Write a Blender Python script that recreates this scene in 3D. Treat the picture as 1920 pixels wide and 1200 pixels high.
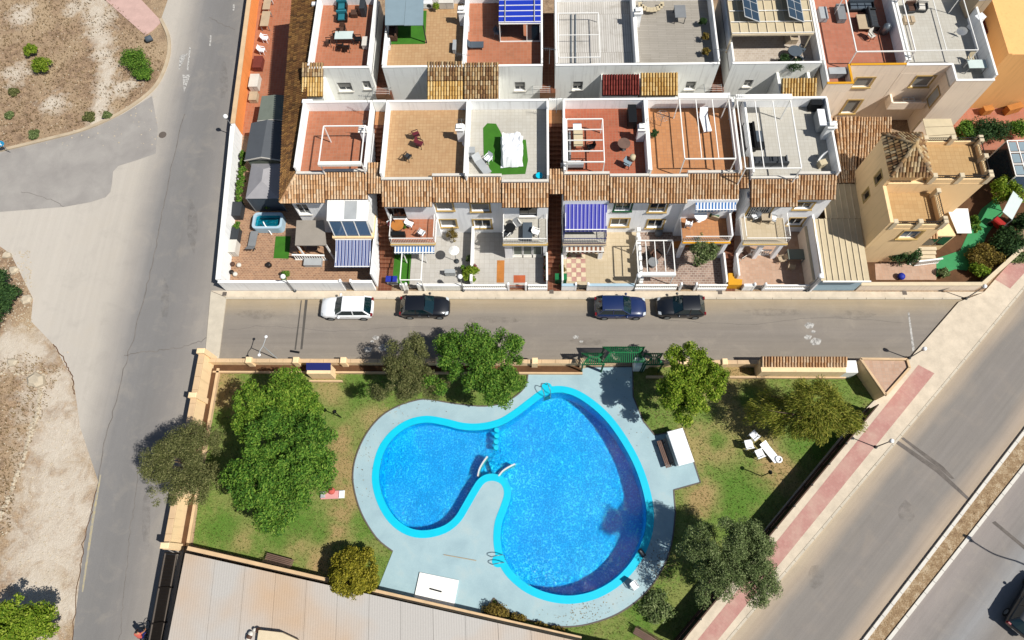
import bpy, math, random
import numpy as np
from mathutils import Vector, Matrix
from mathutils.geometry import tessellate_polygon

# ---------------------------------------------------------------- camera, sky, sun, exposure
for o in list(bpy.data.objects): bpy.data.objects.remove(o)
S = bpy.context.scene
COL = S.collection
CAM_H, FPX, NADIR, YAW = 50.0, 1280.0, (1000.0, 1090.0), math.radians(0.72)
_d = Vector((NADIR[0]-960, -(NADIR[1]-600), -FPX)).normalized()
_up = -_d
_ex = (Vector((1, 0, 0)) - _up*_up.x).normalized()
_ey = _up.cross(_ex)
R3 = Matrix.Rotation(YAW, 3, 'Z') @ Matrix((_ex, _ey, _up))
cam = bpy.data.objects.new('camera', bpy.data.cameras.new('camera'))
COL.objects.link(cam)
cam.matrix_world = Matrix.Translation((0, 0, CAM_H)) @ R3.to_4x4()
cam.data.sensor_width = 36.0
cam.data.lens = 36.0*FPX/1920.0
cam.data.clip_end = 3000
S.camera = cam
SUN_EL, SUN_AZ = math.radians(53), math.radians(-23)      # azimuth counted from +x towards +y
SUN_DIR = Vector((math.cos(SUN_EL)*math.cos(SUN_AZ), math.cos(SUN_EL)*math.sin(SUN_AZ), math.sin(SUN_EL)))
w = bpy.data.worlds.new('World'); S.world = w; w.use_nodes = True
wn = w.node_tree; bg = wn.nodes['Background']
sky = wn.nodes.new('ShaderNodeTexSky'); sky.sky_type = 'NISHITA'; sky.sun_disc = False
sky.sun_elevation = SUN_EL; sky.sun_rotation = math.radians(90) - SUN_AZ
sky.air_density = 1.0; sky.dust_density = 0.6; sky.ozone_density = 1.0
wn.links.new(sky.outputs[0], bg.inputs[0]); bg.inputs[1].default_value = 0.06
sl = bpy.data.lights.new('sun', 'SUN'); sl.energy = 5.0; sl.angle = math.radians(0.5); sl.color = (1.0, 0.97, 0.915)
so = bpy.data.objects.new('sun', sl); COL.objects.link(so)
so.rotation_euler = SUN_DIR.to_track_quat('Z', 'Y').to_euler(); so.location = (60, -20, 90)
S.view_settings.view_transform = 'Standard'; S.view_settings.look = 'None'
S.view_settings.gamma = 1; S.view_settings.use_curve_mapping = False
S.view_settings.exposure = 0.27
S.render.engine = 'CYCLES'
S.cycles.max_bounces = 6; S.cycles.diffuse_bounces = 3; S.cycles.transparent_max_bounces = 12

def W(px, py, z=0.0):
    "ground-plan point at height z that lies where the surveyed photograph has pixel (px, py)"
    v = R3 @ Vector((px-960, -(py-600), -FPX))
    t = (z-CAM_H)/v.z
    return (v.x*t, v.y*t)
def W3(px, py, z=0.0):
    x, y = W(px, py, z); return (x, y, z)
rnd = random.Random(7)

# ---------------------------------------------------------------- materials
def lin(h, k=0.7):
    h = h.lstrip('#'); c = []
    for i in (0, 2, 4):
        v = int(h[i:i+2], 16)/255.0
        v = v/12.92 if v <= 0.04045 else ((v+0.055)/1.055)**2.4
        c.append(min(0.85, v*k))
    return tuple(c) + (1.0,)
class NT:
    def __init__(s, name, rough=0.8):
        s.m = bpy.data.materials.new(name); s.m.use_nodes = True
        s.t = s.m.node_tree; s.b = s.t.nodes['Principled BSDF']; s.o = s.t.nodes['Material Output']
        s.b.inputs['Roughness'].default_value = rough
        s.b.inputs['Specular IOR Level'].default_value = 0.3
        s.geo = s.t.nodes.new('ShaderNodeNewGeometry'); s.pos = s.geo.outputs['Position']
    def n(s, k): return s.t.nodes.new('ShaderNode'+k)
    def l(s, a, b): s.t.links.new(a, b)
    def set(s, sock, v):
        if hasattr(v, 'is_linked') or isinstance(v, bpy.types.NodeSocket): s.l(v, sock)
        else: sock.default_value = v
    def noise(s, scale, detail=4, rough=0.55, vec=None, dist=0.0, out='Fac'):
        n = s.n('TexNoise'); n.inputs['Scale'].default_value = scale; n.inputs['Detail'].default_value = detail
        n.inputs['Roughness'].default_value = rough; n.inputs['Distortion'].default_value = dist
        s.l(vec or s.pos, n.inputs['Vector']); return n.outputs[out]
    def voro(s, scale, feature='F1', out='Distance', vec=None, rnd=1.0):
        n = s.n('TexVoronoi'); n.feature = feature; n.inputs['Scale'].default_value = scale
        n.inputs['Randomness'].default_value = rnd
        s.l(vec or s.pos, n.inputs['Vector']); return n.outputs[out]
    def ramp(s, fac, stops, interp='LINEAR'):
        n = s.n('ValToRGB'); s.l(fac, n.inputs[0]); e = n.color_ramp.elements; n.color_ramp.interpolation = interp
        while len(e) < len(stops): e.new(0.5)
        for i, (p, c) in enumerate(stops):
            e[i].position = p; e[i].color = c if len(c) == 4 else tuple(c)+(1,)
        return n.outputs[0]
    def mix(s, fac, a, b, mode='MIX'):
        n = s.n('Mix'); n.data_type = 'RGBA'; n.blend_type = mode
        s.set(n.inputs[0], fac); s.set(n.inputs[6], a); s.set(n.inputs[7], b); return n.outputs[2]
    def math(s, op, a, b=0.0, c=None, clamp=False):
        n = s.n('Math'); n.operation = op; n.use_clamp = clamp; s.set(n.inputs[0], a); s.set(n.inputs[1], b)
        if c is not None: s.set(n.inputs[2], c)
        return n.outputs[0]
    def dot(s, v, off=0.0):
        n = s.n('VectorMath'); n.operation = 'DOT_PRODUCT'; s.l(s.pos, n.inputs[0]); n.inputs[1].default_value = v
        return s.math('ADD', n.outputs['Value'], off)
    def dist2(s, x, y):
        n = s.n('VectorMath'); n.operation = 'MULTIPLY'; s.l(s.pos, n.inputs[0]); n.inputs[1].default_value = (1, 1, 0)
        k = s.n('VectorMath'); k.operation = 'DISTANCE'; s.l(n.outputs[0], k.inputs[0]); k.inputs[1].default_value = (x, y, 0)
        return k.outputs['Value']
    def remap(s, v, a, b, c=0.0, d=1.0):
        n = s.n('MapRange'); s.set(n.inputs[0], v)
        for i, q in enumerate((a, b, c, d)): n.inputs[1+i].default_value = q
        return n.outputs[0]
    def bump(s, h, strength=0.3, dist=0.02):
        n = s.n('Bump'); n.inputs['Strength'].default_value = strength; n.inputs['Distance'].default_value = dist
        s.l(h, n.inputs['Height']); s.l(n.outputs[0], s.b.inputs['Normal'])
    def color(s, c): s.set(s.b.inputs['Base Color'], c)
    def island(s): return s.geo.outputs['Random Per Island']
    def oinfo(s): n = s.n('ObjectInfo'); return n.outputs['Random']

def plain(name, hexa, rough=0.7, var=0.12, scale=1.3, k=0.7, bump=0.15, metal=0.0, spec=0.3):
    "a plain surface: base colour with a slow and a fine mottling and a little relief"
    s = NT(name, rough); c = lin(hexa, k)
    a = s.noise(scale, 5, 0.6); b = s.noise(scale*14, 3, 0.6)
    f = s.math('ADD', s.math('MULTIPLY', a, 0.65), s.math('MULTIPLY', b, 0.35))
    lo = tuple(x*(1-var*1.6) for x in c[:3])+(1,); hi = tuple(min(0.86, x*(1+var)) for x in c[:3])+(1,)
    s.color(s.ramp(f, [(0.3, lo), (0.7, hi)]))
    if bump: s.bump(b, bump, 0.01)
    s.b.inputs['Metallic'].default_value = metal; s.b.inputs['Specular IOR Level'].default_value = spec
    return s.m
def island(name, stops, rough=0.75, fine=0.2, transl=0.0, spec=0.25):
    "separate pieces (tiles, leaves) that each take their own tone"
    s = NT(name, rough)
    col = s.ramp(s.island(), [(p, lin(h)) for p, h in stops])
    nz = s.noise(6, 3)
    col = s.mix(fine, col, s.ramp(nz, [(0.3, (0.25, 0.25, 0.25, 1)), (0.7, (1, 1, 1, 1))]), 'MULTIPLY')
    s.color(col); s.b.inputs['Specular IOR Level'].default_value = spec
    if transl:
        t = s.n('BsdfTranslucent'); s.l(col, t.inputs[0]); mx = s.n('MixShader'); mx.inputs[0].default_value = transl
        s.l(s.b.outputs[0], mx.inputs[1]); s.l(t.outputs[0], mx.inputs[2]); s.l(mx.outputs[0], s.o.inputs[0])
    return s.m
def tiled(name, h1, h2, hg, size=0.33, gap=0.012, var=0.25, ratio=1.0, offset=0.0, rough=0.65, stain='#7a5a40', st=0.25, k=0.63):
    "ceramic floor: tiles too small to tell apart one by one, each with its own tone, and grout"
    s = NT(name, rough)
    b = s.n('TexBrick'); s.l(s.pos, b.inputs['Vector'])
    b.inputs['Scale'].default_value = 1.0; b.inputs['Brick Width'].default_value = size*ratio; b.inputs['Row Height'].default_value = size
    b.inputs['Mortar Size'].default_value = gap; b.offset = offset; b.inputs['Mortar Smooth'].default_value = 0.3
    b.inputs['Color1'].default_value = lin(h1, k); b.inputs['Color2'].default_value = lin(h2, k); b.inputs['Mortar'].default_value = lin(hg, k)
    n1 = s.noise(0.9, 6, 0.65, dist=0.4); n2 = s.noise(18, 3)
    c = s.mix(s.math('MULTIPLY', s.remap(n1, 0.5, 0.75), st), b.outputs['Color'], lin(stain))
    c = s.mix(var, c, s.ramp(n2, [(0.3, (0.55, 0.55, 0.55, 1)), (0.7, (1, 1, 1, 1))]), 'MULTIPLY')
    s.color(c); s.bump(b.outputs['Fac'], -0.2, 0.01); return s.m
def wallmat(name, hexa, streak='#8d8578', amt=0.35, k=1.0):
    "painted render with rain streaks and patchy ageing"
    s = NT(name, 0.85); c = lin(hexa, k)
    mp = s.n('Mapping'); s.l(s.pos, mp.inputs[0]); mp.inputs['Scale'].default_value = (5, 5, 0.35)
    st = s.noise(1.0, 5, 0.6, vec=mp.outputs[0]); a = s.noise(0.7, 5, 0.6); f = s.noise(25, 2)
    col = s.mix(s.math('MULTIPLY', s.remap(st, 0.52, 0.8), amt), c, lin(streak))
    col = s.mix(0.14, col, s.ramp(a, [(0.3, (0.6, 0.58, 0.55, 1)), (0.7, (1, 1, 1, 1))]), 'MULTIPLY')
    s.color(col); s.bump(f, 0.12, 0.01); return s.m
def striped(name, ha, hb, width, vec=(1, 0, 0), extra=None, rough=0.8, duty=0.5, soft=0.06):
    s = NT(name, rough)
    v = s.math('FRACT', s.math('DIVIDE', s.dot(vec, 500.0), width))
    st = [(0.0, lin(ha)), (duty-soft/2, lin(ha)), (duty+soft/2, lin(hb)), (1.0, lin(hb))]
    if extra: st = [(p, lin(h)) for p, h in extra]
    c = s.ramp(v, st, 'CONSTANT' if extra else 'LINEAR')
    s.color(s.mix(0.15, c, s.ramp(s.noise(3, 4), [(0.3, (0.6, 0.6, 0.6, 1)), (0.7, (1, 1, 1, 1))]), 'MULTIPLY')); return s.m
def glassmat(name, hexa='#22303a', rough=0.08):
    s = NT(name, rough); s.color(lin(hexa)); s.b.inputs['Specular IOR Level'].default_value = 0.8; return s.m
def carpaint(name, hexa, k=0.75):
    s = NT(name, 0.35); s.color(s.mix(0.1, lin(hexa, k), s.ramp(s.noise(2.5, 3), [(0.3, (0.5, 0.48, 0.45, 1)), (0.7, (1, 1, 1, 1))]), 'MULTIPLY'))
    s.b.inputs['Coat Weight'].default_value = 0.8; s.b.inputs['Coat Roughness'].default_value = 0.06; s.b.inputs['Specular IOR Level'].default_value = 0.5; return s.m

M = {}
for nm, args in dict(
    white=('#f4f2ec', 0.6, 0.05), offwhite=('#e6e0d4', 0.7, 0.08), plastic_white=('#f2f3f4', 0.4, 0.03), grey=('#8d8f90', 0.6, 0.1),
    lightgrey=('#b9bcbc', 0.6, 0.1), darkgrey=('#3c4044', 0.6, 0.1), black=('#17191b', 0.5, 0.1), metal_dark=('#2a2522', 0.5, 0.1),
    cream=('#e9d6b4', 0.8, 0.1), peach=('#e6c49a', 0.8, 0.12), tan=('#c9b394', 0.8, 0.12), ochre=('#cfae6c', 0.7, 0.1), yellow=('#eaa81e', 0.6, 0.05),
    brown=('#5d4234', 0.7, 0.15), wood=('#7c6154', 0.7, 0.2), wood_orange=('#c9823c', 0.7, 0.2), terracotta=('#c8683e', 0.75, 0.15), maroon=('#6d2733', 0.6, 0.1),
    red=('#b3261e', 0.5, 0.08), blue=('#2033a5', 0.6, 0.08), navy=('#18246a', 0.6, 0.08), teal=('#2f7f8c', 0.6, 0.1), green_paint=('#1f7a45', 0.5, 0.12),
    green_dark=('#1d5c38', 0.6, 0.12), turf=('#3f7a1e', 0.9, 0.15), pavement=('#e2d2ba', 0.85, 0.14), grate=('#6f655c', 0.7, 0.15), slab_pink=('#d8b4a8', 0.85, 0.1), green_floor=('#3d9a5c', 0.7, 0.12), bark=('#6b5a48', 0.9, 0.25), kerb=('#d9cdb8', 0.85, 0.12),
    stone=('#cbb89c', 0.9, 0.15), pink=('#e9a9a4', 0.8, 0.08), coral=('#d9685a', 0.8, 0.1), skin=('#c98f6e', 0.6, 0.05), paving_grey=('#bdb6ab', 0.8, 0.12),
    canopy_grey=('#a39a8e', 0.8, 0.1), rust=('#7d3b30', 0.7, 0.15), steel=('#9aa3a8', 0.35, 0.08), tyre=('#1a1a1b', 0.85, 0.1), slate=('#55606a', 0.7, 0.08), gazebo_grey=('#a9a6a8', 0.8, 0.08),
    shed_grey=('#5d6166', 0.7, 0.08), sage=('#7d8478', 0.7, 0.1), bluegrey=('#8fa3ac', 0.6, 0.06), asphalt_patch=('#5f5a54', 0.9, 0.15), lime=('#d9e6e0', 0.6, 0.05),
    paleblue=('#b9d4e2', 0.8, 0.06), cyan=('#05d3f2', 0.45, 0.05), soil=('#6a4a30', 0.95, 0.25), rock=('#d2c3aa', 0.9, 0.2), beige=('#d8c7a4', 0.7, 0.08),
    paint_mark=('#dcdad2', 0.8, 0.25)).items(): M[nm] = plain('m_'+nm, *args)
M['steel'].node_tree.nodes['Principled BSDF'].inputs['Metallic'].default_value = 0.6
M['wall_white'] = wallmat('m_wall_white', '#f6f3ec', '#9c9284', 0.34)
M['wall_bluewhite'] = wallmat('m_wall_bluewhite', '#f5f7f7', '#a0a4a4', 0.24)
M['wall_dirty'] = wallmat('m_wall_dirty', '#f4efe6', '#948a7c', 0.35)
M['wall_beige'] = wallmat('m_wall_beige', '#f2dcc6', '#b89c82', 0.35)
M['wall_yellow'] = wallmat('m_wall_yellow', '#e8c898', '#b8966a', 0.3)
M['wall_orange'] = wallmat('m_wall_orange', '#e6b070', '#b07c40', 0.25)
M['wall_terra'] = wallmat('m_wall_terra', '#e08b4c', '#a05a2c', 0.25)
M['wall_garden'] = wallmat('m_wall_garden', '#e8cba0', '#a5875c', 0.35)
M['tile'] = island('m_tile', [(0, '#cd9a6a'), (0.12, '#dfae7c'), (0.5, '#eabf92'), (0.88, '#f4d6b0'), (0.95, '#b58458'), (1, '#a87a54')], fine=0.4)
M['tile_old'] = island('m_tile_old', [(0, '#7d5a3c'), (0.3, '#a77f52'), (0.6, '#c9a877'), (0.85, '#dcc49a'), (1, '#6a4c36')], fine=0.45)
M['tile_brown'] = island('m_tile_brown', [(0, '#6b4a2c'), (0.4, '#8b6238'), (0.7, '#a27844'), (1, '#5a4028')], fine=0.4)  # darker tile tone, shade of the west slopes put into the colour
M['tile_yellow'] = island('m_tile_yellow', [(0, '#c99a50'), (0.5, '#e6bd74'), (1, '#f0d398')], fine=0.2)
M['tile_red'] = island('m_tile_red', [(0, '#6a2620'), (0.5, '#83332a'), (1, '#98463a')], fine=0.4)
M['bed_yellow'] = plain('m_bed_yellow', '#b08c58', 0.9, 0.2); M['bed_red'] = plain('m_bed_red', '#642c24', 0.9, 0.2); M['bed_old'] = plain('m_bed_old', '#957454', 0.9, 0.2)
M['tile_bed'] = plain('m_tile_bed', '#7a5238', 0.9, 0.2)
M['fl_terra'] = tiled('m_floor_terracotta', '#cf8663', '#c47a58', '#bd947a', 0.28, st=0.3)
M['fl_red'] = tiled('m_floor_red', '#cc7454', '#c0684a', '#b98a70', 0.24, st=0.3)
M['fl_salmon'] = tiled('m_floor_salmon', '#d0866a', '#c67a5e', '#b98a74', 0.30, st=0.25)
M['fl_orange'] = tiled('m_floor_orange', '#dc9c68', '#d2905c', '#b98a68', 0.28, st=0.2)
M['fl_tan'] = tiled('m_floor_tan', '#d9b384', '#cfa577', '#b98f68', 0.27, st=0.35, stain='#a37a54')
M['fl_pale'] = tiled('m_floor_pale', '#dcd7ca', '#d6d0c2', '#c6bfb0', 0.30, st=0.3, stain='#b4aa96')
M['fl_grey'] = tiled('m_floor_grey', '#bdb5a8', '#b3ab9e', '#989084', 0.18, ratio=8, st=0.35, stain='#8d8576', offset=0.5)
M['fl_cream'] = tiled('m_floor_cream', '#e2cfae', '#dcc8a5', '#cdb894', 0.35, st=0.25, stain='#b89a70')
M['fl_stone'] = tiled('m_floor_stone', '#d9cab8', '#c9b8a6', '#e0d6c8', 0.22, gap=0.02, ratio=1.4, offset=0.5, st=0.35, stain='#a8957e')
M['fl_sand'] = tiled('m_floor_sand', '#dcb47c', '#d4aa72', '#c29a66', 0.33, st=0.25, stain='#b08a58')
M['fl_white'] = tiled('m_floor_white', '#dad5cc', '#d2ccc2', '#c0b8ac', 0.40, st=0.25, stain='#b0a594')
M['fl_peach'] = tiled('m_floor_peach', '#dcb79c', '#d2a98c', '#c7ae98', 0.26, st=0.25)
M['fl_crazy'] = tiled('m_floor_crazy', '#c3a491', '#9c8072', '#d6c8b8', 0.2, gap=0.02, ratio=1.5, offset=0.5, st=0.4)
M['fl_patio'] = tiled('m_floor_patio', '#c99a78', '#a87f66', '#d6b894', 0.16, gap=0.015, ratio=1.6, offset=0.5, st=0.35)
M['fl_plank'] = tiled('m_floor_plank', '#e6e1d8', '#d8d2c8', '#a89f94', 4.0, gap=0.02, ratio=0.045, offset=0.3, st=0.5, stain='#8f8676')
M['fl_step'] = tiled('m_floor_step', '#8a5236', '#7a452e', '#9d7458', 0.3, st=0.35, stain='#4a2c20')
M['glass'] = glassmat('m_glass', '#20303c'); M['glass_dark'] = glassmat('m_glass_dark', '#10151a'); M['glass_blue'] = glassmat('m_glass_blue', '#4f7190')
M['shutter'] = striped('m_shutter', '#a9a8a2', '#7d7c78', 0.05, (0, 0, 1), rough=0.6)
M['aw_navy'] = striped('m_awning_navy', '#c3bde6', '#3136a4', 0.29, extra=[(0, '#3136a4'), (0.38, '#c9c4ea'), (0.55, '#262c90'), (0.72, '#8f8fd0'), (0.84, '#3136a4')])
M['aw_blue'] = striped('m_awning_blue', '#d9d3e2', '#3a5590', 0.27, extra=[(0, '#33497f'), (0.3, '#c9c4d8'), (0.46, '#5d7fae'), (0.7, '#ded6e0'), (0.86, '#33497f')])
M['aw_sky'] = striped('m_awning_sky', '#eef0f2', '#2d6fb0', 0.24)
M['aw_brown'] = striped('m_awning_brown', '#e6dccb', '#8a5a40', 0.34)
M['aw_bluesolid'] = plain('m_awning_bluesolid', '#1538b8', 0.7, 0.06)
M['leaf_green'] = island('m_leaf_green', [(0, '#3a6420'), (0.35, '#5c8c2c'), (0.7, '#7ba63a'), (1, '#a0c04e')], fine=0.1, transl=0.35)
M['leaf_mid'] = island('m_leaf_mid', [(0, '#46701c'), (0.35, '#6a9428'), (0.7, '#8cb038'), (1, '#b2c850')], fine=0.1, transl=0.35)
M['leaf_lime'] = island('m_leaf_lime', [(0, '#557a16'), (0.4, '#7f9f24'), (0.75, '#a3bb36'), (1, '#c6d258')], fine=0.1, transl=0.35)
M['leaf_olive'] = island('m_leaf_olive', [(0, '#4a5228'), (0.4, '#6a703a'), (0.75, '#868852'), (1, '#a6a26c')], fine=0.15, transl=0.2)
M['leaf_sage'] = island('m_leaf_sage', [(0, '#4c5e30'), (0.4, '#6c8046'), (0.75, '#8c9c62'), (1, '#abb67e')], fine=0.15, transl=0.2)
M['leaf_gold'] = island('m_leaf_gold', [(0, '#5a5c10'), (0.35, '#8a861c'), (0.7, '#b0a52e'), (1, '#cfc04c')], fine=0.1, transl=0.3)
M['leaf_willow'] = island('m_leaf_willow', [(0, '#56661c'), (0.4, '#848e2c'), (0.75, '#aaaa3e'), (1, '#c8be5c')], fine=0.1, transl=0.3)
M['leaf_dark'] = island('m_leaf_dark', [(0, '#1f3a18'), (0.5, '#335426'), (1, '#527038')], fine=0.1, transl=0.2)
M['leaf_brown'] = island('m_leaf_brown', [(0, '#5a4a1c'), (0.5, '#857030'), (1, '#a8923e')], fine=0.1, transl=0.2)
M['grass'] = island('m_grass', [(0, '#52682a'), (0.5, '#7a8a3e'), (1, '#a39e5c')], fine=0.1, transl=0.3)
M['dry'] = island('m_drygrass', [(0, '#6d5538'), (0.5, '#97805a'), (1, '#c4ab80')], fine=0.1, transl=0.2)
M['car_white'] = carpaint('m_car_white', '#f2f4f5'); M['car_black'] = carpaint('m_car_black', '#10131a'); M['car_navy'] = carpaint('m_car_navy', '#12295a')
M['car_dark'] = carpaint('m_car_dark', '#0c1016'); M['car_glass'] = glassmat('m_car_glass', '#0f2a30', 0.05)
M['solar'] = glassmat('m_solar', '#2c3e50', 0.15); M['light_red'] = glassmat('m_light_red', '#8a1018', 0.2); M['light_white'] = glassmat('m_light_white', '#d8dde0', 0.15)
M['globe'] = plain('m_globe', '#f6f6f4', 0.3, 0.02, k=0.9)
M['white'] = plain('m_white_paint', '#f4f2ec', 0.6, 0.05, k=0.88); M['plastic_white'] = plain('m_plastic_white_bright', '#f2f3f4', 0.4, 0.03, k=0.88); M['car_white'] = carpaint('m_car_white_bright', '#f2f4f5', 0.9)
# ---------------------------------------------------------------- mesh helpers
ORIGIN = {}
class MB:
    "collects shapes; build() links them as one mesh object"
    def __init__(s): s.v = []; s.f = []; s.sm = []
    def add(s, vs, fs, smooth=False):
        b = len(s.v); s.v += [tuple(p) for p in vs]; s.f += [tuple(i+b for i in f) for f in fs]; s.sm += [smooth]*len(fs); return s
    def box(s, x0, x1, y0, y1, z0, z1):
        return s.add([(x0,y0,z0),(x1,y0,z0),(x1,y1,z0),(x0,y1,z0),(x0,y0,z1),(x1,y0,z1),(x1,y1,z1),(x0,y1,z1)],
                     [(0,3,2,1),(4,5,6,7),(0,1,5,4),(1,2,6,5),(2,3,7,6),(3,0,4,7)])
    def bbox(s, x0, x1, y0, y1, z0, z1, b=0.02):
        "box with chamfered upper edges"
        zs = [(z0, 0), (z1-b, 0), (z1, b)]; vs = []
        for z, i in zs: vs += [(x0+i,y0+i,z),(x1-i,y0+i,z),(x1-i,y1-i,z),(x0+i,y1-i,z)]
        fs = [(0,3,2,1),(8,9,10,11)]
        for k in (0, 4):
            for i in range(4): j = (i+1) % 4; fs.append((k+i, k+j, k+4+j, k+4+i))
        return s.add(vs, fs)
    def prism(s, poly, z0, z1, holes=None):
        "poly is a list of (x, y); straight prism from z0 to z1"
        n = len(poly); a = sum(poly[i][0]*poly[(i+1) % n][1]-poly[(i+1) % n][0]*poly[i][1] for i in range(n))
        if a < 0: poly = poly[::-1]
        s.sheet(poly, z1, holes)
        for lp, rev in [(poly, False)] + [(h, True) for h in (holes or [])]:
            m = len(lp); ar = sum(lp[i][0]*lp[(i+1) % m][1]-lp[(i+1) % m][0]*lp[i][1] for i in range(m))
            if (ar < 0) != rev: lp = lp[::-1]
            s.add([(x,y,z0) for x,y in lp]+[(x,y,z1) for x,y in lp], [(i,(i+1)%m,m+(i+1)%m,m+i) for i in range(m)])
        return s
    def sheet(s, poly, z, holes=None):
        zf = z if callable(z) else (lambda x, y: z)
        loops = [poly] + list(holes or [])
        tri = tessellate_polygon([[Vector((x, y, 0)) for x, y in l] for l in loops])
        vs = [(x, y, zf(x, y)) for l in loops for x, y in l]; fs = []
        for t in tri:
            a, b, c = (Vector(vs[i]) for i in t)
            cr = (b-a).cross(c-a)
            if cr.length < 1e-9: continue
            fs.append(t if cr.z > 0 else (t[0], t[2], t[1]))
        return s.add(vs, fs)
    def quad(s, a, b, c, d): return s.add([a, b, c, d], [(0, 1, 2, 3)])
    def slab(s, a, b, c, d, t):
        "four corners (counter-clockwise from above) with thickness t downwards"
        lo = [(p[0], p[1], p[2]-t) for p in (a, b, c, d)]
        return s.add([a, b, c, d]+lo, [(0,1,2,3),(7,6,5,4),(0,4,5,1),(1,5,6,2),(2,6,7,3),(3,7,4,0)])
    def tube(s, pts, r, n=6, caps=True):
        rr = r if isinstance(r, (list, tuple)) else [r]*len(pts); pts = [Vector(p) for p in pts]; vs = []; fs = []
        for i, p in enumerate(pts):
            d = ((pts[i+1] if i+1 < len(pts) else p) - (pts[i-1] if i else p)).normalized()
            u = d.cross(Vector((0, 0, 1)) if abs(d.z) < 0.95 else Vector((1, 0, 0))).normalized(); v = d.cross(u)
            for k in range(n):
                a = 2*math.pi*k/n; vs.append(p+(u*math.cos(a)+v*math.sin(a))*rr[i])
        for i in range(len(pts)-1):
            for k in range(n): fs.append((i*n+k, i*n+(k+1)%n, (i+1)*n+(k+1)%n, (i+1)*n+k))
        s.add(vs, fs, True)
        if caps: s.add(vs[:n], [tuple(range(n))]); s.add(vs[-n:], [tuple(range(n-1,-1,-1))])
        return s
    def bar(s, a, b, w=0.06, h=0.06):
        "rectangular bar between two points"
        a = Vector(a); b = Vector(b); d = (b-a).normalized()
        u = d.cross(Vector((0, 0, 1))) if abs(d.z) < 0.98 else Vector((1, 0, 0)); u.normalize(); v = u.cross(d)
        vs = [p+u*su*w/2+v*sv*h/2 for p in (a, b) for su, sv in ((-1,-1),(1,-1),(1,1),(-1,1))]
        return s.add(vs, [(0,1,2,3),(7,6,5,4),(0,4,5,1),(1,5,6,2),(2,6,7,3),(3,7,4,0)])
    def lathe(s, prof, c=(0,0,0), n=16):
        "profile of (r, z) turned about the vertical through c"
        vs = []; fs = []
        for r, z in prof:
            for k in range(n): a = 2*math.pi*k/n; vs.append((c[0]+r*math.cos(a), c[1]+r*math.sin(a), c[2]+z))
        for i in range(len(prof)-1):
            for k in range(n): fs.append((i*n+k, i*n+(k+1)%n, (i+1)*n+(k+1)%n, (i+1)*n+k))
        s.add(vs, fs, True); m = (len(prof)-1)*n
        s.add(vs[m:m+n], [tuple(range(n))]); s.add(vs[:n], [tuple(range(n-1,-1,-1))]); return s
    def ball(s, c, r, n=10, sz=1.0):
        return s.lathe([(max(0.001, r*math.sin(math.pi*i/n)), -r*sz*math.cos(math.pi*i/n)) for i in range(n+1)], c, n+4)
    def build(s, name, mat, parent=None, local=False):
        me = bpy.data.meshes.new(name); off = Vector((0,0,0))
        if parent is not None and not local: off = ORIGIN.get(parent.name, off)
        me.from_pydata([tuple(Vector(p)-off) for p in s.v], [], s.f); me.update()
        me.polygons.foreach_set('use_smooth', s.sm)
        mt = M[mat] if isinstance(mat, str) else mat
        me.materials.append(mt)
        o = bpy.data.objects.new(name, me); COL.objects.link(o)
        if parent is not None: o.parent = parent; ORIGIN[o.name] = off
        return o
def tag(o, label=None, cat=None, group=None, kind=None):
    if label: o['label'] = label
    if cat: o['category'] = cat
    if group: o['group'] = group
    if kind: o['kind'] = kind
    return o
def thing(name, label, cat, loc=(0,0,0), rz=0.0, group=None):
    o = bpy.data.objects.new(name, None); COL.objects.link(o); o.empty_display_size = 0.2
    o.location = loc; o.rotation_euler = (0, 0, rz); ORIGIN[o.name] = Vector(loc)
    return tag(o, label, cat, group)
def struct(name, mb, mat): return tag(mb.build(name, mat), kind='structure')
def stuffpart(o): o['kind'] = 'stuff'; return o
def copy_tree(o, parent=None):
    c = o.copy(); COL.objects.link(c); c.parent = parent
    for ch in list(o.children): copy_tree(ch, c)
    return c
def smooth_loop(pts, k=6):
    "closed Catmull-Rom curve through the points"
    n = len(pts); out = []
    for i in range(n):
        p0, p1, p2, p3 = (np.array(pts[(i+j) % n]) for j in (-1, 0, 1, 2))
        for q in range(k):
            t = q/k
            out.append(tuple(0.5*((2*p1)+(-p0+p2)*t+(2*p0-5*p1+4*p2-p3)*t*t+(-p0+3*p1-3*p2+p3)*t**3)))
    return out
def smooth_open(pts, k=5):
    out = []; n = len(pts); P = [np.array(p, float) for p in pts]
    for i in range(n-1):
        p0 = P[max(i-1, 0)]; p1 = P[i]; p2 = P[i+1]; p3 = P[min(i+2, n-1)]
        for q in range(k):
            t = q/k; out.append(tuple(0.5*((2*p1)+(-p0+p2)*t+(2*p0-5*p1+4*p2-p3)*t*t+(-p0+3*p1-3*p2+p3)*t**3)))
    return out + [tuple(P[-1])]
def offset_loop(pts, d):
    n = len(pts); A = sum(pts[i][0]*pts[(i+1)%n][1]-pts[(i+1)%n][0]*pts[i][1] for i in range(n)); sg = 1 if A > 0 else -1; out = []
    for i in range(n):
        a = Vector(pts[i-1]); b = Vector(pts[(i+1) % n]); t = (b-a).normalized(); nrm = Vector((-t.y, t.x))*sg
        out.append((pts[i][0]+nrm.x*d, pts[i][1]+nrm.y*d))
    return out
def clip_x(poly, xs, keep_left):
    out = []; n = len(poly); ins = (lambda p: p[0] <= xs) if keep_left else (lambda p: p[0] >= xs)
    for i in range(n):
        a, b = poly[i], poly[(i+1) % n]
        if ins(a): out.append(a)
        if ins(a) != ins(b):
            t = (xs-a[0])/(b[0]-a[0]); out.append((xs, a[1]+t*(b[1]-a[1])))
    return out
def pix(pts, z=0.0): return [W(x, y, z) for x, y in pts]
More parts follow.
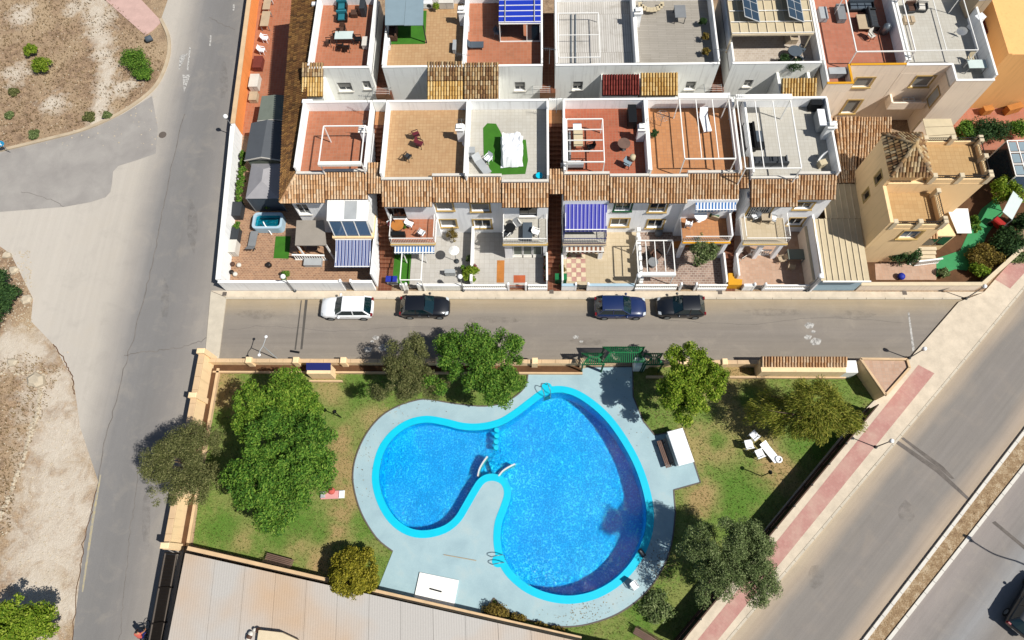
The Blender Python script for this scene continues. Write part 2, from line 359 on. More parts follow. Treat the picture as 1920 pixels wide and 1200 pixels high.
def ribbon(path, half, closed=False):
    "left and right offsets of an open path -> polygon"
    L = []; R = []; n = len(path)
    for i in range(n):
        a = Vector(path[max(i-1, 0)]); b = Vector(path[min(i+1, n-1)]); t = (b-a).normalized()
        L.append((path[i][0]-t.y*half, path[i][1]+t.x*half)); R.append((path[i][0]+t.y*half, path[i][1]-t.x*half))
    return L + R[::-1]
def kerbline(name, path, half, z1, mat='kerb', parent=None):
    return MB().prism(ribbon(path, half), -0.02, z1).build(name, mat, parent)

# ---------------------------------------------------------------- roof of barrel tiles
def tile_roof(parent, a, b, c, d, mat='tile', pitch=0.215, row=0.36, bed='tile_bed', name='roof_tiles', thick=0.12):
    "a,b = ridge ends, c,d = eave ends below b and a; rows of overlapping half-round tiles on a bed"
    a, b, c, d = (Vector(p) for p in (a, b, c, d))
    bed = {'tile_yellow': 'bed_yellow', 'tile_red': 'bed_red', 'tile_old': 'bed_old'}.get(mat, bed)
    base = MB().slab(d, c, b, a, thick).build('roof_deck', bed, parent)
    nc = max(2, round(((b-a).length+(c-d).length)/2/pitch)); nr = max(1, round(((d-a).length+(c-b).length)/2/row))
    mb = MB(); up = (b-a).cross(d-a).normalized()
    if up.z < 0: up = -up
    r = random.Random(int(abs(a.x*31+a.y*17+d.y*7)*10)); seg = 5; vs = []; fs = []
    for i in range(nc):
        for j in range(nr):
            t0, t1 = j/nr, min(1.0, (j+1.14)/nr) if j < nr-1 else 1.0+0.08/nr
            j0 = r.uniform(-0.02, 0.02); tl = r.uniform(-0.012, 0.012)
            n0 = len(vs)
            for t, lift, rad in ((t0+j0/nr, 0.0, 0.33), (t1+j0/nr, 0.04, 0.39)):
                L = a.lerp(d, t); R_ = b.lerp(c, t); e = (R_-L)/nc; o = L+e*(i+0.5)
                for k in range(seg+1):
                    th = math.pi*k/seg
                    vs.append(o + e*(-math.cos(th)*rad+tl) + up*(math.sin(th)*e.length*0.5+lift))
            for k in range(seg): fs.append((n0+k, n0+k+1, n0+seg+1+k+1, n0+seg+1+k))
            # closed butt end of the tile
            fs.append(tuple(n0+seg+1+k for k in range(seg+1)))
    mb.add(vs, fs); stuffpart(mb.build(name, mat, parent)); return base
def ridge_tiles(parent, a, b, mat='tile', r=0.11, step=0.36):
    a = Vector(a); b = Vector(b); n = max(1, round((b-a).length/step)); mb = MB(); d = (b-a)/n; u = d.cross(Vector((0,0,1))).normalized()
    for i in range(n):
        p = a+d*i; q = a+d*(i+1.1); vs = []; 
        for o, rr in ((p, r*0.88), (q, r)):
            for k in range(6):
                th = math.pi*k/5; vs.append(o+u*math.cos(th)*rr+Vector((0,0,1))*math.sin(th)*rr)
        mb.add(vs, [(k, 6+k, 7+k, k+1) for k in range(5)])
    stuffpart(mb.build('ridge_tiles', mat, parent))

def tile_hip(parent, apex, d, c, mat='tile', pitch=0.24, row=0.36):
    "triangular roof slope: whole tile columns run straight down it and stop at the hips"
    a, d, c = Vector(apex), Vector(d), Vector(c); e = (c-d); Lx = e.length; e = e/Lx; u = (a-d).dot(e); f = d+e*u; sl_ = a-f; Hs = sl_.length; sv = sl_/Hs; up = e.cross(sv)
    if up.z < 0: up = -up
    MB().add([d-up*0.03, c-up*0.03, a-up*0.03], [(0, 1, 2)]).build('roof_deck', 'tile_bed', parent)
    nc = round(Lx/pitch); nr = round(Hs/row); vs = []; fs = []; seg = 5; r = random.Random(3)
    for i in range(nc):
        x = (i+0.5)*Lx/nc; lim = (x/u if x < u else (Lx-x)/(Lx-u))*Hs
        for j in range(nr):
            h0, h1 = j*Hs/nr-0.06, (j+1)*Hs/nr
            if h0 > lim-0.1: break
            h1 = min(h1, lim+0.05); n0 = len(vs); w_ = Lx/nc; q = r.uniform(-.01, .01)
            for h, lift, rad in ((h1, 0.005, 0.40), (h0, 0.045, 0.47)):
                o = d+e*(x+q)+sv*h
                for k in range(seg+1): th = math.pi*k/seg; vs.append(o-e*math.cos(th)*rad*w_+up*(math.sin(th)*w_*0.42+lift))
            for k in range(seg): fs.append((n0+k, n0+k+1, n0+seg+2+k, n0+seg+1+k))
            fs.append(tuple(n0+seg+1+k for k in range(seg+1)))
    stuffpart(MB().add(vs, fs).build('roof_tiles', mat, parent))

# ---------------------------------------------------------------- walls with openings (facing -y)
def wall_y(parent, x0, x1, z0, z1, y, th, ops, mat, name='front_wall'):
    "wall in the plane y with rectangular openings (xa, xb, za, zb)"
    mb = MB(); xs = sorted({x0, x1, *[min(max(v, x0), x1) for o in ops for v in o[:2]]})
    for xa, xb in zip(xs, xs[1:]):
        m = (xa+xb)/2; zz = z0
        for o in sorted([o for o in ops if o[0] < m < o[1]], key=lambda o: o[2]):
            if o[2] > zz+1e-4: mb.box(xa, xb, y, y+th, zz, o[2])
            zz = o[3]
        if zz < z1-1e-4: mb.box(xa, xb, y, y+th, zz, z1)
    return mb.build(name, mat, parent)
def wall_x(parent, y0, y1, z0, z1, x, th, ops, mat, name='side_wall'):
    mb = MB(); ys = sorted({y0, y1, *[v for o in ops for v in o[:2]]})
    for ya, yb in zip(ys, ys[1:]):
        m = (ya+yb)/2; zz = z0
        for o in sorted([o for o in ops if o[0] < m < o[1]], key=lambda o: o[2]):
            if o[2] > zz+1e-4: mb.box(x, x+th, ya, yb, zz, o[2])
            zz = o[3]
        if zz < z1-1e-4: mb.box(x, x+th, ya, yb, zz, z1)
    return mb.build(name, mat, parent)
def window_y(parent, xa, xb, za, zb, y, th=0.25, glass='glass', frame='white', surround=None, shutter=0.0, name='window', bars=1, grille=False):
    "window set back in a wall opening that faces -y"
    p = MB().box(xa+0.05, xb-0.05, y+0.14, y+0.16, za+0.05, zb-0.05).build(name, glass, parent)
    f = MB(); q = 0.06
    f.box(xa, xb, y+0.11, y+0.18, za, za+q).box(xa, xb, y+0.11, y+0.18, zb-q, zb).box(xa, xa+q, y+0.112, y+0.178, za+q, zb-q).box(xb-q, xb, y+0.112, y+0.178, za+q, zb-q)
    for i in range(1, bars+1):
        xm = xa+(xb-xa)*i/(bars+1); f.box(xm-0.025, xm+0.025, y+0.114, y+0.176, za+q, zb-q)
    f.build('frame', frame, p)
    if shutter > 0: MB().box(xa+q, xb-q, y+0.085, y+0.108, zb-(zb-za)*shutter, zb-0.01).build('shutter', 'shutter', p)
    if surround:
        s = MB(); e = 0.13; pr = 0.035
        s.box(xa-e, xb+e, y-pr, y-0.002, zb, zb+e).box(xa-e, xa, y-pr, y-0.002, za, zb).box(xb, xb+e, y-pr, y-0.002, za, zb).box(xa-e-0.04, xb+e+0.04, y-0.12, y-0.002, za-0.1, za)
        s.build('surround', surround, p)
    else: MB().box(xa-0.06, xb+0.06, y-0.09, y+0.1, za-0.06, za-0.002).build('sill', 'offwhite', p)
    if grille:
        g = MB(); n = max(3, int((xb-xa)/0.16))
        for i in range(n+1): x = xa+(xb-xa)*i/n; g.box(x-0.012, x+0.012, y+0.01, y+0.034, za, zb)
        for z in (za+0.15, (za+zb)/2, zb-0.15): g.box(xa, xb, y+0.034, y+0.05, z-0.012, z+0.012)
        g.build('grille', 'white', p)
    return p
def balustrade(parent, p, q, z0, h=0.85, mat='white', step=0.2, name='balustrade', rail=0.12):
    "turned balusters between two rails"
    p = Vector((p[0], p[1], 0)); q = Vector((q[0], q[1], 0)); n = max(1, round((q-p).length/step)); r = MB(); k = MB(); Z = Vector((0,0,1))
    r.bar(p+Z*(z0+h-0.05), q+Z*(z0+h-0.05), rail, 0.1); r.bar(p+Z*(z0+0.05), q+Z*(z0+0.05), rail, 0.1)
    for i in range(n):
        o = p.lerp(q, (i+0.5)/n)
        k.lathe([(0.04, 0.1), (0.065, 0.25*h), (0.03, 0.5*h), (0.045, 0.7*h), (0.035, h-0.1)], (o.x, o.y, z0), 6)
    a = r.build(name, mat, parent); stuffpart(k.build('balusters', mat, parent)); return a
def railing(parent, p, q, z0, h=0.95, mat='white', step=0.13, name='railing', bars=True):
    p = Vector((p[0], p[1], 0)); q = Vector((q[0], q[1], 0)); n = max(1, round((q-p).length/step)); r = MB(); Z = Vector((0,0,1))
    r.bar(p+Z*(z0+h), q+Z*(z0+h), 0.05, 0.04); r.bar(p+Z*(z0+0.08), q+Z*(z0+0.08), 0.03, 0.03)
    if bars:
        for i in range(n+1): o = p.lerp(q, i/n); r.bar(o+Z*z0, o+Z*(z0+h), 0.018, 0.018)
    return r.build(name, mat, parent)
# ---------------------------------------------------------------- the pool outline (used by every sheet that must open for it)
POOL_OUT = smooth_loop(pix([(1045,724),(1078,730),(1112,750),(1146,781),(1176,822),(1202,870),(1219,920),(1226,965),(1221,1008),(1200,1055),(1165,1095),(1122,1121),(1075,1132),
    (1030,1128),(988,1112),(957,1088),(940,1066),(929,1040),(925,1010),(928,978),(938,950),(945,926),(940,909),(925,902),(909,906),(896,924),(880,952),(862,980),(835,1000),(797,1009),(762,1003),
    (731,981),(709,946),(698,905),(701,868),(713,834),(736,806),(766,787),(800,780),(835,785),(868,793),(900,794),(935,786),(965,768),(990,749),(1016,731)]), 4)
POOL_IN = offset_loop(POOL_OUT, 0.52)
POOL_MID = offset_loop(POOL_OUT, 0.2)

# ---------------------------------------------------------------- terrain
s = NT('m_ground', 0.95)
n1 = s.noise(0.22, 8, 0.65, dist=0.5); n2 = s.noise(1.6, 6, 0.65); n3 = s.noise(9, 5, 0.7)
c = s.ramp(s.math('ADD', s.math('MULTIPLY', n2, 0.55), s.math('MULTIPLY', n3, 0.45)), [(0.32, lin('#6e5844')), (0.46, lin('#937a62')), (0.56, lin('#b39678')), (0.68, lin('#d8c09c'))])
c = s.mix(s.remap(n1, 0.44, 0.62), c, s.ramp(n3, [(0.3, lin('#947a5e')), (0.7, lin('#d6bd9a'))]))
msk = None; n5 = s.noise(0.8, 6, 0.7, dist=0.6)
for px, py, r in [(100,745,2.6),(112,830,3.0),(110,930,3.4),(95,1030,3.4),(70,1120,3.2),(60,665,1.8),(20,655,2.0),(160,960,1.6),(130,1130,1.6),
                  (170,-5,2.0),(182,20,1.6),(186,40,1.4),(188,60,1.3),(191,80,1.2),(194,100,1.1),(198,120,1.1),(201,140,1.1),(199,158,1.1),(196,175,1.1),(192,192,1.1),(188,208,1.1),(184,225,1.0),(180,240,0.9),(225,165,1.0),(250,155,0.8),(40,30,1.5),(30,140,1.3),(100,195,1.3),(140,15,1.0)]:
    x, y = W(px, py); q = s.remap(s.math('ADD', s.dist2(x, y), s.math('ADD', s.math('MULTIPLY', s.math('SUBTRACT', n2, 0.5), r*1.2), s.math('MULTIPLY', s.math('SUBTRACT', n5, 0.5), r*2.8))), r*0.35, r*1.25, 1.0, 0.0)
    msk = q if msk is None else s.math('MAXIMUM', msk, q)
sand = s.ramp(s.math('ADD', s.math('MULTIPLY', n3, 0.5), s.math('MULTIPLY', n2, 0.5)), [(0.35, lin('#d4c4ae')), (0.55, lin('#dfd3c1')), (0.7, lin('#eae0d2'))])
c = s.mix(s.math('MULTIPLY', msk, 0.9), c, sand)
s.color(c); s.bump(s.math('ADD', n3, s.math('MULTIPLY', n2, 1.5)), 0.7, 0.08); M['ground'] = s.m
struct('ground', MB().sheet([(-700,-700),(700,-700),(700,700),(-700,700)], 0.0, [POOL_MID]), 'ground')

def asphalt(name, n, stops, d0, d1, grit=0.5, stain=None, lanes=0.42):
    "worn asphalt: tone runs across the carriageway with the wheel tracks, plus grit, cracks and stains"
    s = NT(name, 0.9)
    wob = s.math('MULTIPLY', s.math('SUBTRACT', s.noise(0.12, 4), 0.5), 1.6)
    t = s.remap(s.math('ADD', s.dot(n), wob), d0, d1)
    c = s.ramp(t, [(p, lin(h)) for p, h in stops])
    g = s.noise(22, 4, 0.7); b = s.noise(0.55, 7, 0.65, dist=0.6)
    cx_ = s.n('CombineXYZ'); s.l(s.math('MULTIPLY', s.dot(n), 2.4), cx_.inputs[0]); s.l(s.math('MULTIPLY', s.dot((-n[1], n[0], 0)), 0.07), cx_.inputs[1])
    lane = s.noise(1.0, 6, 0.65, vec=cx_.outputs[0]); c = s.mix(lanes, c, s.ramp(lane, [(0.3, (0.62, 0.61, 0.6, 1)), (0.68, (1, 1, 1, 1))]), 'MULTIPLY')
    c = s.mix(grit, c, s.ramp(g, [(0.25, (0.62, 0.62, 0.62, 1)), (0.75, (1.1, 1.1, 1.1, 1))]), 'MULTIPLY')
    c = s.mix(s.math('MULTIPLY', s.remap(b, 0.52, 0.75), 0.2), c, lin(stain or '#c9bca8'))
    c = s.mix(s.math('MULTIPLY', s.remap(b, 0.47, 0.25), 0.14), c, lin('#6f6a64'))
    s.color(c); s.bump(g, 0.5, 0.02); return s.m
M['road_left'] = asphalt('m_road_left', (1, 0, 0), [(0, '#d8cfc2'), (0.36, '#d0c7ba'), (0.45, '#b4ada4'), (0.54, '#928f8c'), (0.68, '#8b8885'), (0.78, '#95908b'), (0.92, '#aca49a'), (1, '#b9aea0')], -40, -24.5, lanes=0.2)
M['road_street'] = asphalt('m_road_street', (0, 1, 0), [(0, '#b3a58f'), (0.12, '#a09689'), (0.45, '#9a9187'), (0.7, '#a3998c'), (0.86, '#b8a78d'), (1, '#c9b491')], 15.4, 21.2)
rn = Vector((0.715, -0.699)); dk = rn.dot(Vector(W(1630, 880))); dm = rn.dot(Vector(W(1874, 880)))
M['road_right'] = asphalt('m_road_right', (rn.x, rn.y, 0), [(0, '#d4c2a6'), (0.1, '#c4b29c'), (0.24, '#9b948c'), (0.5, '#98918a'), (0.72, '#9a938b'), (0.86, '#bcab98'), (1, '#d6c0a4')], dk, dm, stain='#b5a592')
M['road_far'] = asphalt('m_road_far', (rn.x, rn.y, 0), [(0, '#aaa099'), (0.2, '#9b948e'), (0.35, '#a4a3a2'), (0.5, '#979089'), (0.7, '#a79d92'), (1, '#bba98f')], dm+1.3, dm+10)
kerb_curve = [(-60,300),(0,283),(30,276),(100,259),(150,246),(200,226),(245,201),(285,170),(305,140),(317,102),(316,68),(302,36)]
struct('road', MB().sheet(pix(kerb_curve + [(318,-10),(340,-90)]) + [(-24.6, 62), (-24.6, -12)] + pix([(128,1320),(136,1200),(160,1000),(184,902),(150,800),(138,712),(100,646),(58,602),(62,560),(42,520),(20,476),(-60,420)]), 0.006), 'road_left')
kerbline('kerb', smooth_open(pix(kerb_curve), 4), 0.14, 0.13, 'stone')['kind'] = 'structure'
struct('street', MB().sheet(pix([(405,556),(1808,558),(1795,572),(1712,674),(400,682)]), 0.010), 'road_street')
struct('pavement', MB().prism(pix([(395,545),(1848,547),(1802,558.5),(424,557)], 0.12), -0.05, 0.12), 'pavement')
struct('pavement', MB().prism(pix([(395,546),(424,558),(410,672),(384,672)], 0.1), -0.05, 0.1), 'kerb')
# seams between the kerb stones of the street pavement are far below a pixel; the kerb itself is a row of long stones
ks = MB(); x0 = W(424, 559)[0]; x1 = W(1800, 559)[0]; yk = W(900, 560)[1]
n = 40
for i in range(n): ks.bbox(x0+(x1-x0)*i/n+0.012, x0+(x1-x0)*(i+1)/n-0.012, yk-0.07, yk+0.07, 0, 0.135, 0.015)
struct('kerb', ks, 'kerb')
# right-hand avenue
struct('avenue', MB().sheet(pix([(1335,1260),(1362,1200),(1630,880),(1764,725),(1920,535),(2100,330),(2200,480),(1920,835),(1622,1200),(1560,1290)]), 0.006), 'road_right')
struct('avenue', MB().sheet(pix([(1640,1290),(1665,1200),(1909,880),(2200,520),(2700,900),(2100,1700)]), 0.006), 'road_far')
side_in = [(1255,1240),(1440,985),(1600,790),(1690,700)]
struct('pavement', MB().prism(pix(side_in + [(1706,672),(1798,566),(1845,548),(1950,428),(2080,300),(2120,330),(1920,537),(1764,727),(1630,882),(1362,1202),(1330,1240)], 0.13), -0.05, 0.13), 'pavement')
s = NT('m_pink_paving', 0.85)
b = s.n('TexBrick'); mp = s.n('Mapping'); mp.inputs['Rotation'].default_value = (0, 0, math.radians(45)); s.l(s.pos, mp.inputs[0]); s.l(mp.outputs[0], b.inputs['Vector'])
b.inputs['Scale'].default_value = 1; b.inputs['Brick Width'].default_value = 0.2; b.inputs['Row Height'].default_value = 0.2; b.inputs['Mortar Size'].default_value = 0.008
b.inputs['Color1'].default_value = lin('#c9978c'); b.inputs['Color2'].default_value = lin('#c08b81'); b.inputs['Mortar'].default_value = lin('#b58d80')
s.color(s.mix(s.math('MULTIPLY', s.remap(s.noise(0.8, 6), 0.45, 0.75), 0.5), b.outputs['Color'], lin('#dcc3ae'))); s.bump(s.noise(20, 3), 0.2, 0.01); M['pink_paving'] = s.m
for q in ([(1296,1215),(1722,684),(1752,700),(1334,1215)], [(1866,524),(1940,440),(1968,460),(1894,541)]):
    struct('cycle_path', MB().sheet(pix(q, 0.135), 0.135), 'pink_paving')
def straight_kerb(name, p, q, w, h, mat, step=1.0):
    a = Vector(p); b = Vector(q); n = max(1, int((b-a).length/step)); mb = MB(); d = (b-a)/n
    for i in range(n):
        u = a+d*(i+0.012); v = a+d*(i+0.988); mb.bar((u.x,u.y,h/2), (v.x,v.y,h/2), w, h)
    return struct(name, mb, mat)
straight_kerb('kerb', W(1362,1202), W(1764,727), 0.16, 0.15, 'kerb'); straight_kerb('kerb', W(1764,727), W(2100,322), 0.16, 0.15, 'kerb')
straight_kerb('kerb', W(1585,1245), W(2080,600), 0.22, 0.16, 'offwhite'); straight_kerb('kerb', W(1628,1245), W(2120,620), 0.22, 0.16, 'offwhite')
s = NT('m_median', 0.95); n2 = s.noise(2.2, 6, 0.7); n3 = s.noise(10, 4, 0.7)
s.color(s.ramp(s.math('ADD', s.math('MULTIPLY', n2, 0.6), s.math('MULTIPLY', n3, 0.4)), [(0.35, lin('#7d6248')), (0.5, lin('#a98d6a')), (0.65, lin('#dcc9aa'))])); s.bump(n3, 0.8, 0.08); M['median'] = s.m
struct('median', MB().prism(pix([(1590,1245),(2085,600),(2115,620),(1622,1245)], 0.1), -0.05, 0.1), 'median')
# painted marks and repairs (flat on the road)
s = NT('m_stain', 0.9); s.color(lin('#7a736c')); tt = s.n('BsdfTransparent'); mm = s.n('MixShader'); s.l(s.math('MULTIPLY', s.remap(s.noise(1.6, 6, 0.7), 0.42, 0.7), 0.25), mm.inputs[0]); s.l(tt.outputs[0], mm.inputs[1]); s.l(s.b.outputs[0], mm.inputs[2]); s.l(mm.outputs[0], s.o.inputs[0]); M['stain'] = s.m
def mark(name, pts, mat='paint_mark', z=0.016): return struct(name, MB().sheet(pix(pts, z), z), mat)
s = NT('m_worn_paint', 0.85); m_ = s.remap(s.noise(5, 6, 0.75), 0.42, 0.58)
s.color(s.mix(m_, lin('#8f8b86'), lin('#d4d1ca'))); M['worn_paint'] = s.m
mark('road_marking', [(355,88),(358,90),(353,132),(350,132)], 'worn_paint'); mark('road_marking', [(337,104),(352,100),(340,122),(335,133)], 'worn_paint')
mark('road_marking', [(342,140),(357,140),(345,174)], 'worn_paint')
mark('road_marking', [(394,66),(397,66),(395,86),(392,86)], 'worn_paint'); mark('road_marking', [(437,8),(441,8),(439,20),(436,20)], 'worn_paint')
s = NT('m_yellow_line', 0.85); s.color(s.mix(s.remap(s.noise(3, 6, 0.75), 0.4, 0.6), lin('#a8a294'), lin('#c4b48a'))); M['yellow_line'] = s.m
mark('road_marking', [(187,890),(190,890),(174,990),(156,1110),(153,1110),(170,985)], 'yellow_line')
mark('road_marking', [(1702,586),(1705,586),(1715,655),(1711,660)], 'worn_paint')
mark('drain_channel', [(564,563),(566,563),(555,656),(552,656)], 'asphalt_patch', 0.015); mark('drain_channel', [(572,562),(577,562),(567,655),(563,655)], 'asphalt_patch', 0.015); mark('drain_grate_strip', [(544,656),(562,659),(561,663),(543,660)], 'black', 0.018)
M['tar'] = plain('m_tar', '#776f68', 0.9, 0.3)
mark('road_patch', [(1672,826),(1678,822),(1760,878),(1822,938),(1818,941),(1755,885)], 'tar'); mark('road_patch', [(1690,822),(1694,820),(1768,874),(1790,898),(1785,898)], 'tar', 0.02)
mark('road_patch', [(1860,980),(1866,977),(1990,1080),(1985,1084)], 'tar')
s = NT('m_side_asphalt', 0.9); g_ = s.noise(20, 4, 0.7); s.color(s.mix(0.35, s.ramp(s.noise(0.5, 6, 0.6, dist=0.4), [(0.3, lin('#a39d97')), (0.7, lin('#b8b2aa'))]), s.ramp(g_, [(0.25, (0.55, 0.55, 0.55, 1)), (0.75, (1, 1, 1, 1))]), 'MULTIPLY')); s.bump(g_, 0.4, 0.02); M['side_asphalt'] = s.m
mark('side_street', [(-60,296),(60,268),(150,248),(230,214),(285,180),(296,240),(292,288),(255,301),(222,311),(212,322),(210,345),(207,360),(198,370),(170,379),(120,388),(-60,402)], 'side_asphalt', 0.011)
for i, (x, y) in enumerate([(698,640),(720,652),(690,655),(705,633),(1525,622),(1530,640),(1518,610),(1515,632),(1080,632),(1090,640)]):
    w_ = 4+(i*7) % 9; mark('road_patch', [(x-w_, y), (x-w_*0.3, y-w_*0.6), (x+w_*0.9, y-w_*0.3), (x+w_*0.6, y+w_*0.5), (x-w_*0.5, y+w_*0.6)], 'worn_paint', 0.017)
struct('concrete_slab', MB().prism(pix([(192,-5),(258,-8),(303,40),(287,56),(272,66)], 0.05), -0.05, 0.05), 'slab_pink')

def crack(pts, w=0.025, seed=1, mat='crack'):
    r_ = random.Random(seed); p = smooth_open(pix(pts), 8); p = [(x+r_.gauss(0, .05), y+r_.gauss(0, .05)) for x, y in p]
    struct('road_crack', MB().sheet(ribbon(p, w), 0.0145), mat)
M['crack'] = plain('m_crack', '#827b74', 0.95, 0.3)
crack([(345,215),(318,330),(300,420),(284,500),(262,590),(240,670),(215,760),(192,850),(184,905)], .035, 1); crack([(184,905),(172,960),(158,1020),(148,1090),(136,1200)], .03, 2, 'soil')
crack([(232,668),(262,660),(300,657),(330,652),(372,640),(395,632)], .03, 3); crack([(100,646),(120,675),(135,705),(139,740)], .04, 4, 'soil'); crack([(262,830),(258,900),(246,980),(238,1060),(228,1150),(224,1210)], .02, 5); crack([(392,32),(415,45),(440,55)], .03, 6); crack([(120,388),(90,372),(40,360)], .02, 7)
crack([(430,618),(520,612),(640,622),(760,612),(900,618)], .015, 10); crack([(1250,600),(1400,608),(1540,596),(1690,604)], .015, 11)
for i_, (x_, y_, w_, h_) in enumerate(((480,590,40,9),(930,600,60,7),(1100,640,36,9),(1450,585,60,8),(1600,590,40,9),(310,560,9,40),(360,420,10,55),(275,980,9,60),(420,150,8,40),(1700,960,16,22),(1530,1080,18,24))):
    r_ = random.Random(i_+50); mark('road_stain', [(x_+w_*math.cos(a*.571)*r_.uniform(.7,1.15), y_+h_*math.sin(a*.571)*r_.uniform(.7,1.15)) for a in range(11)], 'stain', 0.0135)
# ---------------------------------------------------------------- communal garden: lawn, pool deck, pool
s = NT('m_lawn', 0.95)
n1 = s.noise(0.33, 5, 0.6, dist=0.3); n2 = s.noise(2.0, 6, 0.65); n3 = s.noise(16, 4, 0.75)
g = s.ramp(n3, [(0.25, lin('#4a681c')), (0.75, lin('#8ea450'))]); d = s.ramp(n3, [(0.3, lin('#948450')), (0.7, lin('#bfae76'))]); e = s.ramp(n3, [(0.3, lin('#9e8054')), (0.7, lin('#c8a878'))])
c = s.mix(s.remap(s.math('ADD', n1, s.math('MULTIPLY', s.math('SUBTRACT', n2, 0.5), 0.5)), 0.44, 0.6), g, s.mix(0.68, d, g))
n5 = s.noise(0.9, 6, 0.7, dist=0.5)
def patches(base, col, lst, soft=1.0):
    m = None
    for px, py, r in lst:
        x, y = W(px, py); q = s.remap(s.math('ADD', s.dist2(x, y), s.math('ADD', s.math('MULTIPLY', s.math('SUBTRACT', n2, 0.5), r*soft), s.math('MULTIPLY', s.math('SUBTRACT', n5, 0.5), r*2.6))), r*0.4, r*1.3, 1.0, 0.0)
        m = q if m is None else s.math('MAXIMUM', m, q)
    return s.mix(s.math('MULTIPLY', m, 0.8), base, col)
c = patches(c, s.mix(0.35, d, e), [(1370,740,1.8),(1395,780,2.4),(1300,840,1.6),(1340,830,1.8),(1400,700,1.3),(1450,870,1.2),(630,725,1.6),(610,700,1.5),(700,780,1.2),(560,1020,1.1),(600,1040,1.2),(1330,920,1.0),(1420,820,1.6),(450,1010,1.0),(1480,900,1.0)])
c = patches(c, e, [(645,880,1.4),(655,930,1.3),(640,830,1.0),(1310,938,1.2),(1445,885,1.3),(1470,870,1.1),(1420,895,0.9),(640,960,0.9),(630,1000,0.9),(600,1065,0.8),(1385,700,0.7),(420,740,1.3),(415,700,1.2)])
c = patches(c, s.ramp(n3, [(0.3, lin('#3f6a1c')), (0.7, lin('#6c9434'))]), [(1395,915,1.8),(1380,940,1.4),(1405,745,1.0),(1345,825,0.8),(680,730,1.5),(660,715,1.0),(560,985,1.4),(420,990,1.5),(520,1010,1.0),(700,975,1.2),(1215,1150,1.5),(1540,830,1.8),(1500,840,1.2),(600,1000,0.8)])
s.color(c); s.bump(n3, 0.9, 0.05); M['lawn'] = s.m
GARDEN = pix([(404,692),(1190,688),(1612,690),(1648,742),(1560,850),(1400,1045),(1270,1210),(1200,1260),(1075,1192),(362,1022)])
struct('lawn', MB().sheet(GARDEN, 0.02, [POOL_MID]), 'lawn')
DECK_L = smooth_open(pix([(737,1034),(706,1008),(678,962),(664,915),(663,878),(673,842),(691,808),(716,780),(746,762),(776,752),(802,749),(852,757),(910,762),(952,752),(984,726),(991,690)]), 4)
DECK_R = pix([(1186,688),(1187,744),(1206,790),(1227,816),(1281,806),(1313,905),(1263,919)]) + smooth_open(pix([(1266,960),(1259,1020),(1240,1070),(1206,1116),(1160,1150),(1112,1168),(1070,1175),(1030,1172),(985,1160),(951,1145),(926,1121)]), 4) + pix([(903,1156),(708,1107)])
DECK = DECK_L + DECK_R
s = NT('m_pool_deck', 0.7); n1 = s.noise(0.5, 6, 0.6, dist=0.3); n2 = s.noise(18, 3, 0.7)
s.color(s.mix(0.35, s.ramp(n1, [(0.3, lin('#a4c0c8')), (0.55, lin('#b2ced4')), (0.75, lin('#c0d2d2'))]), s.ramp(n2, [(0.3, (0.7, 0.7, 0.7, 1)), (0.7, (1, 1, 1, 1))]), 'MULTIPLY')); s.bump(n2, 0.2, 0.01); M['deck'] = s.m
struct('pool_deck', MB().prism(DECK, -0.05, 0.07, [POOL_OUT]), 'deck')
# edging stones round the deck
eb = MB()
for i in range(len(DECK)-1):
    a, b = DECK[i], DECK[i+1]
    if (Vector(a)-Vector(b)).length > 0.02: eb.bar((a[0], a[1], 0.05), (b[0], b[1], 0.05), 0.09, 0.1)
struct('deck_edging', eb, 'grate')

pool = thing('swimming_pool', 'kidney shaped swimming pool with bright cyan rim and blue water', 'pool', (*W(1000, 930), 0))
MB().prism(POOL_OUT, -0.1, 0.085, [POOL_IN]).build('coping', 'cyan', pool)
s = NT('m_pool_mosaic', 0.4)  # basin lining: mottled blue cells paint sun ripples into the colour
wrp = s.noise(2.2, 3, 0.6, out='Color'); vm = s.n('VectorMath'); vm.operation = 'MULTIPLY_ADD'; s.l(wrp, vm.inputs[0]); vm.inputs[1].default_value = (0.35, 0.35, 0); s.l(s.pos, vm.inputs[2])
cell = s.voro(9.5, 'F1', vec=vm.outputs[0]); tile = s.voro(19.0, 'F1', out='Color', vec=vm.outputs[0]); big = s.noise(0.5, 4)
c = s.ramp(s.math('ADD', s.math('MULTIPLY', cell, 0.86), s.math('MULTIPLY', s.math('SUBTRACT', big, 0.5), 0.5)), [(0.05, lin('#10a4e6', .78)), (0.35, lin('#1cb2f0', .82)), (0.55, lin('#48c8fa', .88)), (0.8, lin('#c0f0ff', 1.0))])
tn = s.ramp(s.noise(16, 2, vec=vm.outputs[0]), [(0.3, (0.78, 0.8, 0.82, 1)), (0.7, (1, 1, 1, 1))]); c = s.mix(0.6, c, tn, 'MULTIPLY'); s.color(c); M['painted_ripples'] = s.m
XS = W(935, 830)[0]; DL, DR = -0.9, -1.7
wl = MB(); n = len(POOL_IN)
for i in range(n):
    a, b = POOL_IN[i], POOL_IN[(i+1) % n]; zb = DR
    wl.add([(a[0],a[1],zb),(b[0],b[1],zb),(b[0],b[1],0.05),(a[0],a[1],0.05)], [(0,1,2,3)])
wl.build('basin_wall', 'painted_ripples', pool)
MB().sheet(clip_x(POOL_IN, XS, True), DL).build('basin_floor', 'painted_ripples', pool)
MB().sheet(clip_x(POOL_IN, XS, False), DR).build('basin_floor', 'painted_ripples', pool)
yt = W(935, 795)[1]; yb_ = W(935, 905)[1]
MB().box(XS-0.25, XS+0.002, yb_-0.6, yt+0.6, DR-0.1, DL+0.004).build('basin_step', 'painted_ripples', pool)
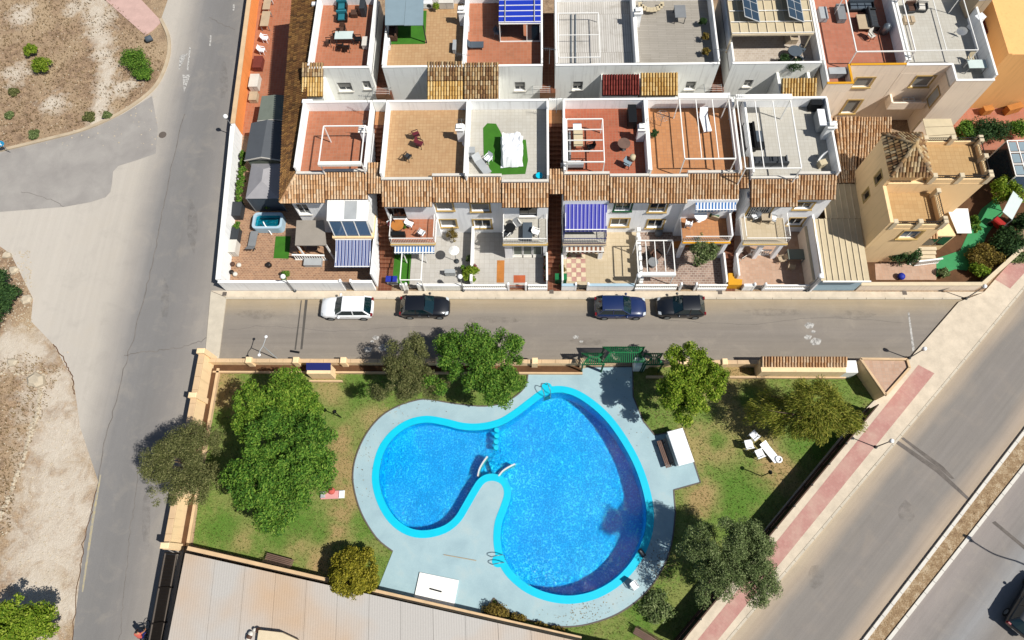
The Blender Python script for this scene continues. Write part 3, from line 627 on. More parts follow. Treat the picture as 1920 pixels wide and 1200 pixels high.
for k in range(4):  # curved steps into the deep end, under water
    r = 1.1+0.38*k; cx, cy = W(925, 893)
    MB().prism([(cx, cy)]+[(cx+r*math.cos(math.radians(a)), cy+r*math.sin(math.radians(a))) for a in range(38, 118, 8)], DR, -0.35-0.4*k).build('step', 'painted_ripples', pool)
# water
s = NT('m_water', 0.03); s.t.nodes.remove(s.b)
tr = s.n('BsdfTransparent'); tr.inputs[0].default_value = (0.2, 0.9, 0.97, 1)
gl = s.n('BsdfGlossy'); gl.inputs[1].default_value = 0.06; gl.inputs[0].default_value = (1, 1, 1, 1)
fr = s.n('Fresnel'); fr.inputs[0].default_value = 1.33; mx = s.n('MixShader'); bp = s.n('Bump')
wv = s.noise(2.6, 4, 0.6, dist=1.2); wv2 = s.voro(5.0, 'SMOOTH_F1')
s.l(s.math('ADD', wv, s.math('MULTIPLY', wv2, 0.5)), bp.inputs['Height']); bp.inputs['Strength'].default_value = 1.0; bp.inputs['Distance'].default_value = 0.12
s.l(bp.outputs[0], gl.inputs['Normal']); s.l(bp.outputs[0], fr.inputs['Normal'])
s.l(fr.outputs[0], mx.inputs[0]); s.l(tr.outputs[0], mx.inputs[1]); s.l(gl.outputs[0], mx.inputs[2]); s.l(mx.outputs[0], s.o.inputs[0]); M['water'] = s.m
struct('water', MB().sheet(offset_loop(POOL_IN, 0.003), -0.06), 'water')
for i, (x, y) in enumerate([(931,806),(931,817),(930,828),(930,839)]):
    p = W(x, y, 0.05); tag(MB().lathe([(0.1, DL), (0.1, -0.12), (0.19, -0.1), (0.2, 0.0), (0.17, 0.05)], (p[0], p[1], 0), 14).build('stepping_stool', 'cyan'),
        ['topmost', 'second from top', 'third from top', 'lowest'][i]+' of four round cyan stools standing in pool water', 'stool', 'stools in the pool')
for lab, pts in (('left', [(896,893),(899,880),(906,867),(914,856)]), ('right', [(935,893),(942,884),(952,877),(966,870)])):
    pw = smooth_open(pix(pts), 4); tag(MB().prism(ribbon(pw, 0.05), -0.9, 0.12).build('pool_side_wall', 'lime'), 'thin curved white wall flanking the pool steps, the %s one' % lab, 'wall', 'curved walls of the pool steps')
def ladder(px, py, ang, label):
    t = thing('pool_ladder', label, 'ladder', (*W(px, py), 0.085), ang, 'pool ladders'); 
    for sx in (-0.25, 0.25): MB().tube(smooth_open([(sx,-0.75,0),(sx,-0.72,0.5),(sx,-0.4,0.78),(sx,-0.05,0.6),(sx,0.05,-0.1),(sx,0.05,-1.2)], 3), 0.028, 6).build('handrail', 'steel', t, True)
    for k in range(3): MB().box(-0.25, 0.25, 0.02, 0.12, -0.35-0.3*k, -0.31-0.3*k).build('tread', 'steel', t, True)
ladder(1026, 741, math.radians(200), 'steel pool ladder at the top of the large basin'); ladder(943, 1048, math.radians(-80), 'steel pool ladder on the left rim beside the deck')
for x, y in ((1025, 728), (934, 1052)): MB().lathe([(0.42, -0.05), (0.42, 0.09)], (*W(x, y), 0), 18).build('ladder_base', 'cyan', pool)
cd = W(1203, 1037); t = thing('pool_robot', 'small dark pool cleaner unit on the lower right rim', 'pool cleaner', (cd[0], cd[1], 0.085), 0.6)
MB().bbox(-0.15,0.15,-0.28,0.28,0,0.16,0.04).build('body', 'darkgrey', t, True); MB().box(-0.06,0.06,-0.2,0.2,0.162,0.2).build('lid', 'grey', t, True)
# grass tufts on the lawn and dry tufts on the wasteland
def inside(p, poly):
    r = False; n = len(poly); x, y = p
    for i in range(n):
        x1, y1 = poly[i]; x2, y2 = poly[i-1]
        if (y1 > y) != (y2 > y) and x < (x2-x1)*(y-y1)/(y2-y1)+x1: r = not r
    return r
def tufts(name, label, poly, n, h, mat, avoid=(), seed=1, cat='grass', keep=None):
    r = random.Random(seed); xs = [p[0] for p in poly]; ys = [p[1] for p in poly]; mb = MB(); k = 0; vs = []; fs = []
    while k < n:
        p = (r.uniform(min(xs), max(xs)), r.uniform(min(ys), max(ys))); k += 1
        if not inside(p, poly) or any(inside(p, a) for a in avoid) or (keep and not keep(p, r)): continue
        for q in range(4):
            a = r.uniform(0, 6.28); l = h*r.uniform(0.5, 1.3); w_ = l*0.16; dx, dy = math.cos(a), math.sin(a); lean = l*r.uniform(0.2, 0.8); b = len(vs)
            vs += [(p[0]-dy*w_, p[1]+dx*w_, 0.01), (p[0]+dy*w_, p[1]-dx*w_, 0.01), (p[0]+dx*lean, p[1]+dy*lean, l)]; fs.append((b, b+1, b+2))
    mb.add(vs, fs); return tag(mb.build(name, mat), label, cat, kind='stuff')
tufts('grass', 'short green grass of the pool garden lawn', GARDEN, 42000, 0.1, 'grass', (DECK,), 3)
LOT = pix([(-40,-30),(185,-20),(285,70),(310,100),(300,140),(240,196),(150,238),(-20,276)])
PATHC = [W(x, y) for x, y in ((185,10),(190,80),(200,140),(190,190),(184,235))]
tufts('dry_weeds', 'dry brown weeds scattered over the vacant lot', LOT, 6000, 0.16, 'dry', (), 4, 'weeds', lambda p, r: min((p[0]-a)**2+(p[1]-b)**2 for a, b in PATHC) > 1.5*r.random()+0.2)
LOT2 = pix([(-40,680),(60,660),(120,690),(90,760),(60,830),(30,920),(20,1010),(-40,1030)])
tufts('dry_weeds', 'dry brown weeds on the roadside dirt beside the stone row', LOT2, 2500, 0.16, 'dry', (), 5, 'weeds')
tufts('median_weeds', 'dead straw weeds along the dirt median strip', pix([(1600,1240),(2080,605),(2112,622),(1618,1240)]), 2600, 0.16, 'dry', (), 6, 'weeds')
st = MB(); r = random.Random(9)
def rock(mb, x, y, sx):
    n = 6; a0 = r.uniform(0, 6)
    ring = [(x+sx*r.uniform(.7,1.1)*math.cos(a0+i*6.283/n), y+sx*r.uniform(.6,1.0)*math.sin(a0+i*6.283/n)) for i in range(n)]
    ring2 = [(x+(p[0]-x)*0.6, y+(p[1]-y)*0.6) for p in ring]; h = sx*r.uniform(.5,.9)
    mb.add([(*p,-0.02) for p in ring]+[(*p,h*0.6) for p in ring]+[(*p,h) for p in ring2], [(i,(i+1)%n,n+(i+1)%n,n+i) for i in range(n)]+[(n+i,n+(i+1)%n,2*n+(i+1)%n,2*n+i) for i in range(n)]+[tuple(range(2*n,3*n))])
line = smooth_open(pix([(-10,985),(10,950),(30,900),(48,850),(62,800),(72,770),(76,730),(80,705)]), 6)
for i in range(len(line)-1):
    for q in range(4): u = r.random(); rock(st, line[i][0]*(1-u)+line[i+1][0]*u+r.uniform(-.15,.15), line[i][1]*(1-u)+line[i+1][1]*u+r.uniform(-.15,.15), r.uniform(.06,.17))
for i in range(26): x, y = W(r.uniform(-5, 80), 700+r.uniform(-4, 4)); rock(st, x, y, r.uniform(.06,.15))
tag(st.build('stones', 'rock'), 'row of pale loose stones edging the roadside dirt', 'stones', kind='stuff')
for px, py, s_, lab in ((72,716,0.85,'large pale flat boulder at the end of the stone row'), (15,480,0.4,'pale boulder on the verge above the left hedge'), (28,508,0.5,'boulder beside the roadside hedge at left edge'), (52,562,0.55,'pale boulder at the point of the roadside verge'), (25,680,0.5,'flat boulder on sandy ground left of the road')):
    mb = MB(); x, y = W(px, py); rock(mb, x, y, s_); tag(mb.build('boulder', 'rock'), lab, 'boulder', 'boulders on the verge')
gr = MB()
for i in range(1100):
    px, py = r.choice([(r.uniform(0,128),r.uniform(660,1200)),(r.uniform(0,300),r.uniform(0,280)),(r.uniform(0,60),r.uniform(470,620))]); x, y = W(px, py); rock(gr, x, y, r.uniform(.025,.08))
tag(gr.build('pebbles', 'rock'), 'loose pebbles strewn over the bare dirt ground', 'pebbles', kind='stuff')
def WY(px, py, y):
    "point of the vertical plane y seen at a pixel -> (x, z)"
    v = R3 @ Vector((px-960, -(py-600), -FPX)); t = y/v.y; return (v.x*t, CAM_H+v.z*t)
def WX(px, py, x):
    v = R3 @ Vector((px-960, -(py-600), -FPX)); t = x/v.x; return (v.y*t, CAM_H+v.z*t)
def win_px(l, t, r, b, y):
    xm = [WY(l, b, y)[0], WY(r, b, y)[0]]; return (min(xm), max(xm), WY((l+r)/2, b, y)[1], WY((l+r)/2, t, y)[1])
ZT = 6.0; PZ = 7.02; YW = 21.63; YB = 34.64
def parapet(root, x0, x1, y0, y1, z0, z1, mat='wall_white', cap='white', name='parapet'):
    MB().box(x0, x1, y0, y1, z0, z1).build(name, mat, root)
    MB().bbox(x0-0.02, x1+0.02, y0-0.02, y1+0.02, z1+0.001, z1+0.06, 0.02).build('coping', cap, root)
def row_house(label, x0, x1, segs, floor, wall='wall_bluewhite', xw=None, yb=YB, pz=PZ, back_mat='wall_white', side_l=True, side_r=True):
    "segs: (xa, xb, wall y, ridge y, eave y, openings[(l,t,r,b,kind)])"
    xm = (x0+x1)/2; root = thing('row_house', label, 'house', (xm, 30.5, 0)); x0 += 0.004; x1 -= 0.004; xw = xw if xw is not None else x0
    ymax = max(s[2] for s in segs)
    for i, (xa, xb, yw, yr, ye, ops) in enumerate(segs):
        xa = max(xa, x0) if i else xw; xb = min(xb, x1)
        yend = yb-0.004
        MB().box(xa, xb, yw+0.26, yend, 0, 5.3).box(xa, xb, yr-0.45, yend, 5.301, 5.85).build('wall_core', wall, root)
        rects = [win_px(*o[:4], yw) for o in ops]
        rects = [(max(r_[0], xa+0.1), min(r_[1], xb-0.1), max(r_[2], 0.06), min(r_[3], 5.3)) for r_ in rects]
        wall_y(root, xa, xb, 0, 5.6, yw, 0.25, rects, wall)
        for r_, o in zip(rects, ops):
            kind = o[4]
            if kind == 'door': window_y(root, *r_, yw, glass='glass_dark', frame='darkgrey', name='door', bars=1)
            elif kind == 'shut': window_y(root, *r_, yw, surround='ochre', shutter=0.8)
            elif kind == 'grille': window_y(root, *r_, yw, surround='ochre', grille=True, frame='white')
            else: window_y(root, *r_, yw, surround=kind or None, frame='white')
        xr = max(xa, x0) if i else x0
        if i or xw == x0: tile_roof(root, (xa, yr, 6.42), (xb, yr, 6.42), (xb, ye, 5.58), (xa, ye, 5.58))
        MB().box(xr if i == 0 else xa, xb, yr+0.06, yr+0.2, 5.8, 6.5).build('front_parapet', wall, root)
        MB().bbox(xr if i == 0 else xa, xb, yr+0.02, yr+0.24, 6.501, 6.55, 0.02).build('coping', 'offwhite', root)
        MB().box(xr if i == 0 else xa, xb, yr+0.205, yb-0.16, 5.86, ZT).build('terrace_floor', floor, root)
    yr = min(s[3] for s in segs)+0.25
    if side_l: parapet(root, x0, x0+0.13, yr, yb-0.16, 5.87, pz)
    if side_r: parapet(root, x1-0.13, x1, yr, yb-0.16, 5.87, pz)
    parapet(root, x0+0.03, x1-0.03, yb-0.15, yb, 5.87, pz-0.03, back_mat)
    return root
def balcony(root, xa, xb, yf, yb, z, floor, rail='white', band='ochre', wall='wall_bluewhite', solid=False, side=True, bars=True):
    MB().box(xa, xb, yf, yb-0.003, z-0.22, z-0.02).build('balcony_slab', wall, root)
    MB().box(xa+0.03, xb-0.03, yf+0.2, yb-0.004, z-0.019, z+0.01).build('balcony_floor', floor, root)
    MB().bbox(xa-0.03, xb+0.03, yf-0.05, yf+0.19, z-0.018, z+0.05, 0.02).build('balcony_edge', band, root)
    if solid:
        MB().box(xa, xb, yf+0.02, yf+0.14, z+0.052, z+0.9).build('balcony_wall', wall, root)
    else: railing(root, (xa+0.05, yf+0.07), (xb-0.05, yf+0.07), z+0.05, 0.9, rail, bars=bars)
    if side:
        for x in (xa+0.05, xb-0.05): railing(root, (x, yf+0.25), (x, yb-0.1), z+0.01, 0.92, rail, bars=bars)
def awning(label, xa, xb, y_top, z_top, y_bot, z_bot, mat, fringe=0.16, cat='awning', front='white'):
    t = thing('awning', label, cat, ((xa+xb)/2, y_top, z_top)); n = 10; mb = MB(); vs = []; fs = []
    for j in range(n+1):
        u = j/n; y = y_top+(y_bot-y_top)*u; zz = z_top+(z_bot-z_top)*u-0.07*math.sin(math.pi*u)
        vs += [(xa, y, zz), (xb, y, zz)]
    fs = [(2*j, 2*j+2, 2*j+3, 2*j+1) for j in range(n)]; mb.add(vs, fs, True)
    b = len(vs); mb.add([(xa, y_bot-0.005, z_bot), (xb, y_bot-0.005, z_bot), (xb, y_bot-0.01, z_bot-fringe), (xa, y_bot-0.01, z_bot-fringe)], [(0,1,2,3)])
    mb.build('canopy', mat, t); MB().bar((xa, y_bot, z_bot+0.02), (xb, y_bot, z_bot+0.02), 0.06, 0.05).build('front_bar', front, t)
    MB().box(xa-0.03, xb+0.03, y_top-0.02, y_top+0.12, z_top-0.04, z_top+0.12).build('cassette', front, t)
    for x in (xa+0.05, xb-0.05): MB().bar((x, y_top, z_top-0.12), (x, y_bot, z_bot-0.04), 0.04, 0.04).build('arm', front, t)
    return t

# ---- front row -------------------------------------------------------------------------------------------------
yA, yBk = 26.5, 26.85
h1 = row_house('white end house with terracotta roof terrace, glazed bay and hipped tile roof', -17.9, -12.5,
    [(-17.9, -15.75, 26.9, 28.35, 26.5, [(558,383,585,402,None)]), (-15.75, -12.5, 26.95, 28.55, 26.75, [])], 'fl_terra', xw=-18.6)
tile_roof(h1, (-17.9, 28.35, 6.42), (-15.76, 28.35, 6.42), (-15.76, 26.5, 5.5), (-17.9, 26.5, 5.5)); tile_hip(h1, (-17.9, 28.35, 6.42), (-19.15, 26.5, 5.5), (-17.9, 26.5, 5.5), 'tile', 0.215)
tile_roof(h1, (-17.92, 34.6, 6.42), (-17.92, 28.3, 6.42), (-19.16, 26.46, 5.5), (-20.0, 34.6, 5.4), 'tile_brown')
ridge_tiles(h1, (-17.9, 28.36, 6.46), (-19.17, 26.48, 5.55))
# glazed bay of the end house
bx0, bx1 = -15.62, -12.52
MB().slab((bx0, 25.2, 5.02), (bx1, 25.2, 5.02), (bx1, 26.93, 5.42), (bx0, 26.93, 5.42), 0.08).build('bay_roof', 'white', h1)
MB().slab((-14.3, 25.3, 5.06), (-13.35, 25.3, 5.06), (-13.35, 26.7, 5.385), (-14.3, 26.7, 5.385), 0.02).build('bay_rooflight', 'lightgrey', h1)
MB().box(bx0, bx0+0.08, 25.25, 26.9, 3.0, 4.94).box(bx1-0.08, bx1, 25.25, 26.9, 3.0, 4.94).build('bay_side', 'white', h1)
g = MB(); p3 = [bx0+0.1+(bx1-bx0-0.2)*i/3 for i in range(4)]
for xa, xb in zip(p3, p3[1:]): MB().slab((xa+0.04, 24.98, 3.02), (xb-0.04, 24.98, 3.02), (xb-0.04, 25.23, 4.93), (xa+0.04, 25.23, 4.93), 0.02).build('bay_pane', 'glass_blue', h1)
for x in p3: MB().bar((x, 24.98, 3.0), (x, 25.24, 4.95), 0.07, 0.07).build('bay_mullion', 'white', h1)
MB().box(bx0-0.1, bx1+0.05, 24.85, 26.94, 2.75, 2.98).build('bay_slab', 'wall_yellow', h1)
MB().box(bx1-0.12, bx1-0.002, 22.0, 26.9, 0, 2.4).build('boundary_wall', 'wall_bluewhite', h1)
awning('blue and white striped awning over the patio of the end house', -15.55, -12.75, 24.83, 2.62, 22.75, 2.15, 'aw_blue')
pr = thing('porch_roof', 'flat grey porch canopy on posts beside the glazed bay', 'canopy', (*W(583, 437, 2.7), 0))
c4 = [W3(553,460,2.65), W3(612,460,2.65), W3(607,413,2.8), W3(556,413,2.8)]
MB().slab(*c4, 0.1).build('roof_slab', 'canopy_grey', pr)
for q in c4[:2]: MB().box(q[0]-0.06+(0.1 if q is c4[0] else -0.1), q[0]+0.06+(0.1 if q is c4[0] else -0.1), q[1]+0.05, q[1]+0.17, 0.03, 2.54).build('post', 'white', pr)
a, b = W(554,487), W(614,488); bl = thing('porch_balustrade', 'white balustrade in front of the grey porch canopy', 'balustrade', (*a, 0)); balustrade(bl, a, b, 0.03, 0.9)

h2 = row_house('white row house with tan tiled roof terrace and cluttered orange balcony', -11.4, -5.05,
    [(-11.4, -7.6, yA, 27.8, 26.08, [(733,390,765,412,'door')]), (-7.6, -5.05, yBk, 28.1, 26.45, [(817,380,850,394,'shut'), (826,412,856,425,'shut')])], 'fl_tan')
balcony(h2, -11.1, -7.62, 24.25, yA, 2.9, 'fl_terra', 'white', 'ochre')
h3 = row_house('white row house with pale roof terrace, turf rug and dark railed balcony', -5.05, 1.1,
    [(-5.05, -2.4, yBk, 28.05, 26.42, [(885,382,918,396,'shut'), (890,412,921,427,'ochre')]), (-2.4, 1.1, yA, 27.55, 25.99, [(974,388,1007,406,'door')])], 'fl_pale')
balcony(h3, -2.38, 1.05, 24.2, yA, 2.9, 'fl_pale', 'white', 'ochre')
MB().box(-2.3, -1.7, 24.5, yA, 0.03, 2.65).build('pier', 'wall_bluewhite', h3); MB().box(0.75, 1.05, 24.5, yA, 0.03, 2.65).build('pier', 'wall_bluewhite', h3)
for i in range(3): window_y(h3, -1.65+0.78*i, -0.9+0.78*i, 0.1, 2.5, 24.62, glass='sage', frame='white', name='door', bars=0)
h4 = row_house('white row house with red terrace, white pergola and striped navy balcony awning', 2.2, 8.5,
    [(2.2, 5.6, yA, 28.2, 26.55, [(1060,392,1120,420,'door')]), (5.6, 8.5, yBk, 28.0, 26.35, [(1152,380,1181,395,'green_dark'), (1144,410,1176,424,'ochre')])], 'fl_red')
balcony(h4, 2.25, 5.55, 24.2, yA, 2.9, 'fl_pale', 'navy', 'tan')
for x in (2.3, 5.15): MB().box(x, x+0.35, 24.4, 24.7, 0.03, 2.66).build('pier', 'wall_bluewhite', h4)
window_y(h4, 2.9, 5.0, 0.1, 2.3, 25.3, glass='glass_dark', frame='white', name='door', bars=2)
MB().box(2.25, 5.55, 25.5, yA-0.003, 0.03, 2.6).build('ground_floor_wall', 'wall_bluewhite', h4)
h5 = row_house('white row house with orange tiled terrace and orange furnished balcony', 8.5, 15.15,
    [(8.5, 11.35, yBk, 27.95, 26.3, [(1216,381,1246,397,'ochre'), (1212,412,1240,427,'ochre')]), (11.35, 15.15, yA, 28.25, 26.6, [(1310,381,1338,396,'door')])], 'fl_orange')
balcony(h5, 11.4, 15.0, 24.35, yA, 2.9, 'fl_orange', 'white', 'yellow', solid=False, side=False)
MB().box(14.9, 15.02, 24.5, yA-0.01, 2.92, 3.85).build('balcony_wall', 'wall_bluewhite', h5)
for x in (11.45, 14.7): MB().box(x, x+0.3, 24.5, 24.8, 0.03, 2.66).build('pier', 'wall_bluewhite', h5)
h6 = row_house('white end row house with pale terrace, white pergola and cream balcony', 15.9, 22.2,
    [(15.9, 19.35, yA, 27.75, 25.95, [(1395,388,1436,409,'grille')]), (19.35, 22.2, yBk, 28.1, 26.55, [(1488,380,1518,392,'ochre'), (1474,409,1500,422,'ochre')])], 'fl_pale')
balcony(h6, 15.95, 19.3, 24.2, yA, 2.9, 'fl_cream', 'white', 'ochre')
for x in (16.0, 17.5, 18.95): MB().box(x, x+0.3, 24.4, 24.7, 0.03, 2.66).build('pier', 'wall_bluewhite', h6)
awning('bold navy and lilac striped awning over a balcony', 2.35, 5.5, 26.7, 5.25, 24.85, 4.15, 'aw_navy', 0.3)
awning('short blue and white awning above the orange balcony', 12.05, 15.05, 26.6, 5.35, 26.0, 5.05, 'aw_sky', 0.2)
awning('narrow blue and white awning under the cluttered balcony', -10.9, -7.75, 24.6, 2.6, 23.85, 2.35, 'aw_sky', 0.2)
awning('narrow brown striped awning below the navy awning balcony', 2.5, 5.45, 24.4, 2.5, 23.95, 2.3, 'aw_brown', 0.25)

# little tiled roofs bridging the alleys, alley walls and steps
for lab, xa, xb, y0, y1, u in (('first', -12.46, -11.42, 29.2, 27.0, 'between the glazed bay house and the tan terrace house'), ('second', 1.13, 2.17, 28.55, 26.9, 'beside the navy striped awning'), ('third', 15.18, 15.87, 29.5, 27.3, 'beside the cream balcony house')):
    t = thing('alley_roof', 'small tiled roof bridging the stepped alley '+u, 'roof', ((xa+xb)/2, y0, 6)); tile_roof(t, (xa, y0, 6.7), (xb, y0, 6.7), (xb, y1, 5.95), (xa, y1, 5.95))
    al = thing('stepped_alley', 'brown tiled stepped alley '+u.replace('beside', 'running beside'), 'steps', ((xa+xb)/2, 27, 0)); n = 16
    n = 32
    for i in range(n):
        ya = 23.6+i*0.3; z = 0.05+0.183*(i+1)
        MB().box(xa-0.01, xb+0.01, ya, ya+0.299, max(-0.05, z-0.7), z).build('step', 'fl_step', al)
    MB().box(xa-0.01, xb+0.01, 21.3, 23.598, -0.05, 0.04).build('landing', 'fl_step', al); MB().box(xa-0.01, xb+0.01, 33.2, 34.6, 5.0, 5.92).build('landing', 'fl_orange', al)
    MB().box(xa, xb, 34.45, 34.63, 5.93, 7.1).build('end_wall', 'wall_dirty', al)
for xa, xb in ((-12.49, -11.41), (1.11, 2.19), (15.16, 15.89)):
    struct('courtyard_path', MB().prism([(xa-.62, 37.5), (xb-.42, 37.5), (xb-.42, 46), (xa-.62, 46)], 0, 4.2), 'fl_step')
struct('courtyard', MB().sheet([(-18.6, YB), (22.5, YB), (22.5, 38.2), (-18.6, 38.2)], 0.02), 'fl_grey')

# ---- back row --------------------------------------------------------------------------------------------------
YF2, YR2 = 37.93, 45.5
def back_house(label, x0, x1, floor, wins, wall='wall_dirty', pz=PZ, xw=None, side=True, yf=YF2, cap='white', rear=True, pf=None):
    root = thing('row_house', label, 'house', ((x0+x1)/2, 41.5, 0)); x0 += 0.004; x1 -= 0.004; xc = xw if xw is not None else x0
    rects = [win_px(*o[:4], yf) for o in wins]
    wall_y(root, xc, x1, 0, 5.85, yf, 0.25, rects, wall)
    for r_, o in zip(rects, wins): window_y(root, *r_, yf, surround=o[4] if len(o) > 4 else None, bars=1, grille=len(o) > 5, shutter=0.6 if len(o) > 4 else 0)
    MB().box(xc, x1, yf+0.26, YR2+0.4, 0, 5.84).build('wall_core', wall, root)
    MB().box(x0, x1, yf+0.155, YR2-0.15, 5.86, ZT).build('terrace_floor', floor, root)
    pf = pf or pz-0.15
    parapet(root, x0, x1, yf, yf+0.15, 5.86, pf, wall, cap)
    if side: parapet(root, x0, x0+0.12, yf+0.17, YR2-0.17, 5.87, pz); parapet(root, x1-0.12, x1, yf+0.17, YR2-0.17, 5.87, pz)
    if rear:
        parapet(root, x0+0.01, x1-0.01, YR2-0.15, YR2, 5.87, pz-0.02)
        tile_roof(root, (x1, YR2+0.1, 6.6), (x0, YR2+0.1, 6.6), (x0, YR2+2.0, 5.6), (x1, YR2+2.0, 5.6))
    return root
b1 = back_house('back row house with orange terrace and white dining table', -18.0, -13.1, 'fl_terra', [(637,155,663,171,None),(683,152,698,167,None)], xw=-18.6)
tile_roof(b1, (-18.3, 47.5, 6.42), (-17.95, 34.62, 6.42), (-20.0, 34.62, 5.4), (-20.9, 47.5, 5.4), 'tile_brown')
b2 = back_house('back row house with grey canopy over turf on tan terrace', -12.05, -5.55, 'fl_tan', [])
b3 = back_house('back row house with red terrace and blue roofed sunroom', -5.55, 0.68, 'fl_terra', [(965,154,985,170,None)])
b4 = back_house('back row house with weathered white plank terrace', 1.7, 8.1, 'fl_plank', [(1073,153,1092,169,None)])
b5 = back_house('back row house with grey decked terrace and curved bench', 8.1, 14.5, 'fl_grey', [(1283,153,1302,168,None)])
b6 = back_house('back row house with solar panel canopy on the terrace', 15.5, 22.35, 'fl_stone', [(1392,150,1408,163,None)])
# small lean-to roofs that close the courtyard between the rows
def courtyard_roof(label, l, r_, t, b, zt, zb, mat, split=None, mat2=None):
    a, bb = W(l, t, zt), W(r_, t, zt); d, c_ = W(l, b, zb), W(r_, b, zb)
    o = thing('lean_to_roof', label, 'roof', ((a[0]+bb[0])/2, a[1], 0))
    y0, y1 = a[1], d[1]
    if split:
        u = split; ym = y0+(y1-y0)*u; zm = zt+(zb-zt)*u
        tile_roof(o, (a[0], y0, zt), (bb[0], y0, zt), (bb[0], ym, zm), (a[0], ym, zm), mat); tile_roof(o, (a[0], ym-0.03, zm-0.06), (bb[0], ym-0.03, zm-0.06), (bb[0], y1, zb-0.06), (a[0], y1, zb-0.06), mat2)
    else: tile_roof(o, (a[0], y0, zt), (bb[0], y0, zt), (bb[0], y1, zb), (a[0], y1, zb), mat)
    MB().box(a[0]+0.05, bb[0]-0.05, y1+0.1, y1+0.3, 0, zb-0.3).box(a[0]+0.05, a[0]+0.25, y1+0.31, YF2-0.02, 0, zb-0.3).box(bb[0]-0.25, bb[0]-0.05, y1+0.31, YF2-0.02, 0, zb-0.3).build('wall', 'wall_dirty', o)
courtyard_roof('lean-to tile roof, old above and yellow below, at left courtyard end', 566, 606, 118, 180, 7.0, 6.2, 'tile_old', 0.42, 'tile_yellow')
courtyard_roof('lean-to tile roof with yellow lower half, left one of the adjoining pair', 801, 868, 116, 187, 7.0, 6.0, 'tile_old', 0.5, 'tile_yellow')
courtyard_roof('weathered lean-to tile roof, right one of the adjoining pair', 870, 935, 118, 191, 7.0, 6.0, 'tile_old', 0.45, 'tile_old')
courtyard_roof('dark red ribbed lean-to roof over the courtyard', 1129, 1199, 140, 178, 6.8, 6.2, 'tile_red')
courtyard_roof('yellow tiled lean-to roof beside the dark red one', 1201, 1271, 137, 179, 6.8, 6.2, 'tile_yellow')
courtyard_roof('yellow tiled lean-to roof at right courtyard end', 1466, 1532, 147, 181, 6.8, 6.2, 'tile_yellow')
# courtyard fittings on the back facades
def dish(px, py, z, label, r=0.42, az=-0.6):
    t = thing('satellite_dish', label, 'satellite dish', W3(px, py, z), az); n = 14; mb = MB(); vs = []
    for k, (rr, d) in enumerate(((0.02, 0.0), (r*0.5, 0.04), (r, 0.14))):
        for i in range(n): a = 6.283*i/n; vs.append((rr*math.cos(a), -0.25-d*1.0, 0.55+rr*math.sin(a)))
    mb.add(vs, [(k*n+i, k*n+(i+1)%n, (k+1)*n+(i+1)%n, (k+1)*n+i) for k in range(2) for i in range(n)], True)
    mb.build('reflector', 'plastic_white', t, True); MB().tube([(0,0,0),(0,0,0.5),(0,-0.22,0.55)], 0.025).build('mast', 'steel', t, True); MB().tube([(0,-0.3,0.2),(0,-0.75,0.5)], 0.015).build('arm', 'steel', t, True); return t
def ac_unit(px, py, z, label, rz=0.0, s=1.0):
    t = thing('air_conditioner', label, 'air conditioner', W3(px, py, z), rz); MB().bbox(-0.4*s,0.4*s,-0.16*s,0.16*s,0.05,0.6*s,0.02).build('case', 'plastic_white', t, True)
    MB().add([(0.12*s+0.2*s*math.cos(6.283*i/14), -0.165*s, 0.32*s+0.2*s*math.sin(6.283*i/14)) for i in range(14)], [tuple(range(14))]).build('fan_grille', 'darkgrey', t, True)
    MB().box(-0.3*s,-0.24*s,-0.15*s,0.15*s,0,0.05).box(0.24*s,0.3*s,-0.15*s,0.15*s,0,0.05).build('foot', 'grey', t, True); return t
dish(1001, 140, 4.6, 'white satellite dish on courtyard wall below the sunroom terrace'); ac_unit(1005, 158, 3.6, 'white air conditioner on courtyard wall under the satellite dish'); ac_unit(1052, 158, 3.6, 'white air conditioner on courtyard wall beside a dark window')
for i, (l, r_, lab) in enumerate(((690, 745, 'left'), (985, 1045, 'middle'), (1310, 1360, 'right'))):
    t = thing('clothes_line', 'rotary clothes line bracket on the %s courtyard wall' % lab, 'clothes line', (*W((l+r_)/2, 150, 4.5), 4.5)); x0, y0, z0 = W3((l+r_)/2, 148, 4.6)
    y0 = YF2-0.02
    for dx in (-0.7, 0.7): MB().bar((x0+dx, y0, 4.6), (x0+dx, y0-0.8, 4.65), 0.04, 0.04).build('bracket', 'steel', t)
    for k in range(4): MB().bar((x0-0.7, y0-0.15-0.18*k, 4.66), (x0+0.7, y0-0.15-0.18*k, 4.66), 0.015, 0.015).build('line', 'white', t)

# ---- beige and orange houses at the top right -------------------------------------------------------------------
def wp(px, py, z): return W(px, py, z)
e1 = thing('beige_house', 'beige rendered house with salmon terrace and yellow parapet trim', 'house', (25.7, 40, 0))
xa, xb, xc = 22.56, 24.4, 28.85; ya, yb2 = 36.03, 37.75
wall_y(e1, xa, xb, 0, 5.85, ya, 0.25, [], 'wall_beige'); 
r1 = [win_px(1597,146,1628,163,yb2), win_px(1576,188,1600,212,yb2)]; r2 = [win_px(1706,143,1738,162,yb2)]
wall_y(e1, xb, xc, 0, 5.85, yb2, 0.25, r1, 'wall_beige')
for q in r1: window_y(e1, *q, yb2, surround='ochre', shutter=0.9)
MB().box(xa, xb, ya+0.26, 46, 0, 5.84).box(xb+0.001, xc, yb2+0.26, 46, 0, 5.84).build('wall_core', 'wall_beige', e1)
MB().box(xa, xb, ya+0.15, YR2-0.15, 5.86, ZT).box(xb+0.002, xc, yb2+0.15, YR2-0.15, 5.86, ZT-0.002).build('terrace_floor', 'fl_salmon', e1)
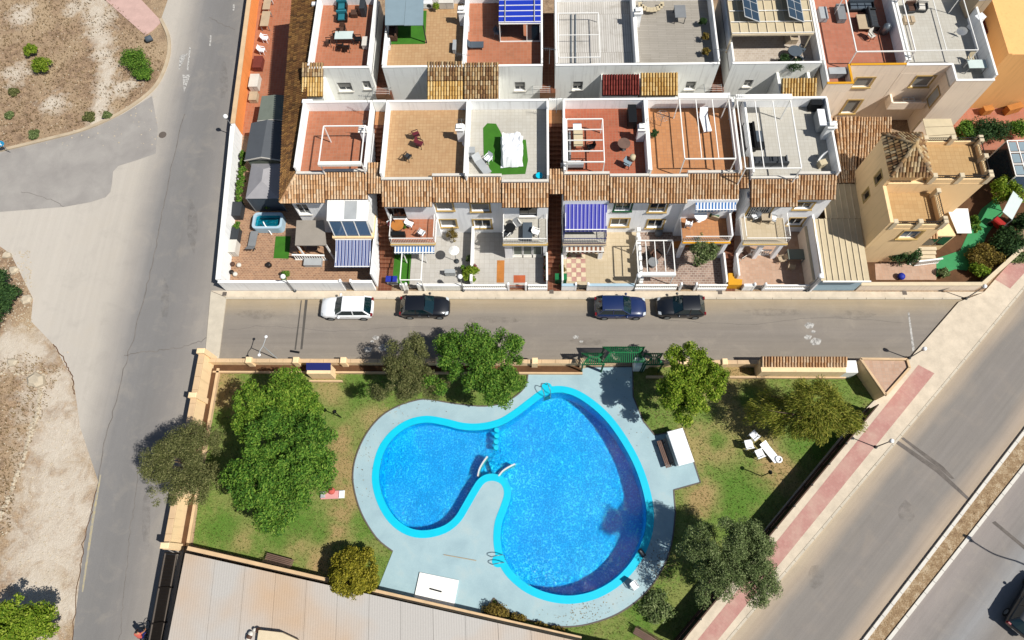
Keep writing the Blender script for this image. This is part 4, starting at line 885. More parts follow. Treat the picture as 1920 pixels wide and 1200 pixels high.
parapet(e1, xa, xb+0.15, ya, ya+0.14, 5.86, 6.75, 'wall_beige', 'yellow'); parapet(e1, xb, xb+0.15, ya+0.17, yb2+0.12, 5.86, 6.75, 'wall_beige', 'yellow'); parapet(e1, xb+0.18, xc, yb2, yb2+0.14, 5.86, 6.8, 'wall_beige', 'yellow')
parapet(e1, xa, xa+0.12, ya+0.17, YR2, 5.87, PZ-0.2); parapet(e1, xc-0.2, xc-0.05, yb2+0.17, YR2, 5.87, PZ+0.1); parapet(e1, xa+0.15, xc-0.23, YR2-0.15, YR2, 5.87, PZ)
e2 = thing('beige_house', 'tall beige house with white walled terrace and pale floor', 'house', (32, 40, 0))
xd, xe, xf = 28.87, 32.3, 35.2; yc = 36.2
wall_y(e2, xd, xe, 0, 5.85, yb2-0.01, 0.25, r2, 'wall_beige')
for q in r2: window_y(e2, *q, yb2-0.01, surround='ochre', shutter=0.95)
wall_y(e2, xe+0.002, xf, 0, 5.85, yc, 0.25, [], 'wall_beige')
MB().box(xd, xe, yb2+0.26, 46, 0, 5.84).box(xe+0.002, xf, yc+0.26, 46, 0, 5.84).build('wall_core', 'wall_beige', e2)
MB().box(xd+0.01, xe, yb2+0.15, YR2-0.15, 5.86, ZT).box(xe+0.002, xf, yc+0.15, YR2-0.15, 5.86, ZT-0.002).build('terrace_floor', 'fl_pale', e2)
parapet(e2, xd, xe-0.01, yb2, yb2+0.14, 5.86, PZ-0.3, 'wall_beige'); parapet(e2, xe+0.005, xe+0.14, yc+0.16, yb2+0.12, 5.87, PZ-0.3); parapet(e2, xe+0.005, xf, yc, yc+0.14, 5.86, PZ-0.28, 'wall_beige')
parapet(e2, xf-0.14, xf, yc+0.16, YR2, 5.87, PZ+0.15); parapet(e2, xd+0.05, xd+0.2, yb2+0.17, YR2, 5.87, PZ+0.1); parapet(e2, xd+0.23, xf-0.17, YR2-0.15, YR2, 5.87, PZ)
q = [WX(1764, 180, xe), WX(1742, 148, xe)]; yv = sorted((q[0][0], q[1][0])); zv = sorted((q[0][1], q[1][1]))
MB().box(xe-0.035, xe-0.004, 36.55, 37.35, 3.2, 4.7).build('window', 'lightgrey', e2); MB().box(xe-0.05, xe-0.036, 36.45, 36.55, 3.1, 4.8).box(xe-0.05, xe-0.036, 37.35, 37.45, 3.1, 4.8).box(xe-0.05, xe-0.036, 36.55, 37.35, 4.7, 4.8).box(xe-0.05, xe-0.036, 36.55, 37.35, 3.1, 3.2).build('frame', 'ochre', e2)
pb = W(1715, 195, 2.9); # entrance porch of the beige house
MB().box(29.2, 32.1, 36.9, yb2-0.02, 2.5, 2.7).build('porch_slab', 'wall_beige', e2); MB().box(29.2, 29.35, 36.9, yb2-0.03, 2.71, 3.4).box(29.36, 32.1, 36.9, 37.02, 2.71, 3.3).build('porch_parapet', 'wall_beige', e2)
for k in range(3): MB().box(30.4+0.45*k, 30.44+0.45*k, 37.04, yb2-0.03, 3.0, 3.04).build('porch_rail', 'white', e2)
MB().box(30.4, 31.34, yb2-0.1, yb2-0.06, 3.0, 3.04).box(30.4, 31.34, 37.3, 37.34, 3.045, 3.085).build('porch_rail', 'white', e2)
e3 = thing('orange_house', 'deep orange house at the top right corner with brown roof', 'house', (41, 45, 0))
po = [W(1868,-20,6), W(1905,-20,6)]
oc = [(37.0, 38.9), (46, 38.9), (46, 60), (37.0, 60)]
ops = [WX(1902, 78, 37.0), WX(1892, 55, 37.0)]
wall_x(e3, 38.9, 60, 0, 6.6, 37.0, 0.3, [(43.0, 43.9, 3.6, 4.7)], 'wall_orange')
MB().box(37.17, 37.19, 43.05, 43.85, 3.65, 4.65).build('window', 'glass', e3); MB().box(36.93, 36.996, 42.88, 43.0, 3.5, 4.8).box(36.93, 36.996, 43.9, 44.02, 3.5, 4.8).box(36.93, 36.996, 43.0, 43.9, 4.7, 4.82).box(36.93, 36.996, 43.0, 43.9, 3.48, 3.6).build('surround', 'yellow', e3)
MB().box(37.31, 46, 38.9, 60, 0, 6.5).build('wall_core', 'wall_orange', e3)
t = thing('red_tile_canopy', 'dark red tiled lean-to between the white terrace and the orange house', 'roof', (36.1, 42.5, 4.5)); tile_roof(t, (36.95, 45.2, 5.3), (36.95, 42.2, 5.3), (35.3, 42.2, 4.9), (35.3, 45.2, 4.9), 'tile_red')
t = thing('slatted_canopy', 'brown slatted wooden canopy beside the orange wall', 'canopy', (36.1, 40.3, 3))
for k in range(11): MB().slab((35.5, 39.3+0.24*k, 3.4), (36.7, 39.3+0.24*k, 3.4), (36.7, 39.48+0.24*k, 3.45), (35.5, 39.48+0.24*k, 3.45), 0.05).build('slat', 'wood_orange', t)
for x in (35.55, 36.6): MB().bar((x, 39.3, 3.3), (x, 41.95, 3.3), 0.08, 0.1).build('beam', 'brown', t)
# ground between the houses on the right
struct('yard', MB().sheet([(35.2, 34.6), (48, 34.6), (48, 38.88), (36.9, 38.88), (36.9, 60), (35.21, 60)], 0.03), 'fl_salmon')
# ---- the yellow villa with its tower ----------------------------------------------------------------------------
v = thing('yellow_villa', 'detached yellow villa with two roof terraces and pyramid tiled tower', 'villa', (28.8, 27.5, 0))
VX0, BY0, BY1, AY1, BF, AF = 25.3, 24.1, 27.1, 30.5, 5.55, 6.9
ops = []
for cx, cy in ((1647, 333), (1624, 366)):
    y, z = WX(cx, cy, VX0); ops.append((y-0.32, y+0.32, z-0.5, z+0.5))
wall_x(v, BY1+.03, AY1, 0, AF+.7, VX0, 0.25, sorted(ops), 'wall_yellow', 'left_wall'); wall_x(v, BY0, BY1, 0, BF+.95, VX0-.02, 0.25, [], 'wall_yellow', 'left_wall')
for o in ops:
    w_ = MB().box(VX0+0.16, VX0+0.18, o[0], o[1], o[2], o[3]).build('window', 'glass_dark', v)
    e = 0.1; MB().box(VX0-0.035, VX0-0.003, o[0]-e, o[0], o[2]-e, o[3]+e).box(VX0-0.035, VX0-0.003, o[1], o[1]+e, o[2]-e, o[3]+e).box(VX0-0.035, VX0-0.003, o[0], o[1], o[3], o[3]+e).box(VX0-0.035, VX0-0.003, o[0], o[1], o[2]-e, o[2]).build('surround', 'ochre', w_)
# front block with the lower terrace
fx1 = 29.3; fw = win_px(1682, 433, 1716, 447, BY0)
wall_y(v, VX0+0.252, fx1, 0, BF, BY0, 0.25, [fw], 'wall_yellow'); window_y(v, *fw, BY0, surround='ochre', glass='glass_blue')
MB().box(VX0+0.26, fx1, BY0+.26, BY1, 0, BF-.15).build('wall_core', 'wall_yellow', v)
MB().box(VX0+0.26, fx1-0.15, BY0+.26, BY1, BF-.149, BF).build('lower_terrace_floor', 'fl_sand', v)
def low_parapet(p, q, z0, piers, h=.5):
    "low wall with iron panels between piers"
    p = Vector((*p, 0)); q = Vector((*q, 0)); Z = Vector((0,0,1))
    MB().bar(p+Z*(z0+h/2), q+Z*(z0+h/2), 0.2, h).build('parapet', 'wall_yellow', v)
    for t in piers: o = p.lerp(q, t); MB().bbox(o.x-0.17, o.x+0.17, o.y-0.17, o.y+0.17, z0, z0+0.98, 0.03).build('pier', 'cream', v)
    for t0, t1 in zip(piers, piers[1:]): a = p.lerp(q, t0); b = p.lerp(q, t1); railing(v, (a.x, a.y), (b.x, b.y), z0+h, 0.35, 'metal_dark', 0.15)
low_parapet((VX0+0.4, BY0+.12), (fx1-0.1, BY0+.12), BF-.02, [0.0, 0.5, 1.0]); low_parapet((fx1-0.1, BY0+.35), (fx1-0.1, BY1-.3), BF-.02, [0.0, 0.97])
# main block with the upper terrace
MB().box(VX0+0.26, 32.4, BY1+.004, AY1, 0, AF-.15).build('wall_core', 'wall_yellow', v)
MB().box(28.1, 32.2, BY1+.2, AY1-.2, AF-.149, AF).build('upper_terrace_floor', 'fl_sand', v)
low_parapet((28.4, BY1+.12), (32.3, BY1+.12), AF-.15, [0.0, 0.48, 1.0]); low_parapet((32.3, BY1+.35), (32.3, AY1-.3), AF-.15, [0.0, 0.5, 1.0]); low_parapet((28.4, AY1-.1), (32.3, AY1-.1), AF-.15, [0.0, 0.5, 1.0])
# tower with pyramid roof
MB().box(VX0+0.27, 27.9, BY1+.25, AY1-.02, AF-.149, 7.9).build('tower', 'wall_yellow', v)
tc = (26.55, 28.75, 9.15); tx0, tx1, ty0, ty1, tz = 25.2, 28.0, 27.0, 30.6, 7.85
for p, q in (((tx0,ty0),(tx1,ty0)), ((tx1,ty0),(tx1,ty1)), ((tx1,ty1),(tx0,ty1)), ((tx0,ty1),(tx0,ty0))):
    tile_hip(v, tc, (*p, tz), (*q, tz), 'tile_old'); ridge_tiles(v, Vector(tc)+Vector((0,0,.05)), (*p, tz+.05), 'tile_old', 0.13)
# porch: small tiled roof and white flat canopy
tile_roof(v, (29.35, 26.9, 3.3), (30.9, 26.9, 3.3), (30.9, 24.9, 2.5), (29.35, 24.9, 2.5), 'tile')
MB().slab(W3(1795,437,2.5), W3(1822,437,2.5), W3(1815,391,2.7), W3(1776,391,2.7), 0.06).build('porch_canopy', 'white', v)
for k in range(2): MB().box(30.6+0.9*k, 31.35+0.9*k, 25.15, 25.19, 0.9, 2.2).build('porch_window', 'glass_dark', v)
MB().box(29.35, 32.4, 25.2, 27.09, 0, 2.35).build('porch_wall', 'wall_yellow', v)
st = thing('porch_steps', 'white balustraded steps in front of the yellow villa', 'steps', (*W(1745, 470), 0))
for k in range(4): MB().box(30.2-0.05*k, 31.8, 25.1-0.28*(k+1), 25.098-0.28*k, 0.03, 0.72-0.18*k).build('step', 'cream', st)
balustrade(st, (30.0, 25.0), (29.8, 23.8), 0.1, 0.9); balustrade(st, (30.1, 23.75), (32.0, 24.0), 0.1, 0.8)
# annex roofs between the row and the villa
an = thing('annex_roof', 'broad low tiled annex roof between white end house and yellow villa', 'roof', (24.6, 32, 0))
tile_roof(an, (22.62, 35.5, 3.4), (24.2, 35.5, 3.4), (24.2, 29.6, 2.9), (22.62, 29.6, 2.9), 'tile'); tile_roof(an, (24.22, 35.4, 3.5), (26.4, 35.4, 3.5), (25.25, 29.6, 2.95), (24.22, 29.6, 2.95), 'tile'); tile_roof(an, (26.42, 35.4, 3.45), (28.9, 35.4, 3.45), (28.2, 30.9, 3.0), (25.6, 30.9, 3.0), 'tile')
MB().box(22.7, 24.15, 29.7, 35.3, 0, 2.7).box(24.3, 25.2, 29.7, 35.2, 0, 2.7).box(26.5, 28.1, 31, 35.2, 0, 2.7).build('wall', 'wall_beige', an)
cp = thing('carport', 'carport roofed with long cream ribbed panels beside yellow villa', 'carport', (24, 25.5, 0)); n = 8
for i in range(n):
    xa = 21.6+i*0.45; 
    for (y0, y1, z0, z1) in ((21.35, 26.5, 2.5, 2.75), (26.52, 29.55, 2.76, 2.88)):
        q = xa+(1.0 if y0 > 26 else 0.0)
        if y0 > 26 and q > 24.9: continue
        MB().slab((q, y0, z0), (q+0.438, y0, z0), (q+0.438, y1, z1), (q, y1, z1), 0.05).build('roof_panel', 'beige', cp)
        MB().bar((q, y0, z0+0.03), (q, y1, z1+0.03), 0.06, 0.07).build('panel_rib', 'cream', cp)
MB().box(21.6, 21.74, 21.5, 27.0, 0, 2.75).build('side_wall', 'wall_bluewhite', cp); MB().box(21.75, 25.1, 21.64, 21.8, 0, 2.35).build('front_door', 'paleblue', cp)
MB().bar((21.7, 21.3, 2.48), (25.25, 21.3, 2.48), 0.1, 0.14).build('gutter', 'white', cp)
pg = thing('rear_canopy', 'cream slatted canopy behind the villa tower', 'canopy', (*W(1765, 245, 3), 0)); cc = [W3(1742,272,3.2), W3(1797,266,3.2), W3(1783,222,3.4), W3(1730,222,3.4)]
for k in range(3):
    a, b, c_, d = (Vector(q) for q in cc); u0, u1 = k/3+0.01, (k+1)/3-0.01
    MB().slab(a.lerp(d, u0), b.lerp(c_, u0), b.lerp(c_, u1), a.lerp(d, u1), 0.05).build('roof_panel', 'beige', pg)
for q in cc: MB().box(q[0]-0.05, q[0]+0.05, q[1]-0.05, q[1]+0.05, 0, 3.1).build('post', 'cream', pg)
# garden of the villa
struct('yard', MB().sheet([(25.3, 21.8), (34.4, 21.8), (39.5, 27.5), (44, 32), (44, 34.6), (25.3, 34.6)], 0.02), 'soil')
struct('terrace_paving', MB().sheet(pix([(1642,525),(1755,525),(1760,490),(1640,495)]), 0.035), 'fl_peach')
struct('green_paving', MB().sheet(pix([(1755,520),(1790,505),(1812,508),(1835,480),(1850,440),(1880,400),(1868,370),(1840,392),(1818,430),(1800,470),(1755,485)]), 0.04), 'green_floor')
gw = thing('garden_wall', 'low cream boundary wall of the yellow villa on the street corner', 'wall', (30, YW, 0))
MB().box(25.25, 34.4, YW, YW+0.25, 0, 1.0).build('wall', 'wall_beige', gw); MB().bbox(25.23, 34.45, YW-0.03, YW+0.28, 1.001, 1.07, 0.02).build('coping', 'cream', gw)
p, q = (34.45, YW+0.1), W(1925, 455); MB().bar((p[0], p[1], 0.5), (q[0], q[1], 0.5), 0.25, 1.0).build('wall', 'wall_beige', gw); MB().bar((p[0], p[1], 1.04), (q[0], q[1], 1.04), 0.31, 0.07).build('coping', 'cream', gw)
wc = thing('white_shade_sail', 'white rectangular shade canopy beside the red garden cart', 'canopy', (*W(1895, 385, 2), 0)); MB().slab(W3(1898,412,2.0), W3(1918,375,2.0), W3(1900,358,2.1), W3(1880,397,2.1), 0.05).build('canopy', 'lime', wc)
for q in ((1898,412),(1918,375),(1900,358),(1880,397)): x, y = W(q[0], q[1], 2.0); MB().box(x-0.03, x+0.03, y-0.03, y+0.03, 0, 1.95).build('post', 'grey', wc)
t = thing('garden_cart', 'red garden cart with grey wheels on the green paving', 'cart', (*W(1864, 424), 0.04), 0.7); MB().bbox(-0.28,0.28,-0.5,0.5,0.25,0.75,0.08).build('tub', 'red', t, True)
for sx in (-0.3, 0.3): MB().tube([(sx-0.04,0.3,0.2),(sx+0.04,0.3,0.2)], 0.2, 12).build('wheel', 'tyre', t, True)
MB().tube([(-0.2,-0.45,0.5),(-0.2,-1.0,0.8)], 0.025).tube([(0.2,-0.45,0.5),(0.2,-1.0,0.8)], 0.025).build('handle', 'grey', t, True)
gh = thing('greenhouse', 'white framed glass conservatory cut by the right edge', 'greenhouse', (*W(1905, 300), 0)); g0 = [W3(1905,330,2.4), W3(1985,330,2.4), W3(1960,262,2.6), W3(1888,264,2.6)]
a, b, c_, d = (Vector(q) for q in g0)
for i in range(4):
    for j in range(3): 
        f = lambda u, w_: a.lerp(b, u).lerp(d.lerp(c_, u), w_)
        MB().slab(f(i/4+.03, j/3+.04), f((i+1)/4-.03, j/3+.04), f((i+1)/4-.03, (j+1)/3-.04), f(i/4+.03, (j+1)/3-.04), 0.02).build('pane', 'bluegrey', gh)
for i in range(5): MB().bar(f(i/4, 0), f(i/4, 1), 0.07, 0.06).build('glazing_bar', 'white', gh)
for j in range(4): MB().bar(f(0, j/3), f(1, j/3), 0.07, 0.05).build('glazing_bar', 'white', gh)
MB().quad((a.x, a.y, 0), (b.x, b.y, 0), b, a).build('front_glass', 'glass_blue', gh); MB().quad((d.x, d.y, 0), (a.x, a.y, 0), a, d).build('side_glass', 'glass', gh)
for q in (a, d, b): MB().box(q.x-0.04, q.x+0.04, q.y-0.04, q.y+0.04, 0, q.z-0.04).build('post', 'white', gh)
# ---- patios and street walls -------------------------------------------------------------------------------------
def patio(x0, x1, y0, y1, mat, z=0.03): return struct('patio', MB().sheet([(x0, y0), (x1, y0), (x1, y1), (x0, y1)], z), mat)
struct('patio', MB().sheet([(-24.6,21.86),(-12.62,21.86),(-12.62,27),(-18,27),(-18,36.6),(-26.0,36.6)], .03), 'fl_patio'); struct('patio', MB().sheet([(-26.0,36.6),(-18.3,36.6),(-18.3,62),(-27.4,62)], .03), 'fl_terra')
patio(-11.38, -10.0, 22.2, 26.5, 'turf'); patio(-9.98, -5.0, 21.86, 26.86, 'fl_white'); patio(-4.98, 1.08, 21.86, 26.86, 'fl_white'); patio(2.22, 8.47, 21.86, 26.86, 'fl_cream'); patio(8.52, 15.12, 21.86, 26.86, 'fl_crazy'); patio(15.92, 21.6, 21.86, 26.86, 'fl_peach')
def front_wall(label, segs, h, mat, cap='white', bal=False, gates=(), name='street_wall'):
    t = thing(name, label, 'wall', ((segs[0][0]+segs[-1][1])/2, YW, 0))
    for a, b in segs:
        if bal and b-a > 0.7:
            MB().box(a, b, YW, YW+0.2, 0, 0.4).build('wall', mat, t); balustrade(t, (a, YW+0.1), (b, YW+0.1), 0.4, h-0.4, 'white', 0.17)
        else: MB().box(a, b, YW, YW+0.2, 0, h).build('wall', mat, t); MB().bbox(a-0.02, b+0.02, YW-0.02, YW+0.22, h+0.001, h+0.06, 0.02).build('coping', cap, t)
    for a, b, c_ in gates:
        g = MB().box(a+0.02, b-0.02, YW+0.08, YW+0.1, 0.1, 0.18).box(a+0.02, b-0.02, YW+0.08, YW+0.1, h-0.12, h-0.05)
        n = int((b-a)/0.11)
        for i in range(n+1): x = a+0.03+(b-a-0.06)*i/n; g.box(x-0.012, x+0.012, YW+0.079, YW+0.101, 0.1, h)
        g.build('gate', c_, t)
        for x in (a-0.16, b+0.01): MB().bbox(x, x+0.15, YW-0.01, YW+0.23, 0, h+0.25, 0.03).build('gate_post', mat, t)
    return t
def gx(px): return W(px, 535, 0.8)[0]
front_wall('white street wall of the large corner yard', [(-24.85, gx(641)), (gx(664), -12.65)], 1.55, 'wall_white', gates=[(gx(641)+0.16, gx(664)-0.16, 'grey')])
front_wall('cream and white street wall of the cluttered balcony house', [(gx(750), gx(760)), (gx(786), gx(866))], 0.9, 'wall_dirty', gates=[(gx(760)+0.16, gx(786)-0.16, 'metal_dark')])
front_wall('white balustraded street wall with orange doorstep', [(gx(868), gx(893)), (gx(893), gx(950)), (gx(990), 1.08)], 0.9, 'wall_bluewhite', bal=True, gates=[(gx(955), gx(984), 'terracotta')])
front_wall('pale blue street wall in front of the navy awning house', [(2.2, gx(1081)), (gx(1101), gx(1189))], 0.9, 'wall_bluewhite', 'paleblue', gates=[(gx(1081)+0.02, gx(1101)-0.02, 'darkgrey')])
front_wall('white balustraded street wall of the crazy paved patio', [(gx(1192), gx(1270)), (gx(1310), 15.1)], 0.9, 'wall_bluewhite', bal=True, gates=[(gx(1279), gx(1303), 'darkgrey')])
front_wall('white street wall with yellow corner of the peach patio', [(gx(1395), gx(1412)), (gx(1437), gx(1520))], 0.85, 'wall_white', bal=True, gates=[(gx(1413)+0.14, gx(1436)-0.14, 'grey')])
t = thing('yellow_corner_planter', 'bright yellow painted corner wall by the third alley', 'planter', (16.0, 22, 0)); MB().prism(pix([(1366,512),(1376,512),(1377,522),(1392,524),(1391,534),(1366,534)], 0.8), 0, 0.8).build('wall', 'yellow', t)
def low_wall(label, xa, xb, ya, yb, h, mat, cap='white', name='party_wall'):
    t = thing(name, label, 'wall', ((xa+xb)/2, (ya+yb)/2, 0)); MB().box(xa, xb, ya, yb, 0, h).build('wall', mat, t); MB().bbox(xa-0.02, xb+0.02, ya-0.02, yb+0.02, h+0.001, h+0.06, 0.02).build('coping', cap, t); return t
def slant_wall(label, p, q, h, mat, cap):
    t = thing('yard_wall', label, 'wall', (p[0], p[1], 0)); MB().bar((p[0],p[1],h/2), (q[0],q[1],h/2), .34, h).build('wall', mat, t); MB().bar((p[0],p[1],h+.035), (q[0],q[1],h+.035), .4, .06).build('coping', cap, t)
slant_wall('long white yard wall along the left road', (-24.82, YW+.25), (-26.0, 36.6), 1.65, 'wall_white', 'white')
slant_wall('orange rendered yard wall along the left road', (-26.02, 36.65), (-27.3, 62), 1.65, 'wall_terra', 'peach')
low_wall('white dividing wall between plant patio and cream patio', -5.02, -4.84, 22.0, 26.8, 1.1, 'wall_white')
t = low_wall('white pierced dividing wall beside the patio pergola', 8.3, 8.55, 22.0, 26.4, 0.75, 'wall_white')
for k in range(6): MB().bbox(8.28, 8.57, 22.1+0.85*k, 22.45+0.85*k, 0.82, 1.15, 0.03).build('merlon', 'white', t)
low_wall('blue grey side wall of the alley by the cream patio', 0.98, 1.09, 22.0, 24.4, 1.2, 'wall_bluewhite'); low_wall('narrow side wall of the alley by the checkered patio', 2.2, 2.31, 22.0, 24.3, 1.2, 'wall_bluewhite'); low_wall('narrow side wall of the alley by the peach patio', 15.91, 16.02, 22.4, 24.3, 1.2, 'wall_bluewhite'); low_wall('white side wall of the crazy paved patio by the alley', 15.0, 15.12, 22.0, 24.5, 0.9, 'wall_bluewhite')
low_wall('cream side wall between the peach patio and the carport', 21.4, 21.58, 21.9, 26.5, 1.5, 'wall_beige', 'cream')
# checkered paving: single tiles
ck = bpy.data.objects.new('checkered_paving', None); COL.objects.link(ck); ck['kind'] = 'structure'; q0 = W(1063, 528); cx0, cy0 = q0
for i in range(4):
    for j in range(7):
        MB().bbox(cx0+0.38*i+0.005, cx0+0.38*(i+1)-0.005, cy0+0.4*j+0.005, cy0+0.4*(j+1)-0.005, 0.02, 0.055, 0.006).build('tile', 'pink_paving' if (i+j) % 2 else 'cream', ck)
struct('path_strip', MB().sheet(pix([(932,488),(946,488),(945,530),(931,530)], 0.04), 0.04), 'wood_orange')
struct('doormat', MB().sheet(pix([(963,516),(985,516),(985,530),(963,530)], 0.045), 0.045), 'terracotta')
tag(MB().prism(pix([(517,443),(545,443),(541,485),(513,484)], 0.05), 0.03, 0.06).build('turf_rug', 'turf'), 'rectangle of green artificial turf beside the sun lounger', 'rug')
# dark strip of terracotta pots along the alley wall (clay planters)
for i in range(10):
    x, y = W(1028+rnd.uniform(-2, 2), 462+i*7.2); t = thing('clay_pot', ['topmost', 'second', 'third', 'fourth', 'fifth', 'sixth', 'seventh', 'eighth', 'ninth', 'lowest'][i]+' clay pot in the row along the middle alley wall', 'pot', (x-0.2, y, 0.06), 0, 'clay pots in the alley')
    MB().lathe([(0.1, 0), (0.16, 0.22), (0.18, 0.24), (0.15, 0.25)], (0,0,0), 10).build('pot', 'terracotta', t, True); MB().ball((0, 0, 0.3), 0.13, 5).build('plant', 'leaf_dark' if i % 3 == 0 else 'tan', t, True)

# ---- sheds of the corner yard ------------------------------------------------------------------------------------
def gable(label, x0, x1, y0, y1, ze, zr, mat, wall, ridge_along='y', name='shed'):
    t = thing(name, label, 'shed', ((x0+x1)/2, (y0+y1)/2, 0)); xm = (x0+x1)/2
    MB().slab((x0, y0, ze), (xm, y0, zr), (xm, y1, zr), (x0, y1, ze), 0.06).build('roof_slope', mat, t); MB().slab((xm, y0, zr), (x1, y0, ze), (x1, y1, ze), (xm, y1, zr), 0.06).build('roof_slope', mat, t)
    MB().box(x0+0.15, x1-0.15, y0+0.12, y1-0.12, 0, ze-0.12).build('wall', wall, t)
    MB().add([(x0+0.15, y0+0.12, ze-0.12), (x1-0.15, y0+0.12, ze-0.12), (xm, y0+0.12, zr-0.1)], [(0, 1, 2)]).build('gable', 'offwhite', t)
    MB().bar((x0, y0-0.02, ze-0.02), (xm, y0-0.02, zr-0.02), 0.04, 0.12).bar((xm, y0-0.02, zr-0.02), (x1, y0-0.02, ze-0.02), 0.04, 0.12).build('bargeboard', 'offwhite', t); return t
g = [W(460,228,2.4), W(531,304,2.4)]
gable('dark grey gabled shed roof in the corner yard', -24.1, -21.0, 32.45, 36.2, 2.3, 2.75, 'shed_grey', 'sage')
gable('sage green shed roof behind the dark grey shed', -23.6, -20.9, 36.4, 39.0, 2.3, 2.5, 'sage', 'sage')
t = thing('gazebo', 'pale grey hip roofed gazebo tent in the corner yard', 'gazebo', (-22.1, 30.5, 0)); gx0, gx1, gy0, gy1 = -23.5, -20.75, 28.85, 32.2; mx_, ma, mb_ = -22.1, 30.1, 31.2
for q in ([(gx0,gy0,2.2),(gx1,gy0,2.2),(mx_,ma,2.9)], [(gx1,gy0,2.2),(gx1,gy1,2.2),(mx_,mb_,2.9),(mx_,ma,2.9)], [(gx1,gy1,2.2),(gx0,gy1,2.2),(mx_,mb_,2.9)], [(gx0,gy1,2.2),(gx0,gy0,2.2),(mx_,ma,2.9),(mx_,mb_,2.9)]):
    MB().add(q, [tuple(range(len(q)))]).build('roof_panel', 'gazebo_grey', t)
for x in (gx0+0.05, gx1-0.05):
    for y in (gy0+0.05, gy1-0.05): MB().box(x-0.04, x+0.04, y-0.04, y+0.04, 0.03, 2.2).build('post', 'grey', t)
MB().quad((gx0+0.05,gy0+0.05,0.1), (gx1-0.05,gy0+0.05,0.1), (gx1-0.05,gy0+0.05,2.15), (gx0+0.05,gy0+0.05,2.15)).build('side_curtain', 'slate', t)

# ---- pool garden enclosure -----------------------------------------------------------------------------------------
gl_ = thing('garden_wall', 'tall cream wall of the pool garden along the left road', 'wall', (-24.9, 8.5, 0))
MB().box(-25.05, -24.75, 1.7, 15.9, 0, 1.9).build('wall', 'wall_garden', gl_)
n = 14
for i in range(n):
    y0 = 1.7+i*(14.2/n); MB().bbox(-25.12, -24.68, y0+0.005, y0+14.2/n-0.005, 1.901, 1.98, 0.02).build('coping_stone', 'peach', gl_)
for y in (1.75, 5.2, 8.7, 12.2, 15.6): MB().bbox(-25.2, -24.6, y, y+0.4, 0, 2.25, 0.04).build('pier', 'wall_garden', gl_)
MB().box(-24.35, -24.15, 2.0, 15.0, 0, 0.35).build('planter_kerb', 'peach', gl_); MB().box(-24.74, -24.36, 2.0, 15.0, 0, 0.28).build('planter_soil', 'soil', gl_)
def ypx(px, py, z): return W(px, py, z)
gn = thing('garden_wall', 'cream wall of the pool garden along the parking street', 'wall', (-8, 15.4, 0)); xr0, xr1 = W(380,676,1)[0], W(1093,676,1)[0]; yn = W(700, 677, 1.0)[1]
MB().box(xr0, xr1, yn-0.1, yn+0.1, 0, 1.0).build('wall', 'wall_garden', gn)
n = 28
for i in range(n): MB().bbox(xr0+(xr1-xr0)*i/n+0.006, xr0+(xr1-xr0)*(i+1)/n-0.006, yn-0.16, yn+0.16, 1.001, 1.07, 0.02).build('coping_stone', 'peach', gn)
for i in range(9): x = xr0+(xr1-xr0)*i/8; MB().bbox(x-0.22, x+0.22, yn-0.24, yn+0.24, 0, 1.28, 0.04).build('pier', 'wall_garden', gn)
MB().box(xr0+0.6, xr1, yn-0.75, yn-0.62, 0, 0.35).build('planter_kerb', 'peach', gn); MB().box(xr0+0.6, xr1, yn-0.61, yn-0.11, 0, 0.25).build('planter_soil', 'soil', gn)
gn2 = thing('garden_wall', 'short cream wall right of the green entrance pergola', 'wall', (13, 15.4, 0)); xa, xb = W(1213,676,1)[0], W(1430,676,1)[0]
MB().box(xa, xb, yn-0.1, yn+0.1, 0, 1.0).build('wall', 'wall_garden', gn2); n = 9
for i in range(n): MB().bbox(xa+(xb-xa)*i/n+0.006, xa+(xb-xa)*(i+1)/n-0.006, yn-0.16, yn+0.16, 1.001, 1.07, 0.02).build('coping_stone', 'peach', gn2)
for i in range(4): x = xa+(xb-xa)*i/3; MB().bbox(x-0.2, x+0.2, yn-0.24, yn+0.24, 0, 1.25, 0.04).build('pier', 'wall_garden', gn2)
MB().box(xa, xb+6.2, yn-1.0, yn-0.86, 0, 0.35).build('planter_kerb', 'peach', gn2)
# bottom wall towards the neighbour's roof
p, q = Vector((*W(352,1028,1.2), 0)), Vector((*W(1090,1198,1.2), 0)); gb = thing('garden_wall', 'thin cream wall between pool garden and the pale sheet roof', 'wall', tuple(p)); Z = Vector((0,0,1))
MB().bar(p+Z*0.6, q+Z*0.6, 0.22, 1.2).build('wall', 'wall_garden', gb); MB().bar(p+Z*1.24, q+Z*1.24, 0.3, 0.07).build('coping', 'peach', gb)
nb = thing('sheet_roof_building', 'low building roofed with pale corrugated sheets below the pool', 'building', (-15, -3, 0))
s = NT('m_sheet_roof', 0.6); n1 = s.noise(0.16, 3, 0.5); cor = s.math('SINE', s.math('MULTIPLY', s.dot((1, 0.08, 0)), 38.0))
c = s.mix(s.remap(n1, 0.46, 0.68), lin('#cdc7bf'), lin('#d4b799')); c = s.mix(0.25, c, s.ramp(s.oinfo(), [(0, (0.85, 0.85, 0.85, 1)), (1, (1, 1, 1, 1))]), 'MULTIPLY'); s.color(s.mix(0.2, c, s.ramp(s.noise(12, 3), [(0.3, (0.6, 0.6, 0.6, 1)), (0.7, (1, 1, 1, 1))]), 'MULTIPLY')); s.bump(cor, 0.12, 0.02); M['sheet_roof'] = s.m
A = Vector((*W(347,1037,2.2), 2.2)); B = Vector((*W(1075,1200,2.2), 2.2)); ev = (B-A).normalized(); dn = Vector((0.08, -1, 0)).normalized(); L = (B-A).length+8; nsh = 16
